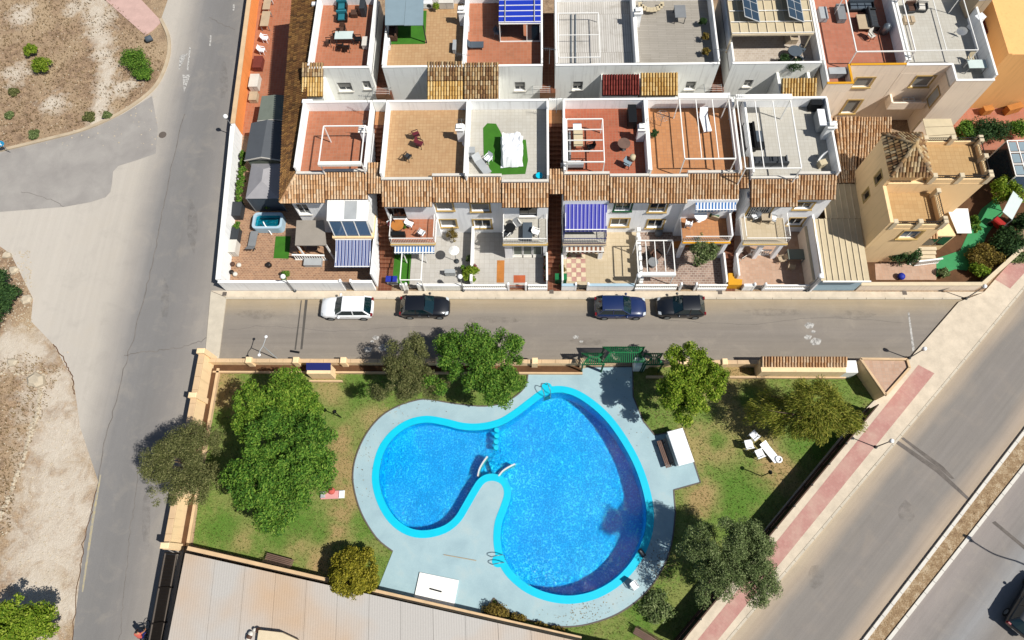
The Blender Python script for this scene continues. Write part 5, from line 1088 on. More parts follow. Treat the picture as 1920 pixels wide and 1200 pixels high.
for i in range(nsh):
    u0, u1 = L*i/nsh+0.01, L*(i+1)/nsh-0.01; a = A+ev*u0; b = A+ev*u1; lift = 0.012*(i % 2)
    sk = 0.35 if i == 0 else 0.0
    MB().slab(a+dn*14-ev*sk*3+Z*(0.9+lift), b+dn*14+Z*(0.9+lift), b+Z*lift, a+Z*lift, 0.04).build('roof_sheet', 'sheet_roof', nb)
a = A+ev*0.3-dn*(-0.3); 
wl = [A+ev*0.4+dn*0.25, A+ev*(L-0.4)+dn*0.25, A+ev*(L-0.4)+dn*13.8, A+ev*0.2+dn*13.8]
MB().prism([(o.x, o.y) for o in wl], 0, 2.1).build('wall', 'wall_beige', nb)
tag(MB().prism([W(486,1181,2.9), W(530,1186,2.9), W(560,1200,2.9), W(575,1225,2.9), W(480,1225,2.9)], 2.75, 3.0).build('roof_slab', 'cream'), 'cream flat corner slab on the pale sheet roof', 'slab')
dg = thing('debris_pile', 'small pile of white rubble bags on the pale sheet roof', 'rubble', (*W(480,1190,2.6), 2.55))
for i in range(7): MB().ball((rnd.uniform(-.5,.5), rnd.uniform(-.3,.3), 0.15), rnd.uniform(.12,.22), 5, 0.7).build('bag', ['offwhite', 'lightgrey', 'brown'][i % 3], dg, True)
# dark gate and fence at the lower left, along the road
fl = thing('road_fence', 'dark slatted gate and fence along the road at lower left', 'fence', (-24.8, -2, 0))
for i in range(40): y = 1.4-0.22*i; MB().box(-25.0, -24.95, y-0.212, y, 0.05, 1.9).build('board', 'metal_dark', fl)
MB().bar((-24.92, 1.5, 1.85), (-24.92, -7.5, 1.85), 0.06, 0.08).bar((-24.92, 1.5, 0.3), (-24.92, -7.5, 0.3), 0.06, 0.08).build('rail', 'grate', fl)
for i in range(5): MB().box(-24.94, -24.86, 1.5-2.2*i-0.05, 1.5-2.2*i+0.05, 0, 1.95).build('post', 'metal_dark', fl)
struct('passage', MB().sheet([(-24.6, -8), (-23.2, -8), (-23.2, 1.6), (-24.6, 1.6)], 0.03), 'asphalt_patch')
# right-hand fence: dark panels between posts on a low wall
P0, P1 = Vector((*W(1276,1206,1.8), 0)), Vector((*W(1648,757,1.8), 0)); fr_ = thing('garden_fence', 'dark panelled fence of the pool garden along the pink cycle path', 'fence', tuple(P0)); n = 11
MB().bar(P0+Z*0.25, P1+Z*0.25, 0.22, 0.5).build('base_wall', 'brown', fr_)
for i in range(n):
    a = P0.lerp(P1, i/n); b = P0.lerp(P1, (i+1)/n); d = (b-a).normalized()*0.06
    MB().bar(a+d+Z*1.15, b-d+Z*1.15, 0.04, 1.2).build('panel', 'metal_dark', fr_); MB().bar(a+d+Z*1.8, b-d+Z*1.8, 0.08, 0.07).build('rail', 'brown', fr_)
    MB().box(a.x-0.06, a.x+0.06, a.y-0.06, a.y+0.06, 0, 1.9).build('post', 'metal_dark', fr_)
# green entrance pergola
def green_roof(label, l, r_, t, b, z, n, hip=0.25):
    o = thing('entrance_pergola', label, 'pergola', (*W((l+r_)/2, (t+b)/2, z), 0), 0, 'green entrance pergolas'); x0, x1 = W(l, b, z)[0], W(r_, b, z)[0]; y0, y1 = W((l+r_)/2, b, z)[1], W((l+r_)/2, t, z)[1]; ym = (y0+y1)/2; zr = z+0.45
    MB().bar((x0+hip*2, ym, zr), (x1-hip*2, ym, zr), 0.07, 0.07).build('ridge', 'green_paint', o)
    for i in range(n+1):
        x = x0+(x1-x0)*i/n; xm = min(max(x, x0+hip*2), x1-hip*2)
        MB().bar((x, y0, z), (xm, ym, zr), 0.055, 0.06).build('slat', 'green_paint', o); MB().bar((x, y1, z), (xm, ym, zr), 0.055, 0.06).build('slat', 'green_paint', o)
    for y in (y0+0.03, y1-0.03): MB().bar((x0, y, z-0.06), (x1, y, z-0.06), 0.08, 0.08).build('beam', 'green_dark', o)
    for x in (x0+0.08, x1-0.08):
        for y in (y0+0.06, y1-0.06): MB().box(x-0.05, x+0.05, y-0.05, y+0.05, 0.07, z-0.1).build('post', 'green_dark', o)
    return o
green_roof('tall middle section of the green slatted entrance pergola', 1131, 1211, 650, 679, 2.5, 22); green_roof('low left wing of the green slatted entrance pergola', 1091, 1134, 662, 684, 2.1, 11); green_roof('low right wing of the green entrance pergola beside tree', 1209, 1245, 662, 684, 2.1, 9)
tag(MB().bbox(W(1186,694)[0], W(1206,694)[0], W(1190,697)[1], W(1190,680)[1], 0.07, 1.4, 0.05).build('gate_pier', 'wall_dirty'), 'grey stone gate pier beneath the green pergola', 'pier')
# pump house with tiled top, brick-paved corner, meter cabinet
ph = thing('pump_house', 'long cream pump house with tiled ridge beside the street', 'shed', (*W(1510,690), 0)); a = W(1428,697,1.6); b = W(1587,697,1.6); yt = W(1510,668,2.1)[1]
MB().box(a[0], b[0], a[1], yt-0.1, 0, 1.6).build('wall', 'wall_garden', ph); tile_roof(ph, (a[0]-0.05, yt, 2.05), (b[0]+0.05, yt, 2.05), (b[0]+0.05, a[1]+0.35, 1.75), (a[0]-0.05, a[1]+0.35, 1.75), 'tile')
MB().bbox(b[0]+0.01, b[0]+0.9, a[1], yt-0.1, 0, 1.5, 0.03).build('side_block', 'white', ph)
tri = thing('corner_block', 'triangular brick topped block at the street corner of the garden', 'block', (*W(1660,700), 0)); TP = [W(1613,673,1.7), W(1700,674,1.7), W(1705,690,1.7), W(1660,741,1.7)]
MB().prism(TP, 0, 1.6).build('wall', 'wall_garden', tri); MB().prism(offset_loop(TP, 0.12), 1.601, 1.66).build('paving', 'fl_peach', tri)
TPr = TP + [TP[0]]
for p, q in zip(TPr, TPr[1:]): MB().bar((p[0], p[1], 1.7), (q[0], q[1], 1.7), 0.16, 0.2).build('kerb', 'peach', tri)
mc = thing('meter_cabinet', 'cream meter cabinet with navy tiled top on the street wall', 'cabinet', (*W(598,686), 0)); a = W(576,692,1.5); b = W(620,692,1.5)
MB().box(a[0], b[0], a[1]-0.35, a[1]+0.35, 0, 1.5).build('body', 'wall_garden', mc); MB().slab((a[0]-0.05, a[1]-0.1, 1.55), (b[0]+0.02, a[1]-0.1, 1.55), (b[0]+0.02, a[1]+0.42, 1.75), (a[0]-0.05, a[1]+0.42, 1.75), 0.06).build('top', 'navy', mc)
MB().box(a[0]-0.2, b[0]+0.6, a[1]-0.62, a[1]-0.5, 0, 0.3).build('plinth', 'peach', mc)

# ---- street furniture ----------------------------------------------------------------------------------------------
def lamp(base, h, label, zb=0.1, r=0.2, mat='white'):
    t = thing('street_lamp', label, 'street lamp', (*W(*base), zb), 0, 'globe street lamps')
    MB().tube([(0,0,0),(0,0,0.5),(0,0,h-0.25)], [0.07,0.045,0.035], 8).build('pole', 'grey', t, True); MB().lathe([(0.12,0),(0.12,0.1),(0.06,0.14)], (0,0,0), 10).build('base', 'darkgrey', t, True)
    MB().ball((0,0,h), r, 8).build('globe', 'globe', t, True); MB().lathe([(0.1,h-r-0.08),(0.12,h-r+0.03)], (0,0,0), 10).build('collar', 'darkgrey', t, True)
for b_, h, lab in (((449,258),2.85,'globe lamp on the left road beside the orange wall'), ((554,547),2.85,'globe lamp by the white wall of the corner yard'), ((869,546),2.7,'globe lamp by the lime shrub on the pavement'), ((1188,545),2.8,'globe lamp on the pavement behind the blue car'), ((1511,546),2.8,'globe lamp at the left corner of the carport'), ((1640,839),2.4,'globe lamp on the cycle path beside the lawn fence'), ((1809,561),2.4,'globe lamp at the villa corner of the street end'), ((1703,672),2.2,'globe lamp at the brick topped corner block')):
    lamp(b_, h, lab, r=0.16 if h < 2.5 else 0.2)
t = thing('garden_light', 'dark garden lamp post on the lawn below the white chairs', 'garden lamp', (*W(1428,893), 0.02)); MB().tube([(0,0,0),(0,0,1.9)], 0.04, 6).build('pole', 'black', t, True); MB().lathe([(0.06,1.85),(0.16,1.9),(0.02,2.1)], (0,0,0), 8).build('head', 'black', t, True)
t = thing('garden_light', 'dark garden lamp post at the edge of the big leafy tree', 'garden lamp', (*W(640,783), 0.02)); MB().tube([(0,0,0),(0,0,1.9)], 0.04, 6).build('pole', 'black', t, True); MB().lathe([(0.06,1.85),(0.16,1.9),(0.02,2.1)], (0,0,0), 8).build('head', 'black', t, True)
t = thing('street_light', 'white double armed street light above the garden wall', 'street light', (*W(523,675), 0), 0); MB().tube([(0,0,0),(0,0,3.4)], [0.05,0.03], 8).build('pole', 'lightgrey', t, True)
for sx in (-1, 1): MB().tube([(0,0,3.35),(0.12*sx,0.35*sx,3.45),(0.15*sx,0.6*sx,3.45)], 0.03, 6).build('arm', 'lightgrey', t, True); MB().ball((0.15*sx,0.7*sx,3.43), 0.12, 6, 0.4).build('lamp_head', 'plastic_white', t, True)
ks_ = Vector((SUN_DIR.x, SUN_DIR.y, 0))/SUN_DIR.z; hd = Vector((*W(1822,1014), 0))+ks_*7.0+Z*7.0; md = Vector((*W(1862,1038), 0))+ks_*7.1+Z*7.1; tp = Vector((*W(1905,1052), 0))+ks_*6.6+Z*6.6; base = Vector((tp.x, tp.y, 0))
t = thing('street_light', 'tall dark street light beyond the right edge, arm over the avenue', 'street light', tuple(base))
MB().tube([base, tp], [0.09, 0.06], 8).build('pole', 'darkgrey', t); MB().tube([tuple(q) for q in smooth_open([tp, md, hd], 6)], 0.05, 6).build('arm', 'darkgrey', t); dr = (hd-md).normalized()
MB().tube([hd-dr*0.1, hd+dr*0.15, hd+dr*0.75], [0.06, 0.16, 0.1], 8).build('lamp_head', 'darkgrey', t)
def sign(px, py, z, label, face, extra):
    t = thing('road_sign', label, 'road sign', (*W(px, py), 0), math.radians(38)); MB().tube([(0,0,0),(0,0,z+0.3)], 0.03, 6).build('post', 'grey', t, True)
    MB().add([(0.33*math.cos(6.283*i/20), -0.05, z+0.33*math.sin(6.283*i/20)) for i in range(20)]+[(0.33*math.cos(6.283*i/20), -0.03, z+0.33*math.sin(6.283*i/20)) for i in range(20)], [tuple(range(20)), tuple(range(39,19,-1))]+[(i,(i+1)%20,20+(i+1)%20,20+i) for i in range(20)]).build('plate', face, t, True)
    MB().add(*extra(z)).build('symbol', 'white', t, True)
arrow = lambda z: ([(-0.05,-0.056,z-0.2),(0.05,-0.056,z-0.2),(0.05,-0.056,z+0.05),(0.13,-0.056,z+0.05),(0,-0.056,z+0.24),(-0.13,-0.056,z+0.05),(-0.05,-0.056,z+0.05)], [(0,1,2,6),(5,3,4)])
barf = lambda z: ([(-0.22,-0.056,z-0.07),(0.22,-0.056,z-0.07),(0.22,-0.056,z+0.07),(-0.22,-0.056,z+0.07)], [(0,1,2,3)])
M['sign_blue'] = plain('m_sign_blue', '#2a9fd0', 0.4, 0.03); M['sign_red'] = plain('m_sign_red', '#b01830', 0.4, 0.03)
sign(20, 286, 1.35, 'round blue arrow sign on the vacant lot corner', 'sign_blue', arrow); sign(10, 279, 1.8, 'round red no entry sign at the left edge', 'sign_red', barf)
for i, (px, py, lab) in enumerate(((305,253,'round manhole cover on the left road'),)): tag(MB().lathe([(0.34,0),(0.34,0.02)], (*W(px,py), 0.006), 20).build('manhole_cover', 'grate'), lab, 'manhole cover')
for i, (px, py, lab) in enumerate(((421,551,'square drain grate at left pavement end'),(761,547,'square drain grate near black car roof'),(1034,547,'square drain grate at the middle alley mouth'),(1350,548,'square drain grate right of the black hatchback'),(1696,549,'square drain grate in front of villa wall'))):
    x, y = W(px, py, 0.12); tag(MB().box(x-0.17, x+0.17, y-0.17, y+0.17, 0.1, 0.13).build('drain_grate', 'grate'), lab, 'drain grate', 'drain grates on the pavement')
t = thing('barrel', 'small blue barrel lying by the pink slab', 'barrel', (*W(282,77), 0.3), 0.5); MB().tube([(-0.3,0,0),(-0.28,0,0),(0.28,0,0),(0.3,0,0)], [0.22,0.27,0.27,0.22], 12).build('body', 'slate', t, True)
# ---------------------------------------------------------------- foliage
def leaf_mesh(pos, nrm, size, aspect, rng, mat, parent, name='crown', droop=None):
    "one lens-shaped leaf (a folded quad) at each position"
    n = len(pos); nrm = nrm/np.linalg.norm(nrm, axis=1, keepdims=True)
    if droop is not None: ax = droop/np.linalg.norm(droop, axis=1, keepdims=True)
    else: ax = rng.normal(size=(n, 3))
    ax = ax-(ax*nrm).sum(1, keepdims=True)*nrm; ax /= np.maximum(np.linalg.norm(ax, axis=1, keepdims=True), 1e-6)
    sd = np.cross(nrm, ax); L = (size*rng.uniform(0.6, 1.35, n))[:, None]; Wd = L*aspect
    v = np.empty((n, 4, 3)); v[:, 0] = pos-ax*L; v[:, 1] = pos+sd*Wd+nrm*Wd*0.25; v[:, 2] = pos+ax*L; v[:, 3] = pos-sd*Wd+nrm*Wd*0.25
    off = np.array(ORIGIN.get(parent.name, Vector((0, 0, 0)))); v -= off
    me = bpy.data.meshes.new(name); me.vertices.add(n*4); me.vertices.foreach_set('co', v.reshape(-1)); me.loops.add(n*4); me.loops.foreach_set('vertex_index', np.arange(n*4, dtype=np.int32))
    me.polygons.add(n); me.polygons.foreach_set('loop_start', np.arange(0, n*4, 4, dtype=np.int32)); me.update(calc_edges=True); me.validate()
    me.materials.append(M[mat]); o = bpy.data.objects.new(name, me); COL.objects.link(o); o.parent = parent; ORIGIN[o.name] = Vector(off); return o
def lobes(dirs, rng, k=7, amp=0.36):
    "smooth uneven factor over directions"
    f = np.zeros(len(dirs))
    for _ in range(k):
        d = rng.normal(size=3); d /= np.linalg.norm(d); f += np.cos((dirs@d)*rng.uniform(3, 7)+rng.uniform(0, 6.28))
    return 1+amp*f/math.sqrt(k)
def tree(label, px, py, zc, rx, ry, rz, mat, seed, n=22000, leaf=0.11, aspect=0.42, clumps=130, cr=0.55, name='tree', trunk=True, hang=0.0, trunk_xy=None, cat='tree', floor=0.25, shell=0.4, amp=0.36, nb=0):
    if n > 9000: n = int(n*1.45); leaf *= 0.82
    cx, cy = W(px, py, zc); bx, by = trunk_xy or (cx, cy); rng = np.random.default_rng(seed)
    t = thing(name, label, cat, (bx, by, 0)); C = np.array((cx, cy, zc))
    d = rng.normal(size=(clumps, 3)); d[:, 2] = np.where(d[:, 2] < -0.35, -d[:, 2], d[:, 2]); d /= np.linalg.norm(d, axis=1, keepdims=True)
    rad = (shell+(1-shell)*rng.random(clumps)**0.6)*lobes(d, np.random.default_rng(seed+5), amp=amp)
    cc = C+d*rad[:, None]*np.array((rx-cr*0.6, ry-cr*0.6, rz-cr*0.5))
    if nb:
        bd = rng.normal(size=(nb, 3)); bd[:, 2] = np.abs(bd[:, 2])*0.5; bd /= np.linalg.norm(bd, axis=1, keepdims=True); br = rng.uniform(0.3, 0.48, nb); bc = bd*(1.0-br*rng.uniform(0.9, 1.25, nb))[:, None]; bc[0] = (0, 0, 0.35)
        pb = br**2; k_ = rng.choice(nb, clumps, p=pb/pb.sum()); cc = C+(bc[k_]+d*(br[k_]*(0.6+0.4*rng.random(clumps)))[:, None])*np.array((rx, ry, rz))
    cs = cr*rng.uniform(0.6, 1.35, clumps); wt = cs**2; idx = rng.choice(clumps, n, p=wt/wt.sum())
    ld = rng.normal(size=(n, 3)); ld /= np.linalg.norm(ld, axis=1, keepdims=True); ld[:, 2] *= 0.75
    pos = cc[idx]+ld*(cs[idx]*rng.random(n)**0.45)[:, None]
    if hang: pos[:, 2] -= hang*rng.random(n)*(np.linalg.norm((pos-C)[:, :2], axis=1)/max(rx, ry))
    keep = pos[:, 2] > floor; pos = pos[keep]; ld = ld[keep]; idx = idx[keep]
    nr = ld*0.7+rng.normal(size=ld.shape)*0.55+np.array((0, 0, 0.45))
    dr = None
    if hang: dr = (pos-C)*np.array((1, 1, 0.2))+rng.normal(size=pos.shape)*0.6+np.array((0, 0, -0.8))
    stuffpart(leaf_mesh(pos, nr, leaf, aspect, rng, mat, t, 'crown', dr))
    if trunk:
        r = random.Random(seed); fork = Vector((bx+(cx-bx)*0.4, by+(cy-by)*0.4, max(0.6, zc-rz*0.75))); w_ = 0.05+0.035*max(rx, ry)
        MB().tube([(bx, by, 0), (bx*0.6+fork.x*0.4, by*0.6+fork.y*0.4, fork.z*0.5), fork], [w_*1.5, w_*1.1, w_], 8).build('trunk', 'bark', t)
        for k in r.sample(range(clumps), min(clumps, 16)):
            e = Vector(cc[k]); m = fork.lerp(e, 0.5)+Vector((r.uniform(-.25,.25), r.uniform(-.25,.25), r.uniform(0,.3)))
            MB().tube([fork, m, e], [w_*0.6, w_*0.3, 0.015], 5).build('limb', 'bark', t)
    return t
def bush(label, px, py, r, h, mat, seed, n=1500, leaf=0.07, name='shrub', cat='shrub', ry=None, z0=0.0, clumps=26):
    return tree(label, px, py, z0+h*0.5, r, ry or r, h*0.55, mat, seed, n, leaf, 0.45, clumps, r*0.35, name, False, 0, None, cat, z0+0.02, 0.35, 0.15)
tree('tall yellow green leafy tree in the upper left pool garden corner', 517, 765, 4.3, 3.3, 2.9, 2.4, 'leaf_mid', 11, 26000, 0.12, clumps=150, cr=0.5, nb=9)
tree('large deep green leafy tree left of the pool', 533, 868, 4.8, 3.9, 4.3, 2.8, 'leaf_green', 12, 42000, 0.12, clumps=230, cr=0.52, nb=14)
tree('grey olive feathery tree leaning over the left road', 350, 870, 4.2, 3.5, 3.2, 2.2, 'leaf_olive', 13, 28000, 0.085, 0.3, 180, 0.45, nb=9, trunk_xy=W(400, 880))
tree('dark olive tree at the left of the street wall pair', 768, 702, 3.6, 2.7, 2.3, 1.8, 'leaf_olive', 14, 21000, 0.085, 0.3, 90, 0.45)
tree('broad bright green tree overhanging the pool deck', 902, 686, 4.2, 4.1, 3.3, 2.3, 'leaf_green', 15, 26000, 0.11, clumps=150, cr=0.48, nb=10)
tree('yellow green tree right of the green entrance pergola', 1281, 722, 4.0, 3.5, 3.1, 2.0, 'leaf_lime', 16, 19000, 0.115, clumps=120, cr=0.42, nb=11)
tree('drooping golden green pepper tree by the right fence', 1530, 768, 3.4, 3.4, 2.3, 2.0, 'leaf_willow', 17, 22000, 0.15, 0.16, 130, 0.5, hang=1.2)
tree('grey green olive tree at the lower right of the pool', 1362, 1058, 3.9, 3.3, 3.5, 2.4, 'leaf_sage', 18, 40000, 0.085, 0.32, 260, 0.42, nb=12)
tree('round clipped golden bush at the lower left pool deck', 665, 1076, 1.5, 1.75, 1.8, 1.45, 'leaf_gold', 19, 17000, 0.09, 0.5, 150, 0.34, 'round_bush', cat='bush', shell=0.8, amp=0.07)
bush('bronze hedge shrub at deck corner above the sheet roof', 932, 1148, 0.85, 1.0, 'leaf_brown', 21, 2600, ry=0.6); bush('second bronze hedge shrub along the sheet roof wall', 970, 1162, 0.65, 0.8, 'leaf_brown', 22, 1700, ry=0.5)
bush('third bronze hedge shrub along the sheet roof wall', 1012, 1177, 0.55, 0.8, 'leaf_brown', 23, 1400, ry=0.45); bush('last bronze hedge shrub along the sheet roof wall', 1046, 1184, 0.6, 0.8, 'leaf_brown', 24, 1500, ry=0.45)
bush('low mound of green ground plants under the olive tree', 1235, 1142, 1.2, 0.6, 'leaf_sage', 25, 3000, 0.09)
tree('lime green tree cut by the lower left corner', 40, 1176, 2.4, 2.3, 1.8, 1.5, 'leaf_lime', 26, 14000, 0.13, clumps=80)
tree('dense green hedge bush cut by the left edge', 0, 556, 1.2, 1.9, 2.2, 1.2, 'leaf_dark', 27, 9000, 0.1, clumps=70, name='roadside_bush', cat='bush', trunk=False)
for i, (x, y, r_, h, m, lab) in enumerate(((78,121,0.95,1.4,'leaf_lime','round green shrub, larger of two on the vacant lot'), (58,95,0.65,1.0,'leaf_lime','round green shrub, smaller of two on the vacant lot'), (252,112,1.5,1.3,'leaf_green','sprawling green shrub near the kerb of the vacant lot'), (268,138,0.9,0.8,'leaf_green','low green runner below the sprawling shrub'), (25,172,0.5,0.4,'leaf_olive','dark tussock at left of the vacant lot'), (18,215,0.5,0.35,'leaf_sage','low green tussock near the signs'), (64,252,0.55,0.4,'leaf_sage','sage tussock beside the vacant lot kerb'), (168,218,0.6,0.3,'leaf_olive','weedy patch beside the sandy path'), (200,216,0.45,0.4,'leaf_sage','tussock at the kerb end of the path'))):
    bush(lab, x, y, r_, h, m, 40+i, int(1500+1800*r_))
for i, (x, y, rx_, ry_, h, m, lab) in enumerate(((1692,478,1.5,0.85,1.6,'leaf_dark','dark spiky palm shrub before the villa front wall'), (1880,358,1.3,1.4,2.4,'leaf_lime','yellow green tree behind the villa terrace'), (1855,245,1.9,0.9,2.2,'leaf_dark','dense dark hedge behind the villa, middle clump'), (1805,245,0.9,0.8,1.8,'leaf_green','green shrub at the left end of the villa back hedge'), (1905,245,1.1,0.8,1.8,'leaf_green','green shrub at the right end of the villa back hedge'), (1845,480,1.3,1.3,1.2,'leaf_brown','dry brown green shrub beside the green paving'), (1835,507,0.9,0.6,1.2,'leaf_lime','bright palm shrub at the villa street corner'), (1890,455,1.6,1.0,1.6,'leaf_dark','dark hedge along the villa corner wall'), (1915,420,1.0,1.0,1.6,'leaf_dark','dark hedge shrub cut by the right edge'), (1905,482,1.2,0.5,1.1,'leaf_sage','low sage hedge along the diagonal wall'), (1822,425,0.5,0.9,1.5,'leaf_green','banana like plant beside the white porch canopy'), (1770,512,0.5,0.4,0.6,'leaf_sage','small plant at the edge of the green paving'), (1885,440,0.8,0.8,1.3,'leaf_dark','dark shrub beside the red cart'))):
    bush(lab, x, y, rx_, h, m, 60+i, int(2200*rx_*ry_+900), 0.09, ry=ry_)
tree('small dark green tree in the crazy paved patio', 1318, 476, 2.2, 1.15, 1.3, 1.1, 'leaf_sage', 80, 6500, 0.075, 0.4, 60, 0.3)
bush('lime green shrub at the street wall of the cream patio', 882, 512, 0.75, 1.5, 'leaf_lime', 81, 2600, 0.1); bush('green palm in the checkered patio corner', 1063, 470, 0.45, 1.6, 'leaf_sage', 82, 1300, 0.1)
bush('dry bare shrub against the white patio wall', 848, 440, 0.55, 1.4, 'leaf_brown', 83, 900, 0.06); bush('small fern by the white patio wall', 880, 487, 0.35, 0.8, 'leaf_sage', 84, 700); bush('dark red shrub beside the lime shrub', 888, 502, 0.35, 0.8, 'rust', 85, 500)
for i in range(7):
    bush('%s green shrub of the hedge inside the white yard wall' % ['lowest', 'second', 'third', 'fourth', 'fifth', 'sixth', 'topmost'][i], 449+i*1.6, 375-i*13.5, 0.32, 1.3, 'leaf_green', 90+i, 800, 0.07, 'hedge_shrub', ry=0.42)['group'] = 'hedge along the white wall'
for i, (x, y, r_, lab) in enumerate(((446,425,0.35,'leafy plant in the pot between dark planters'), (536,516,0.4,'green plant behind the white corner yard wall'), (505,385,0.5,'dark climber below the grey gazebo'), (868,505,0.25,'small green plant on the white wall end'), (1053,505,0.35,'brown potted flowers beside checkered paving'), (1052,520,0.3,'lower brown potted flowers beside checkered paving'))):
    bush(lab, x, y, r_, 1.0, 'leaf_brown' if i > 3 else 'leaf_green', 100+i, 700)
for i, (x, y, r_, h, m, lab) in enumerate(((1212,236,0.28,0.7,'leaf_sage','potted cactus on the orange terrace'), (1228,250,0.3,0.6,'leaf_dark','dark potted plant on the orange terrace'), (1470,112,0.6,1.0,'leaf_dark','leafy plant by the dark terrace table'), (1490,125,0.7,1.0,'leaf_dark','leafy plant at the corner of the stone terrace'), (818,12,0.35,0.9,'leaf_lime','potted palm on the tan back terrace'), (1318,40,0.35,0.9,'leaf_dark','potted plant row on grey deck, upper one'), (1322,70,0.35,0.9,'leaf_brown','potted plant row on grey deck, middle one'), (1323,98,0.35,0.8,'leaf_brown','potted plant row on grey deck, lower one'))):
    bush(lab, x, y, r_, h, m, 120+i, 900, 0.06, z0=6.0)
# crowns also drop a little litter: fallen leaves under the trees
lf = MB(); r = random.Random(31); vs = []; fs = []
for _ in range(2600):
    px, py, sp = r.choice([(430,720,60),(530,900,90),(640,880,60),(720,740,60),(1230,760,60),(1500,760,110),(1340,1090,90),(420,740,40),(1100,1140,60),(1240,1060,30)])
    x, y = W(px+r.gauss(0, sp*.6), py+r.gauss(0, sp*.6))
    if not inside((x, y), GARDEN) or inside((x, y), POOL_OUT): continue
    a = r.uniform(0, 6.28); l = r.uniform(.03, .07); z = 0.03 if not inside((x, y), DECK) else 0.075; b = len(vs); c_, s_ = math.cos(a)*l, math.sin(a)*l
    vs += [(x-c_, y-s_, z), (x+s_*.4, y-c_*.4, z+.01), (x+c_, y+s_, z), (x-s_*.4, y+c_*.4, z+.01)]; fs.append((b, b+1, b+2, b+3))
lf.add(vs, fs); tag(lf.build('fallen_leaves', 'dry'), 'dry fallen leaves scattered under the garden trees', 'leaves', kind='stuff')
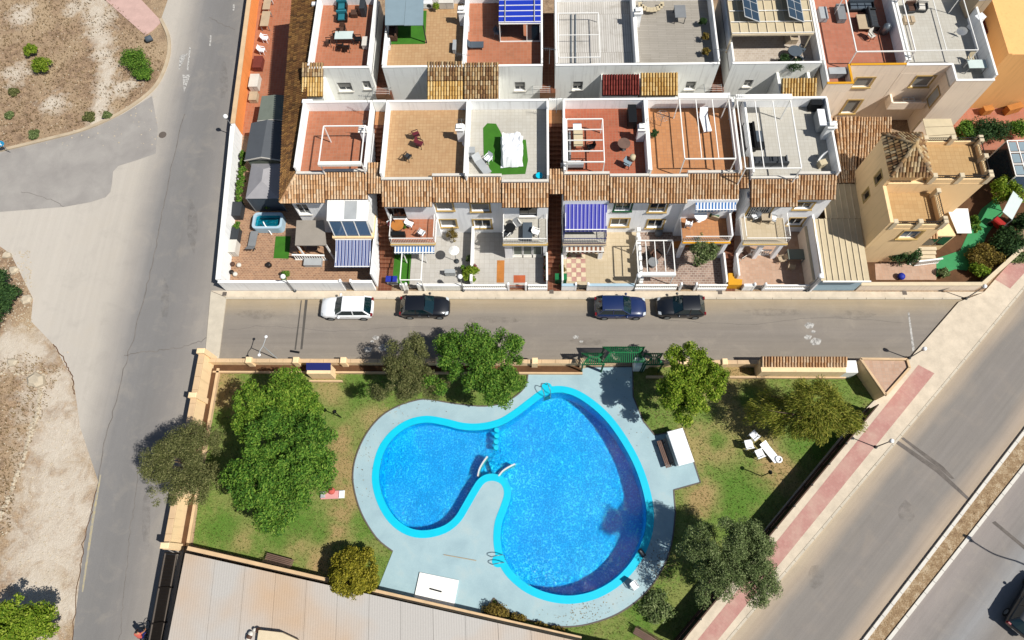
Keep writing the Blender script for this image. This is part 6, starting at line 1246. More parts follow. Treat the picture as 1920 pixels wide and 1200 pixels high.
# ---------------------------------------------------------------- cars (front towards +x in local space)
def car(label, px, py, rz, paint, L=4.25, Wd=1.78, Ht=1.52, hatch=True, rails=False, zb=0.01, red=None):
    t = thing('parked_car', label, 'car', (*W(px, py, 0.6), zb), rz, 'cars in the street'); h = L/2
    # stations along the length: x, half width, sill z, belt z, top z of the lower body
    st = [(-h, .60, .42, .62), (-h+.10, .78, .30, .80), (-h+.35, .86, .22, .90), (-h*.55, .89, .20, .93), (0, .89, .20, .92), (h*.42, .88, .20, .92), (h*.62, .87, .20, .90), (h-.45, .84, .22, .82), (h-.15, .74, .28, .68), (h, .52, .36, .56)]
    k = Wd/1.78; vs = []; fs = []; m = 10
    for x, hw, zs, zt in st:
        hw *= k
        prof = [(-hw*.92, zs), (-hw, zs+.12), (-hw*1.0, (zs+zt)/2), (-hw*.95, zt-.06), (-hw*.82, zt+.01), (hw*.82, zt+.01), (hw*.95, zt-.06), (hw*1.0, (zs+zt)/2), (hw, zs+.12), (hw*.92, zs)]
        vs += [(x, y, z+(.035 if i in (4, 5) else 0)) for i, (y, z) in enumerate(prof)]
    for i in range(len(st)-1):
        for j in range(m): fs.append((i*m+j, i*m+(j+1) % m, (i+1)*m+(j+1) % m, (i+1)*m+j))
    fs += [tuple(range(m-1, -1, -1)), tuple((len(st)-1)*m+j for j in range(m))]
    body = MB().add(vs, fs, True).build('body', paint, t, True); sb = body.modifiers.new('round', 'SUBSURF'); sb.levels = 1; sb.render_levels = 1
    # cabin: glass house and painted roof
    xr0, xr1 = (-h+.18, -h+.62) if hatch else (-h+.75, -h+1.35); xf0, xf1 = h-1.28, h-1.95; zb_, zt = .90, Ht
    def ring(x, hw, z): return [(x, -hw*k, z), (x, hw*k, z)]
    b_ = [(xr0, -.76*k, zb_), (xf0, -.78*k, zb_), (xf0+.12, -.3*k, zb_), (xf0+.12, .3*k, zb_), (xf0, .78*k, zb_), (xr0, .76*k, zb_), (xr0-.06, .3*k, zb_), (xr0-.06, -.3*k, zb_)]
    u_ = [(xr1, -.60*k, zt-.06), (xf1, -.62*k, zt-.06), (xf1+.10, -.25*k, zt-.05), (xf1+.10, .25*k, zt-.05), (xf1, .62*k, zt-.06), (xr1, .60*k, zt-.06), (xr1-.08, .25*k, zt-.05), (xr1-.08, -.25*k, zt-.05)]
    MB().add(b_+u_, [(i, (i+1) % 8, 8+(i+1) % 8, 8+i) for i in range(8)]).build('windows', 'car_glass', t, True)
    ro = []; n = 7
    for i in range(n):
        u = i/(n-1); x = xr1-.06+(xf1+.06-xr1+.06)*u; lift = .055*math.sin(math.pi*(0.15+0.7*u))
        for v in (-.64, -.5, 0, .5, .64): ro.append((x, v*k, zt-.05+lift*(1-(v/.75)**2)-(0.03 if abs(v) > .6 else 0)))
    MB().add(ro, [(i*5+j, i*5+j+5, i*5+j+6, i*5+j+1)[::-1] for i in range(n-1) for j in range(4)], True).build('roof', paint, t, True)
    for sy in (-1, 1):
        for xa, xb, q in ((xf0, xf1, .03), (xr0, xr1, .05), ((xf1+xr1)/2+.05, (xf1+xr1)/2+.05, .035)):
            MB().bar((xa, sy*.775*k, zb_), (xb, sy*.625*k, zt-.05), q*2, q).build('pillar', paint, t, True)
        m_ = MB().ball((xf0-.32, sy*(.98*k), .98), .11, 6, .7); m_.bar((xf0-.3, sy*.8*k, .95), (xf0-.32, sy*.95*k, .97), .05, .04); m_.build('mirror', paint, t, True)
        MB().bar((xf0-.95, sy*.895*k, .80), (xf0-1.15, sy*.895*k, .80), .02, .03).build('door_handle', 'steel' if paint != 'car_white' else 'offwhite', t, True)
        for xw in (-h+.78, h-.82):
            wh = MB().tube([(xw, sy*(.66*k), .31), (xw, sy*(.885*k), .31)], .31, 18).build('wheel', 'tyre', t, True)
            MB().tube([(xw, sy*(.86*k), .31), (xw, sy*(.893*k), .31)], .2, 14).build('rim', 'steel', wh, True)
        MB().add([(h-.34, sy*.80*k, .78), (h-.12, sy*.70*k, .69), (h-.10, sy*.45*k, .73), (h-.30, sy*.55*k, .83)], [(0,1,2,3) if sy < 0 else (3,2,1,0)]).build('headlight', 'light_white', t, True)
        MB().bbox(-h+.02, -h+.17, min(sy*.55*k, sy*.78*k), max(sy*.55*k, sy*.78*k), .66, .9, .03).build('tail_light', 'light_red', t, True)
        if rails: MB().bar((xr1+.1, sy*.6*k, zt+.02), (xf1-.1, sy*.6*k, zt+.02), .04, .04).build('roof_rail', 'steel', t, True)
    MB().box(h-.1, h-.02, -.4*k, .4*k, .36, .44).build('grille', 'black', t, True); MB().box(-h+.01, -h+.03, -.26, .26, .52, .62).build('number_plate', 'white', t, True)
    MB().bar((xf0+.08, -.5*k, zb_+.03), (xf0+.05, .05, zb_+.04), .03, .02).bar((xf0+.09, -.02, zb_+.03), (xf0+.06, .5*k, zb_+.04), .03, .02).build('wiper', 'black', t, True)
    if red: MB().tube([(xr1+.3, 0, zt+.02), (xr1+.2, 0, zt+.16)], .012, 5).build('antenna', 'black', t, True)
    return t
car('white hatchback parked facing left at the end of the street', 651, 577, math.pi, 'car_white', 4.2, 1.76, 1.5)
car('black saloon car parked behind the white hatchback', 797, 575, 0.0, 'car_black', 3.95, 1.74, 1.48)
car('dark blue estate car with silver roof rails in the street', 1163, 576, 0.0, 'car_navy', 4.05, 1.74, 1.52, rails=True)
car('black hatchback parked at the right end of the car row', 1276, 575, math.pi, 'car_black', 3.75, 1.7, 1.5)
car('dark car on the avenue cut by the right edge', 1935, 1135, math.radians(48), 'car_dark', 4.3, 1.8, 1.5)
# ---------------------------------------------------------------- loose things on terraces, balconies, patios and lawn (local space, front towards -y)
def chair(px, py, z, rz, seat, leg, label, s=1.0, group=None, arms=True):
    t = thing('chair', label, 'chair', W3(px, py, z), rz, group)
    MB().bbox(-.24*s,.24*s,-.24*s,.22*s,.40,.45,.02).build('seat', seat, t, True); MB().slab((-.24*s,.2*s,.45),(.24*s,.2*s,.45),(.22*s,.32*s,.88),(-.22*s,.32*s,.88),.03).build('backrest', seat, t, True)
    for sx in (-.21*s,.21*s):
        for sy in (-.21*s,.2*s): MB().bar((sx,sy,0),(sx,sy,.4),.035,.035).build('leg', leg, t, True)
        if arms: MB().bar((sx*1.12,-.22*s,.62),(sx*1.12,.26*s,.64),.05,.03).bar((sx*1.12,-.2*s,.42),(sx*1.12,-.2*s,.61),.03,.03).build('armrest', leg, t, True)
    return t
def table(px, py, z, rz, w, d, h, top, leg, label, group=None):
    t = thing('table', label, 'table', W3(px, py, z), rz, group); MB().bbox(-w/2,w/2,-d/2,d/2,h-.05,h,.015).build('tabletop', top, t, True)
    for sx in (-1,1):
        for sy in (-1,1): MB().bar((sx*(w/2-.06),sy*(d/2-.06),0),(sx*(w/2-.06),sy*(d/2-.06),h-.05),.05,.05).build('leg', leg, t, True)
    return t
def round_table(px, py, z, r, h, top, leg, label):
    t = thing('round_table', label, 'table', W3(px, py, z)); MB().lathe([(r,h-.04),(r,h)], (0,0,0), 22).build('tabletop', top, t, True); MB().lathe([(.25,0),(.2,.03),(.04,.06),(.04,h-.04)], (0,0,0), 10).build('pedestal', leg, t, True); return t
def sofa(px, py, z, rz, w, fab, frame, label, d=.75):
    t = thing('sofa', label, 'sofa', W3(px, py, z), rz); MB().bbox(-w/2,w/2,-d/2,d/2,.08,.3,.03).build('base', frame, t, True); n = max(1, round(w/.65))
    for i in range(n): a = -w/2+.1+(w-.2)*i/n; MB().bbox(a+.01,a+(w-.2)/n-.01,-d/2+.02,d/2-.16,.301,.44,.04).build('seat_cushion', fab, t, True)
    MB().bbox(-w/2,w/2,d/2-.15,d/2,.301,.75,.04).build('backrest', fab, t, True)
    for sx in (-w/2, w/2-.1): MB().bbox(sx,sx+.1,-d/2,d/2-.16,.301,.58,.03).build('armrest', frame, t, True)
    return t
def lounger(px, py, z, rz, fab, frame, label, l=1.9, w=.62, tilt=.35, name='sun_lounger'):
    t = thing(name, label, 'sun lounger', W3(px, py, z), rz); k = l*.22
    MB().slab((-w/2,-l/2,.34),(w/2,-l/2,.34),(w/2,k,.34),(-w/2,k,.34),.07).build('bed', fab, t, True); MB().slab((-w/2,k+.01,.34),(w/2,k+.01,.34),(w/2,l/2-.08,.34+tilt),(-w/2,l/2-.08,.34+tilt),.07).build('backrest', fab, t, True)
    for sx in (-w/2+.05,w/2-.05):
        for y in (-l/2+.15,l*.3): MB().bar((sx,y,0),(sx,y,.28),.05,.05).build('leg', frame, t, True)
        MB().bar((sx,-l/2,.3),(sx,l/2-.1,.3),.04,.05).build('side_rail', frame, t, True)
    return t
def cabinet(px, py, z, rz, w, d, h, mat, label, top=None, name='cabinet'):
    t = thing(name, label, name.replace('_', ' '), W3(px, py, z), rz); MB().box(-w/2,w/2,-d/2,d/2,.04,h-.04).build('body', mat, t, True); MB().bbox(-w/2-.02,w/2+.02,-d/2-.02,d/2+.02,h-.039,h,.01).build('top', top or mat, t, True)
    MB().box(-.004,.004,-d/2-.008,-d/2,.1,h-.08).box(-w/2+.05,w/2-.05,-d/2+.04,d/2-.04,0,.038).build('trim', 'darkgrey', t, True); return t
def chimney(px, py, z, label, h=1.7, w=.55, d=.4, rz=0):
    t = thing('chimney', label, 'chimney', W3(px, py, z), rz); MB().box(-w/2,w/2,-d/2,d/2,0,h-.25).build('stack', 'wall_white', t, True); MB().bbox(-w/2-.08,w/2+.08,-d/2-.08,d/2+.08,h-.249,h-.17,.02).build('cap', 'white', t, True)
    for sx in (-1,1): MB().box(sx*w*.3-.05,sx*w*.3+.05,-d*.3,d*.3,h-.169,h).build('cowl_leg', 'white', t, True)
    MB().bbox(-w/2,w/2,-d/2,d/2,h+.001,h+.07,.02).build('cowl', 'white', t, True); MB().tube([(w*.35,0,h-.2),(w*.35,0,h+.9)], .015, 5).bar((w*.35-.35,0,h+.8),(w*.35+.35,0,h+.8),.015,.015).bar((w*.35-.2,0,h+.6),(w*.35+.2,0,h+.6),.015,.015).build('aerial', 'steel', t, True); return t
def pergola(label, l, r_, t_, b, zt, zf, n, along='x', mat='white', bar=.07, fascia=None, posts=True):
    a = W(l, b, zt); c_ = W(r_, t_, zt); x0, x1, y0, y1 = a[0], c_[0], a[1], c_[1]; o = thing('pergola', label, 'pergola', ((x0+x1)/2, (y0+y1)/2, zf))
    for y in (y0, y1): MB().bar((x0,y,zt),(x1,y,zt),bar,bar*1.3).build('beam', mat, o)
    for x in (x0, x1): MB().bar((x,y0+bar/2+.002,zt),(x,y1-bar/2-.002,zt),bar,bar*1.3).build('beam', mat, o)
    for i in range(1, n+1):
        u = i/(n+1)
        if along == 'x': y = y0+(y1-y0)*u; MB().bar((x0+bar,y,zt),(x1-bar,y,zt),bar*.8,bar).build('rafter', mat, o)
        else: x = x0+(x1-x0)*u; MB().bar((x,y0+bar,zt),(x,y1-bar,zt),bar*.8,bar).build('rafter', mat, o)
    if posts:
        for x in (x0, x1):
            for y in (y0, y1): MB().bar((x,y,zf),(x,y,zt-bar*.66),bar,bar).build('post', mat, o)
    if fascia == 'top': MB().box(x0-.1, x1+.1, y1-.02, y1+.42, zt+.06, zt+.2).build('cassette', mat, o)
    if fascia == 'bottom': MB().box(x0-.02, x1+.02, y0-.3, y0-.05, zt-.12, zt+.14).build('cassette', mat, o)
    if fascia == 'left': MB().box(x0-.3, x0-.05, y0, y1, zt-.12, zt+.12).build('cassette', mat, o)
    return o
TZ = 6.0
# front row terraces
for i, (x, y, z, lab) in enumerate(((694, 205, 7.05, 'television aerial on the end house parapet by the alley'), (1043, 210, 7.05, 'television aerial at the left corner of the red terrace'), (1372, 205, 7.05, 'television aerial between orange and pale terraces'), (870, 128, 7.0, 'television aerial above the adjoining pair of lean-to roofs'), (1345, 120, 7.0, 'television aerial at the front corner of the grey deck'), (1030, 118, 7.0, 'television aerial at the front corner of the plank terrace'))):
    t = thing('tv_aerial', lab, 'aerial', W3(x, y, z)); MB().tube([(0,0,-.1),(0,0,1.6)], .02, 5).build('mast', 'steel', t, True); MB().bar((-.6,.1,1.5),(.6,-.1,1.5),.02,.02).build('boom', 'steel', t, True)
    for k in range(7): MB().bar((-.5+.16*k,-.22+.02*k,1.5),(-.46+.16*k,.24-.02*k,1.5),.012,.012).build('element', 'steel', t, True)
pergola('white awning frame on the terracotta terrace of the end house', 598, 684, 236, 304, 8.0, TZ, 0, fascia='bottom')
pergola('white pergola with cross bars on the red terrace', 1064, 1130, 223, 304, 7.7, TZ, 3, 'x', fascia='left'); pergola('long white pergola on the orange terrace', 1284, 1366, 186, 298, 8.2, TZ, 2, 'y', fascia='top')
pergola('long white pergola on the pale terrace of the end row house', 1398, 1482, 188, 316, 8.2, TZ, 2, 'y', fascia='top'); pergola('white pergola over the crazy paved patio', 1197, 1261, 451, 511, 2.3, 0.03, 3, 'y', fascia='bottom'); pergola('thin white pergola frame over the white tiled patio', 750, 793, 470, 525, 2.2, 0.03, 0)
chimney(866, 262, TZ, 'white chimney on the party wall between tan and pale terraces'); chimney(1199, 262, TZ, 'white chimney on the party wall between red and orange terraces'); chimney(1545, 258, TZ, 'white chimney on the right parapet of the pale terrace'); chimney(688, 262, TZ, 'white chimney at the right parapet of the terracotta terrace', 1.5)
chair(782, 258, TZ, 2.0, 'maroon', 'metal_dark', 'maroon terrace chair, upper one of the pair'); chair(788, 275, TZ, 1.2, 'maroon', 'metal_dark', 'maroon terrace chair, lower one of the pair'); chair(766, 299, TZ, 2.6, 'darkgrey', 'metal_dark', 'grey metal chair alone on the tan terrace')
tag(MB().prism(pix([(906,240),(914,231),(930,232),(938,246),(944,262),(986,262),(990,300),(985,326),(921,328),(917,312),(907,292)], TZ+.02), TZ, TZ+.03).build('turf_rug', 'turf'), 'irregular green turf rug on the pale terrace', 'rug')
t = thing('covered_furniture', 'furniture pile under a creased white tarpaulin on green turf', 'tarpaulin', W3(958, 270, TZ)); q = [W(938,300,7.1), W(980,298,7.1), W(980,240,7.1), W(937,241,7.1)]; nx, ny = 9, 11; vs = []; rr = random.Random(4)
for j in range(ny):
    for i in range(nx):
        u, v_ = i/(nx-1), j/(ny-1); x = q[0][0]*(1-u)*(1-v_)+q[1][0]*u*(1-v_)+q[2][0]*u*v_+q[3][0]*(1-u)*v_; y = q[0][1]*(1-u)*(1-v_)+q[1][1]*u*(1-v_)+q[2][1]*u*v_+q[3][1]*(1-u)*v_
        ed = min(i, nx-1-i, j, ny-1-j); vs.append((x+rr.uniform(-.04,.04), y+rr.uniform(-.04,.04), TZ+.1 if ed == 0 else TZ+.95+rr.uniform(-.12,.1)+.12*math.sin(u*5+v_*3)))
MB().add(vs, [(j*nx+i, j*nx+i+1, (j+1)*nx+i+1, (j+1)*nx+i) for j in range(ny-1) for i in range(nx-1)]).build('tarpaulin', 'plastic_white', t)
lounger(903, 313, TZ, 0.6, 'lightgrey', 'offwhite', 'pale grey lounger in the corner of the pale terrace'); chair(916, 303, TZ, -0.7, 'plastic_white', 'plastic_white', 'white plastic chair on the turf rug'); round_table(974, 306, TZ, .2, .4, 'tan', 'grey', 'small round stool beside the white tarpaulin')
tag(MB().lathe([(.2,0),(.26,.3),(.28,.32),(.24,.32)], W3(1011, 333, TZ), 12).build('bucket', 'cyan'), 'bright cyan bucket in the shaded terrace corner', 'bucket'); cabinet(884, 292, TZ, 0, .6, .5, .8, 'lightgrey', 'pale grey storage box by the terrace lounger', name='storage_box')
dish(880, 274, TZ, 'satellite dish at the left parapet of the pale terrace', .35)
table(1083, 268, TZ, 0, .7, 1.6, .75, 'beige', 'darkgrey', 'long beige table under the red terrace pergola'); cabinet(1081, 250, TZ, 0, .6, .5, .9, 'grey', 'grey barbecue with white lid under pergola', 'plastic_white', 'barbecue'); sofa(1072, 312, TZ, math.pi, 1.7, 'lightgrey', 'brown', 'grey bench sofa by the red terrace roof edge', .6); sofa(1062, 280, TZ, -math.pi/2, 2.2, 'grey', 'darkgrey', 'dark sofa along the left red terrace parapet', .6)
round_table(1168, 279, TZ, .48, .72, 'wood', 'metal_dark', 'round brown table on the red terrace'); chair(1176, 312, TZ, 1.0, 'bluegrey', 'metal_dark', 'blue grey chair in the red terrace corner'); tag(MB().lathe([(.02,0),(.22,.02),(.22,.5),(.02,.52)], W3(1185, 300, TZ), 12).build('drum_stool', 'beige'), 'round beige stool in the red terrace corner', 'stool'); chair(1107, 281, TZ, -1.3, 'black', 'black', 'black chair at the beige pergola table'); cabinet(1183, 226, TZ, 0, .6, 1.6, .9, 'black', 'black storage unit in the red terrace shade', name='storage_unit')
lounger(1320, 232, TZ, 0.15, 'plastic_white', 'plastic_white', 'white lounger on the orange terrace', tilt=.6); t = thing('clothes_airer', 'round wire airer on the orange terrace', 'clothes airer', W3(1238, 236, TZ))
for k in range(3): MB().tube([((.15+.17*k)*math.cos(a*.3927), (.15+.17*k)*math.sin(a*.3927), 1.2) for a in range(17)], .012, 4, False).build('ring', 'steel', t, True)
for a in range(6): MB().bar((0,0,1.1), (.52*math.cos(a*1.047), .52*math.sin(a*1.047), 1.2), .015, .015).build('spoke', 'steel', t, True)
MB().tube([(0,0,0),(0,0,1.15)], .025, 6).build('pole', 'steel', t, True)
sofa(1403, 262, TZ, -math.pi/2, 2.3, 'black', 'black', 'black sofa along the left parapet of the pale terrace'); table(1418, 262, TZ, 0, .6, 1.1, .4, 'slate', 'black', 'dark glass coffee table before the black sofa'); cabinet(1424, 277, TZ, 0, .5, .5, .42, 'black', 'black cube stool beside the dark coffee table', name='stool'); sofa(1440, 307, TZ, math.pi, 2.6, 'darkgrey', 'grey', 'long dark grey daybed at the front of the pale terrace', .8)
cabinet(1533, 234, TZ, math.pi/2, 1.5, .5, .9, 'lightgrey', 'grey outdoor kitchen along the right parapet', 'plastic_white', 'kitchen_unit'); dish(1530, 294, TZ, 'large white satellite dish on the pale terrace', .5, .7); cabinet(1538, 312, TZ, .3, .5, .4, .6, 'beige', 'beige crate behind the satellite dish', name='crate'); cabinet(1523, 205, TZ, 0, .8, .5, .9, 'black', 'black grill in the far corner of the pale terrace', name='grill')
ac_unit(1450, 197, TZ, 'air conditioner at the back parapet of the pale terrace'); ac_unit(580, 198, TZ, 'air conditioner at the back corner of the terracotta terrace')
# back row terraces
table(649, 78, TZ, 0, 1.5, .8, .75, 'lime', 'darkgrey', 'white topped dining table on the orange back terrace')
for i, (x, y, a, lab) in enumerate(((618,85,-1.6,'brown chair at the left end of the white dining table'), (632,72,-1.2,'black chair at upper left of the white dining table'), (645,62,0.0,'brown chair above the white dining table'), (640,94,3.14,'black chair at lower left of the white dining table'), (652,96,3.14,'black chair at lower right of the white dining table'), (674,80,1.6,'black chair at the right end of the white dining table'))): chair(x, y, TZ, a, 'brown' if 'brown' in lab else 'black', 'metal_dark', lab)
sofa(643, 17, TZ, 0.05, .85, 'teal', 'black', 'black armchair with teal cushion, upper of two'); sofa(643, 37, TZ, 0.05, .85, 'teal', 'black', 'black armchair with teal cushion, lower of two'); cabinet(666, 30, TZ, 0, .5, .5, .45, 'brown', 'brown cube table beside the teal armchairs', name='side_table'); cabinet(684, 24, TZ, 0, .4, 1.0, 1.0, 'darkgrey', 'dark cabinet against the right parapet of the orange back terrace'); ac_unit(597, 16, TZ, 'white air conditioner at the far left of the orange back terrace'); cabinet(686, 85, TZ, 0, .4, .9, .5, 'offwhite', 'white bench against the right parapet of the orange back terrace', name='bench')
t = thing('terrace_canopy', 'blue grey flat canopy over turf on the tan back terrace', 'canopy', W3(758, 25, 8.2)); a = [W3(722,47,8.0), W3(793,47,8.0), W3(795,-30,8.2), W3(722,-30,8.2)]; xm = (a[0][0]+a[1][0])/2
MB().slab(a[0], (xm-.01, a[0][1], 8.0), (xm-.01, a[3][1], 8.2), a[3], .05).build('roof_panel', 'bluegrey', t); MB().slab((xm+.01, a[1][1], 8.0), a[1], a[2], (xm+.01, a[2][1], 8.2), .05).build('roof_panel', 'bluegrey', t)
for q_ in a[:2]: MB().box(q_[0]-.04, q_[0]+.04, q_[1]+.02, q_[1]+.1, TZ, 7.93).build('post', 'darkgrey', t)
tag(MB().prism(pix([(727,83),(797,82),(800,20),(727,20)], TZ+.02), TZ, TZ+.03).build('turf_rug', 'turf'), 'green turf rug under the blue grey canopy', 'rug'); sofa(738, 68, TZ, -math.pi/2, 1.2, 'brown', 'brown', 'brown sofa in the shade of the blue grey canopy'); chimney(869, 45, TZ, 'white chimney on the party wall of the tan back terrace'); cabinet(853, 92, TZ, 0, .25, 1.0, .5, 'lightgrey', 'narrow pale bench in the shade of the tan back terrace', name='bench'); ac_unit(729, 88, TZ, 'white air conditioner at the left parapet of the tan back terrace', math.pi/2); ac_unit(803, 14, TZ, 'white air conditioner beside the potted palm'); cabinet(838, 14, TZ, 0, 1.2, .4, .7, 'offwhite', 'white sideboard at the back of the tan back terrace', name='sideboard')
t = thing('sunroom', 'white framed sunroom with bright blue roof on the red back terrace', 'sunroom', W3(975, 40, TZ)); a0 = W(935,41,8.1); a1 = W(1014,41,8.1); y2 = W(975,-40,8.3)[1]
MB().slab((a0[0],a0[1],8.05),(a1[0],a1[1],8.05),(a1[0],y2,8.3),(a0[0],y2,8.3),.06).build('roof', 'aw_bluesolid', t)
for i in range(9): y = a0[1]+(y2-a0[1])*i/8; z = 8.08+.25*i/8; MB().bar((a0[0],y,z),(a1[0],y,z),.05,.05).build('roof_bar', 'white', t)
for x in (a0[0]+.5, a1[0]-.5): MB().bar((x,a0[1],8.14),(x,y2,8.38),.07,.05).build('roof_rail', 'lightgrey', t)
for x in (a0[0]+.05, (a0[0]+2*a1[0])/3, a1[0]-.05): MB().bar((x,a0[1]-.02,TZ),(x,a0[1]-.02,8.0),.07,.07).build('post', 'white', t)
for z in (6.05, 7.95): MB().bar((a0[0],a0[1]-.06,z),(a1[0],a0[1]-.06,z),.06,.08).build('sill', 'white', t)
MB().box((a0[0]+2*a1[0])/3+.05, a1[0]-.1, a0[1]+.02, a0[1]+.04, 6.1, 7.9).build('pane', 'glass', t); MB().box(a0[0]+.02, a0[0]+.04, a0[1]+.05, y2-.1, 6.0, 7.9).build('side_pane', 'glass_blue', t)
lounger(890, 89, TZ, math.pi/2, 'slate', 'darkgrey', 'dark grey lounger on the red back terrace', 1.5); ac_unit(876, 52, TZ, 'white air conditioner at the left parapet of the red back terrace', -math.pi/2, 1.2); chair(934, 68, TZ, 1.0, 'grey', 'grey', 'grey folding chair beside the sunroom')
for k in range(2): tag(MB().bar((*W(1071+8*k,124,TZ+.1),TZ+.06), (*W(1071+8*k,26,TZ+.1),TZ+.06), .1, .08).build('floor_rail', 'steel'), 'metal floor rail across the plank terrace, %s one' % ('left', 'right')[k], 'rail', 'rails on the plank terrace')
pergola('thin white rail frame on the plank terrace', 1048, 1122, 24, 108, 7.0, TZ, 1, 'x', bar=.05); chimney(1192, 48, TZ, 'white chimney between plank terrace and grey deck')
table(1272, 34, TZ, 0, .9, 1.3, .75, 'grey', 'darkgrey', 'grey table on the grey deck terrace'); t = thing('curved_bench', 'cream curved slatted bench on the grey deck terrace', 'bench', W3(1220, 22, TZ))
for i in range(9): a = math.radians(200+i*17.5); x, y = 0.95*math.cos(a), .55+.9*math.sin(a); MB().bbox(x-.16,x+.16,y-.1,y+.35,.4,.46,.01).build('slat', 'beige', t, True)
for x in (-.7,.7): MB().bar((x,.3,0),(x,.3,.4),.1,.1).build('leg', 'tan', t, True)
t = thing('solar_canopy', 'cream beamed canopy carrying two solar panels', 'canopy', W3(1447, 20, TZ)); c0 = W(1373,62,8.2); c1 = W(1527,62,8.2); yy = W(1447,-60,8.2)[1]
MB().slab((c0[0],c0[1],8.1),(c1[0],c1[1],8.1),(c1[0],yy,8.1),(c0[0],yy,8.1),.06).build('roof', 'beige', t)
for i in range(10): x = c0[0]+(c1[0]-c0[0])*i/9; MB().bar((x,c0[1],8.14),(x,yy,8.14),.06,.06).build('rafter', 'cream', t)
for i in range(7): y = c0[1]+(yy-c0[1])*i/6; MB().bar((c0[0],y,8.2),(c1[0],y,8.2),.05,.05).build('purlin', 'white', t)
MB().bar((c0[0],c0[1]-.05,8.05),(c1[0],c0[1]-.05,8.05),.1,.16).build('fascia', 'cream', t)
for x in (c0[0]+.1, c1[0]-.1): MB().bar((x,c0[1]+.1,TZ),(x,c0[1]+.1,8.0),.1,.1).build('post', 'cream', t)
for lab, l in (('left', 1394), ('right', 1477)):
    s_ = thing('photovoltaic_module', 'tilted dark solar panel on the cream canopy, the %s one' % lab, 'solar module', W3(l+16, 15, 8.25), 0, 'solar panels'); x0 = W(l, 40, 8.4)[0]; w_ = 1.3; yb_ = W(l, 40, 8.35)[1]; 
    for i in range(2):
        for j in range(4): 
            f = lambda u, v_: (x0+w_*u+.0, yb_+3.6*v_, 8.9-.6*u); e = .03
            MB().slab(f(i/2+e, j/4+e*.4), f((i+1)/2-e, j/4+e*.4), f((i+1)/2-e, (j+1)/4-e*.4), f(i/2+e, (j+1)/4-e*.4), .03).build('cell', 'solar', s_)
    MB().slab((x0-.04,yb_-.04,8.885),(x0+w_+.04,yb_-.04,8.255),(x0+w_+.04,yb_+3.64,8.255),(x0-.04,yb_+3.64,8.885),.04).build('frame', 'lightgrey', s_)
round_table(1485, 108, TZ, .55, .75, 'slate', 'black', 'dark round table among plants on the stone terrace')
for i, (x, y, a) in enumerate(((1473,120,-2.4),(1497,117,2.4),(1500,100,1.0))): chair(x, y, TZ, a, 'slate', 'black', 'dark chair at the round table on stone terrace, %s one' % ('lower left', 'lower right', 'upper right')[i])
cabinet(1481, 75, TZ, 0, .9, .9, .5, 'stone', 'square stone table under the edge of the solar canopy', name='side_table'); cabinet(1512, 60, 7.1, 0, .6, .35, .35, 'offwhite', 'small white box on the right post of the solar canopy', name='box')
# top right terraces
table(1614, 48, TZ, 0, .9, 1.5, .45, 'tan', 'brown', 'tan coffee table on the salmon terrace'); sofa(1632, 42, TZ, math.pi/2, 2.0, 'darkgrey', 'black', 'black sofa right of the tan coffee table'); sofa(1610, 17, TZ, 0, 2.0, 'slate', 'black', 'black sofa above the tan coffee table'); cabinet(1573, 30, TZ, 0, .6, 1.6, .5, 'grey', 'grey bench on the salmon terrace', name='bench'); cabinet(1540, 32, TZ, 0, .6, 1.2, .5, 'lightgrey', 'pale grey bench at the left salmon parapet', name='bench'); chair(1630, 73, TZ, .5, 'offwhite', 'black', 'white chair on the salmon terrace'); tag(MB().lathe([(.1,0),(.3,.05),(.3,.8),(.1,.95)], W3(1656, 62, TZ), 14).build('gas_heater', 'steel'), 'silver heater by the right salmon parapet', 'heater')
cabinet(1565, 142, TZ, 0, 1.3, .6, .6, 'grey', 'grey covered box at the yellow trimmed corner', 'lightgrey', 'storage_box'); pergola('thin white frame over the salmon terrace', 1606, 1690, -10, 97, 7.9, TZ, 0); pergola('thin white frame over the pale upper right terrace', 1716, 1804, -10, 95, 7.9, TZ, 1, 'y', bar=.05)
sofa(1703, 20, TZ, 0.1, .8, 'brown', 'darkgrey', 'brown armchair on the pale upper right terrace'); sofa(1724, 18, TZ, -.1, .8, 'offwhite', 'darkgrey', 'white cushioned armchair on the pale upper right terrace'); cabinet(1701, 42, TZ, 0, .8, .6, .4, 'tan', 'tan low table before the brown armchair', name='side_table'); cabinet(1816, 20, TZ, .1, 1.1, 1.6, 1.9, 'tan', 'tan roof shed on the pale upper right terrace', 'lightgrey', 'roof_shed'); cabinet(1822, 52, TZ, .5, .7, .5, 1.2, 'plastic_white', 'white cabinet leaning at the right parapet', name='locker'); table(1822, 132, TZ, 0, 1.4, .8, .75, 'lime', 'grey', 'glass table in the corner of the upper right terrace'); chair(1815, 118, TZ, 0, 'beige', 'grey', 'beige chair behind the glass table'); dish(1800, 62, TZ, 'satellite dish beside the white cabinet on the upper right terrace', .4)
cabinet(1893, 210, 0.03, .3, 1.3, .5, .8, 'wood_orange', 'orange wooden bench in the yard below the orange house', name='bench'); cabinet(1845, 212, 0.03, .2, .8, .5, .7, 'wood_orange', 'orange wooden crate in the yard below the orange house', name='crate')
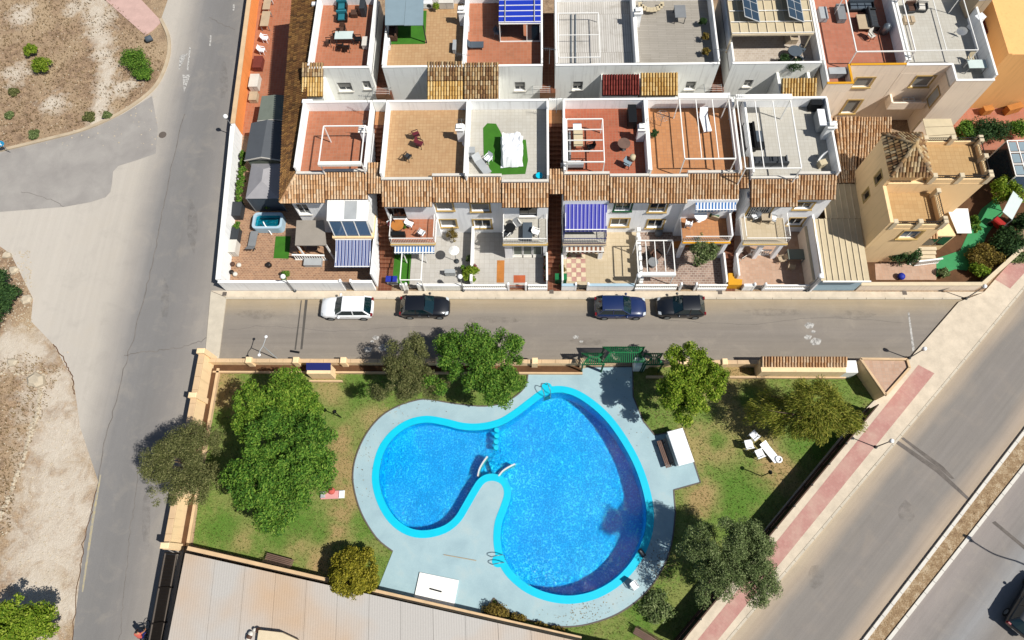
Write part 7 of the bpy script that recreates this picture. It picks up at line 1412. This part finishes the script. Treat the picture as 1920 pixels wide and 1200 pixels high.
# corner yard
sp_ = thing('hot_tub', 'rectangular blue swim spa with white rim in the corner yard', 'hot tub', W3(508, 422, 0.03)); HX, HY = 1.25, .75
def rr_(hx, hy, r0, n=5): return [(sx*(hx-r0)+r0*math.cos(math.radians(a0+90*k/n)), sy*(hy-r0)+r0*math.sin(math.radians(a0+90*k/n))) for sx, sy, a0 in ((1,1,0),(-1,1,90),(-1,-1,180),(1,-1,270)) for k in range(n+1)]
MB().prism(rr_(HX,HY,.35), 0, .8, [rr_(HX-.2,HY-.2,.25)]).build('shell', 'paleblue', sp_, True); MB().sheet(rr_(HX-.2,HY-.2,.25), .2).build('basin', 'teal', sp_, True); s2 = MB().sheet(rr_(HX-.2,HY-.2,.25), .62).build('water', 'water', sp_, True)
MB().tube([(.2,-.9,.0),(-.1,-.5,1.0),(-.2,-.3,1.1)], .05, 6).build('handrail', 'plastic_white', sp_, True)
lounger(476, 456, 0.03, 3.1, 'grey', 'darkgrey', 'grey sun lounger in the corner yard'); cabinet(450, 400, .03, 0, .8, 1.3, .8, 'darkgrey', 'dark planter box by the yard wall, upper one', name='planter'); cabinet(446, 446, .03, 0, .6, 1.2, .7, 'darkgrey', 'dark planter box by the yard wall, lower one', name='planter'); cabinet(442, 470, .03, 0, .7, 1.1, .9, 'offwhite', 'pale storage box by the yard wall', name='storage_box')
cabinet(589, 495, .03, 0, 1.4, .6, .45, 'lightgrey', 'pale grey bench below the porch balustrade', name='bench'); tag(MB().lathe([(.12,0),(.22,.12),(.2,.4),(.1,.42)], W3(506, 499, .03), 12).build('fire_pot', 'metal_dark'), 'dark fire pot on the corner yard paving', 'fire pot'); table(590, 470, .03, 0, .9, .6, .7, 'wood', 'brown', 'brown table under the porch canopy'); chair(568, 474, .03, .5, 'wood_orange', 'brown', 'orange wooden chair under the porch canopy')
for i, (x, y, m_) in enumerate(((438,497,'brown'),(450,499,'offwhite'),(436,512,'metal_dark'),(443,516,'offwhite'))): tag(MB().lathe([(.1,0),(.2,.2),(.17,.3),(.05,.32)], W3(x, y, .03), 10).build('pot', m_), ['brown pot, upper one in the yard corner','white pot, upper one in the yard corner','dark pot, lower one in the yard corner','white pot, lower one in the yard corner'][i], 'pot')
for i, (x, y, m_, lab) in enumerate(((500,78,'plastic_white','white chair, upper one of the orange yard'), (494,100,'plastic_white','white chair, lower one of the orange yard'), (510,3,'plastic_white','white chair cut by the top edge in the orange yard'))): chair(x, y, .03, 1.4, m_, m_, lab)
cabinet(487, 124, .03, 0, .8, 1.3, .6, 'rust', 'rust red chest in the orange yard', name='chest'); cabinet(481, 160, .03, 0, .8, 1.4, .7, 'offwhite', 'white sink table in the orange yard', name='sink_table'); cabinet(478, 186, .03, 0, .7, .9, .5, 'tan', 'tan crate in the orange yard', name='crate'); table(502, 45, .03, 0, .8, 1.8, .7, 'tan', 'grey', 'weathered long table in the orange yard'); table(505, 18, .03, 0, .7, 1.3, .7, 'tan', 'grey', 'weathered short table in the orange yard')
# balconies
BZ = 2.92
round_table(748, 430, BZ, .5, .72, 'wood_orange', 'brown', 'round orange table on the cluttered balcony'); chair(735, 425, BZ, -1.0, 'maroon', 'plastic_white', 'maroon cushioned chair on the cluttered balcony'); chair(770, 425, BZ, 1.2, 'plastic_white', 'black', 'white chair right of the orange balcony table'); cabinet(748, 444, BZ, 0, 1.1, .3, .6, 'black', 'black planter box at the cluttered balcony front', name='planter'); chair(792, 441, BZ, 2.6, 'plastic_white', 'lightgrey', 'white chair at the right end of the cluttered balcony'); bush('green plant beside the orange balcony table', 757, 424, .22, .6, 'leaf_green', 140, 500, .06, z0=BZ)
round_table(957, 435, BZ, .4, .72, 'black', 'black', 'round black table on the dark railed balcony'); chair(970, 425, BZ, .6, 'grey', 'white', 'grey woven chair on the dark railed balcony'); chair(950, 443, BZ, 2.5, 'darkgrey', 'white', 'dark chair at the front of the railed balcony'); cabinet(989, 438, BZ, 0, .7, 1.4, .5, 'slate', 'dark blue mat bench on the railed balcony', name='bench'); chair(1005, 440, BZ, 1.2, 'white', 'white', 'white folding chair in the railed balcony corner')
round_table(1310, 412, BZ, .5, .72, 'plastic_white', 'white', 'round white table on the orange balcony'); chair(1287, 402, BZ, -.9, 'teal', 'slate', 'teal chair left of the white balcony table'); sofa(1339, 404, BZ, 1.2, .9, 'green_dark', 'beige', 'green armchair on the orange balcony'); chair(1289, 425, BZ, 2.9, 'plastic_white', 'plastic_white', 'white chair at the front of the orange balcony')
table(1432, 414, BZ, 0, .8, .7, .72, 'stone', 'tan', 'stone topped table on the cream balcony'); chair(1413, 410, BZ, -1.2, 'plastic_white', 'steel', 'white chair left of the stone balcony table'); chair(1446, 415, BZ, 1.3, 'plastic_white', 'steel', 'white chair right of the stone balcony table')
# patios
t = thing('parasol', 'round white parasol on the white tiled patio', 'parasol', W3(856, 490, .03)); MB().lathe([(.42,1.95),(.25,2.05),(.03,2.15)], (0,0,0), 16).build('canopy', 'white', t, True); MB().tube([(0,0,0),(0,0,2.0)], .025, 6).build('pole', 'steel', t, True); MB().lathe([(.22,0),(.2,.08),(.04,.1)], (0,0,0), 12).build('base', 'darkgrey', t, True)
chair(826, 433, .03, .3, 'plastic_white', 'darkgrey', 'white chair against the patio facade'); cabinet(845, 515, .03, 0, .8, .3, .7, 'lightgrey', 'pale folded airer on the white tiled patio', name='airer'); sofa(1227, 482, .03, .8, .9, 'brown', 'metal_dark', 'brown armchair under the patio pergola'); chair(1208, 485, .03, -1.2, 'metal_dark', 'metal_dark', 'dark chair under the patio pergola'); round_table(1222, 498, .03, .4, .7, 'grey', 'metal_dark', 'grey round table under the patio pergola'); tag(MB().lathe([(.1,0),(.3,.05),(.32,.5),(.1,.55)], W3(1234, 439, .03), 12).build('washing_drum', 'grey'), 'round grey drum against the patio facade', 'drum')
table(1275, 465, .03, .1, 1.4, .6, .7, 'wood_orange', 'brown', 'orange wooden table under the orange balcony'); table(1487, 484, .03, 0, 1.3, .9, .72, 'sage', 'grey', 'glass table in the shaded peach patio'); chair(1462, 490, .03, -1.4, 'tan', 'tan', 'cane chair left of the glass patio table'); chair(1480, 505, .03, 2.8, 'tan', 'tan', 'cane chair below the glass patio table'); chair(1388, 484, .03, -1, 'brown', 'offwhite', 'brown chair by the left wall of the peach patio')
a, b_ = W(1402, 478), W(1441, 478); t = thing('porch_balustrade', 'white balustrade at the porch of the peach patio', 'balustrade', (*a, 0)); balustrade(t, a, b_, .03, .85)
cabinet(1051, 527, .03, 0, .9, .5, .9, 'green_dark', 'dark green bin box at the middle alley mouth', 'green_paint', 'bin_box'); t = thing('blue_bin', 'blue topped bin at the left alley mouth', 'bin', W3(737, 530, .03)); MB().box(-.4,.4,-.2,.2,0,.7).build('body', 'lightgrey', t, True); MB().bbox(-.45,.45,-.25,.25,.701,.78,.02).build('lid', 'blue', t, True); tag(MB().ball(W3(1690, 518, .3), .3, 8, .8).build('round_cover', 'blue'), 'blue round cover on the villa terrace', 'cover')
# pool side and lawn
def slat_bench(label, px, py, rz, l=2.0, z=.07):
    t = thing('bench', label, 'bench', W3(px, py, z), rz)
    for k in range(4): MB().bbox(-.2+.11*k,-.11+.11*k,-l/2,l/2,.42,.46,.01).build('seat_slat', 'wood', t, True)
    for k in range(3): MB().slab((.24+.05*k,-l/2,.55+.13*k),(.27+.05*k,-l/2,.62+.13*k),(.27+.05*k,l/2,.62+.13*k),(.24+.05*k,l/2,.55+.13*k),.03).build('back_slat', 'wood', t, True)
    for y in (-l*.38, l*.38): MB().bar((-.15,y,0),(-.15,y,.42),.06,.05).bar((.2,y,0),(.36,y,.9),.06,.05).bar((-.2,y,.4),(.25,y,.4),.04,.05).build('leg', 'metal_dark', t, True)
slat_bench('brown slatted bench on the pool deck beside white slab', 1243, 853, math.radians(16)); slat_bench('dark slatted bench by the lower left garden wall', 528, 1049, math.radians(-103), z=.02); slat_bench('brown slatted bench at the bottom edge by the fence', 1213, 1196, math.radians(62), z=.02)
t = thing('changing_block', 'white box shelter on the right pool deck spur', 'shelter', W3(1270, 843, .07), math.radians(15)); MB().box(-.5,.5,-1.15,1.15,.1,1.1).build('body', 'white', t, True); MB().bbox(-.58,.58,-1.25,1.25,1.101,1.2,.03).build('lid', 'plastic_white', t, True); MB().box(-.45,.45,-1.1,1.1,0,.098).build('plinth', 'grey', t, True)
t = thing('shower_base', 'white square shower platform on the pool deck', 'platform', (*W(818, 1107), .07)); poly = [(x-W(818,1107)[0], y-W(818,1107)[1]) for x, y in pix([(787,1073),(860,1088),(850,1142),(775,1128)], .2)]
MB().prism(poly, 0, .13).build('platform', 'white', t, True); MB().bar((-.45,.12,.14),(.4,-.08,.14),.1,.02).build('drain_slot', 'black', t, True)
for x, y in ((779,1130),(816,1138)): q_ = W(x, y, .2); MB().box(q_[0]-.12-W(818,1107)[0], q_[0]+.12-W(818,1107)[0], q_[1]-.1-W(818,1107)[1], q_[1]+.1-W(818,1107)[1], .131, .3).build('foot', 'black', t, True)
a, b_ = W(832,1040,.1), W(893,1051,.1); tag(MB().tube([(*a,.1),(*b_,.1)], .03, 6).build('cleaning_pole', 'tan'), 'long cleaning pole lying on the deck peninsula', 'pole')
for i, (x, y, a, lab) in enumerate(((1411,819,-.9,'white plastic chair, topmost of the group on the lawn'), (1401,836,-1.4,'white plastic chair, leftmost of the group on the lawn'), (1421,853,-1.2,'white plastic chair, lowest of the group on the lawn'))): chair(x, y, .02, a+math.pi, 'plastic_white', 'plastic_white', lab, 1.25)
lounger(1440, 848, .02, math.radians(35), 'plastic_white', 'plastic_white', 'white plastic lounger beside the lawn chairs', 1.7, .55, .1); t = thing('plastic_stool', 'white ring shaped stool at the foot of the lawn lounger', 'stool', W3(1457, 863, .02)); MB().lathe([(.22,0),(.26,.4),(.24,.44),(.15,.44),(.14,.3)], (0,0,0), 16).build('body', 'plastic_white', t, True)
chair(1188, 1098, .07, .6, 'plastic_white', 'lightgrey', 'white chair in dappled shade on the lower right deck')
t = thing('beach_mat', 'pink and white beach lounge mat on the lawn by the pool', 'beach mat', W3(624, 928, .02), .05); MB().bbox(-.85,.45,-.28,.3,0,.12,.03).build('mat', 'pink', t, True); MB().bbox(.46,.86,-.26,.28,0,.2,.06).build('pillow', 'plastic_white', t, True); MB().bbox(-.84,-.5,-.2,.25,.121,.26,.05).build('towel', 'lightgrey', t, True)
t = thing('beach_bag', 'coral beach bag resting on the pink lounge mat', 'bag', W3(623, 921, .1), .4); MB().lathe([(.2,0),(.26,.15),(.22,.34),(.1,.38)], (0,0,0), 10).build('bag', 'coral', t, True); MB().tube(smooth_open([(-.15,0,.33),(-.08,0,.52),(.08,0,.52),(.15,0,.33)], 3), .02, 5).build('handle', 'brown', t, True)
tag(MB().prism(pix([(1003,686),(1020,686),(1018,694),(1004,694)], .1), .07, .1).build('towel', 'pink'), 'small pink towel on the deck below the street wall', 'towel')

# ---------------------------------------------------------------- cyclist at the lower left (frame cut)
def bike(px, py, rz, label):
    t = thing('bicycle', label, 'bicycle', W3(px, py, .006), rz)
    for y in (-.52, .52):
        ring = [(0, y+.33*math.cos(a*.314159), .35+.33*math.sin(a*.314159)) for a in range(21)]; w_ = MB().tube(ring, .022, 6, False).build('wheel', 'tyre', t, True)
        sp = MB()
        for k in range(8): a = k*.785; sp.bar((0,y,.35), (0,y+.32*math.cos(a),.35+.32*math.sin(a)), .006, .006)
        sp.build('spokes', 'steel', w_, True)
    f = MB(); bb = (0,-.05,.3); st_ = (0,-.2,.85); hd = (0,.4,.8)
    for a, b in ((bb,st_),(bb,hd),((0,-.17,.75),hd),(bb,(0,-.52,.35)),((0,-.52,.35),st_),(hd,(0,.52,.35)),(hd,(0,.36,1.0))): f.tube([a,b], .02, 6)
    f.build('frame', 'black', t, True); MB().bbox(-.07,.07,-.34,-.08,.88,.94,.02).build('saddle', 'black', t, True); MB().tube([(-.3,.3,1.02),(-.1,.38,1.0),(.1,.38,1.0),(.3,.3,1.02)], .018, 6).build('handlebar', 'black', t, True)
    for sx in (-1, 1): MB().box(sx*.1-.05, sx*.1+.05, -.1, 0, .26+.1*sx, .28+.1*sx).build('pedal', 'darkgrey', t, True)
    return t
bk = bike(279, 1188, .05, 'black bicycle ridden up the left road at the bottom edge')
def person(px, py, z, rz, label, J, bones, rad, cols, name='person'):
    "body grown as one skin over a posed skeleton; clothing by region"
    t = thing(name, label, 'person', W3(px, py, z), rz); keys = list(J); me = bpy.data.meshes.new('body'); me.from_pydata([J[k] for k in keys], [(keys.index(a), keys.index(b)) for a, b in bones], [])
    o = bpy.data.objects.new('body', me); COL.objects.link(o); sk = o.modifiers.new('skin', 'SKIN'); 
    for i, k in enumerate(keys): me.skin_vertices[0].data[i].radius = (rad[k], rad[k]); me.skin_vertices[0].data[i].use_root = (k == 'pelvis')
    sb = o.modifiers.new('sub', 'SUBSURF'); sb.levels = 2; dg = bpy.context.evaluated_depsgraph_get(); ev = bpy.data.meshes.new_from_object(o.evaluated_get(dg)); o.modifiers.clear(); o.data = ev
    ev.materials.clear()
    for c_ in cols: ev.materials.append(M[c_[0]])
    for p in ev.polygons:
        c_ = p.center
        for i, cc in enumerate(cols):
            if cc[1](c_): p.material_index = i; break
        p.use_smooth = True
    o.parent = t; ORIGIN[o.name] = Vector((0,0,0)); return t
J = dict(pelvis=(0,-.2,.98), waist=(0,-.1,1.15), chest=(0,.06,1.36), neck=(0,.15,1.52), head=(0,.22,1.63), crown=(0,.23,1.74), ls=(-.19,.08,1.42), le=(-.28,.2,1.18), lh=(-.28,.32,1.05), rs=(.19,.08,1.42), re=(.28,.2,1.18), rh=(.28,.32,1.05), lf=(-.28,.38,1.04), rf=(.28,.38,1.04),
         lp=(-.1,-.18,.93), lk=(-.12,.2,.72), la=(-.12,-.02,.3), lt=(-.12,.12,.24), rp=(.1,-.18,.93), rk=(.12,.16,.86), ra=(.12,.0,.48), rt=(.12,.14,.42))
bones = [('pelvis','waist'),('waist','chest'),('chest','neck'),('neck','head'),('head','crown'),('chest','ls'),('ls','le'),('le','lh'),('lh','lf'),('chest','rs'),('rs','re'),('re','rh'),('rh','rf'),('pelvis','lp'),('lp','lk'),('lk','la'),('la','lt'),('pelvis','rp'),('rp','rk'),('rk','ra'),('ra','rt')]
rad = dict(pelvis=.14, waist=.13, chest=.16, neck=.06, head=.1, crown=.07, ls=.075, le=.05, lh=.04, lf=.035, rs=.075, re=.05, rh=.04, rf=.035, lp=.1, lk=.065, la=.045, lt=.04, rp=.1, rk=.065, ra=.045, rt=.04)
cols = [('black', lambda c: c.z > 1.62 and c.y < .3), ('skin', lambda c: c.z > 1.5 or abs(c.x) > .25), ('coral', lambda c: c.z > 1.08), ('navy', lambda c: c.z > .66 or (c.y < .05 and c.z > .8)), ('skin', lambda c: c.z > .33 and not c.y > .1), ('black', lambda c: True)]
person(279, 1188, .006, .05, 'person in coral top and navy shorts riding the black bicycle', J, bones, rad, cols)
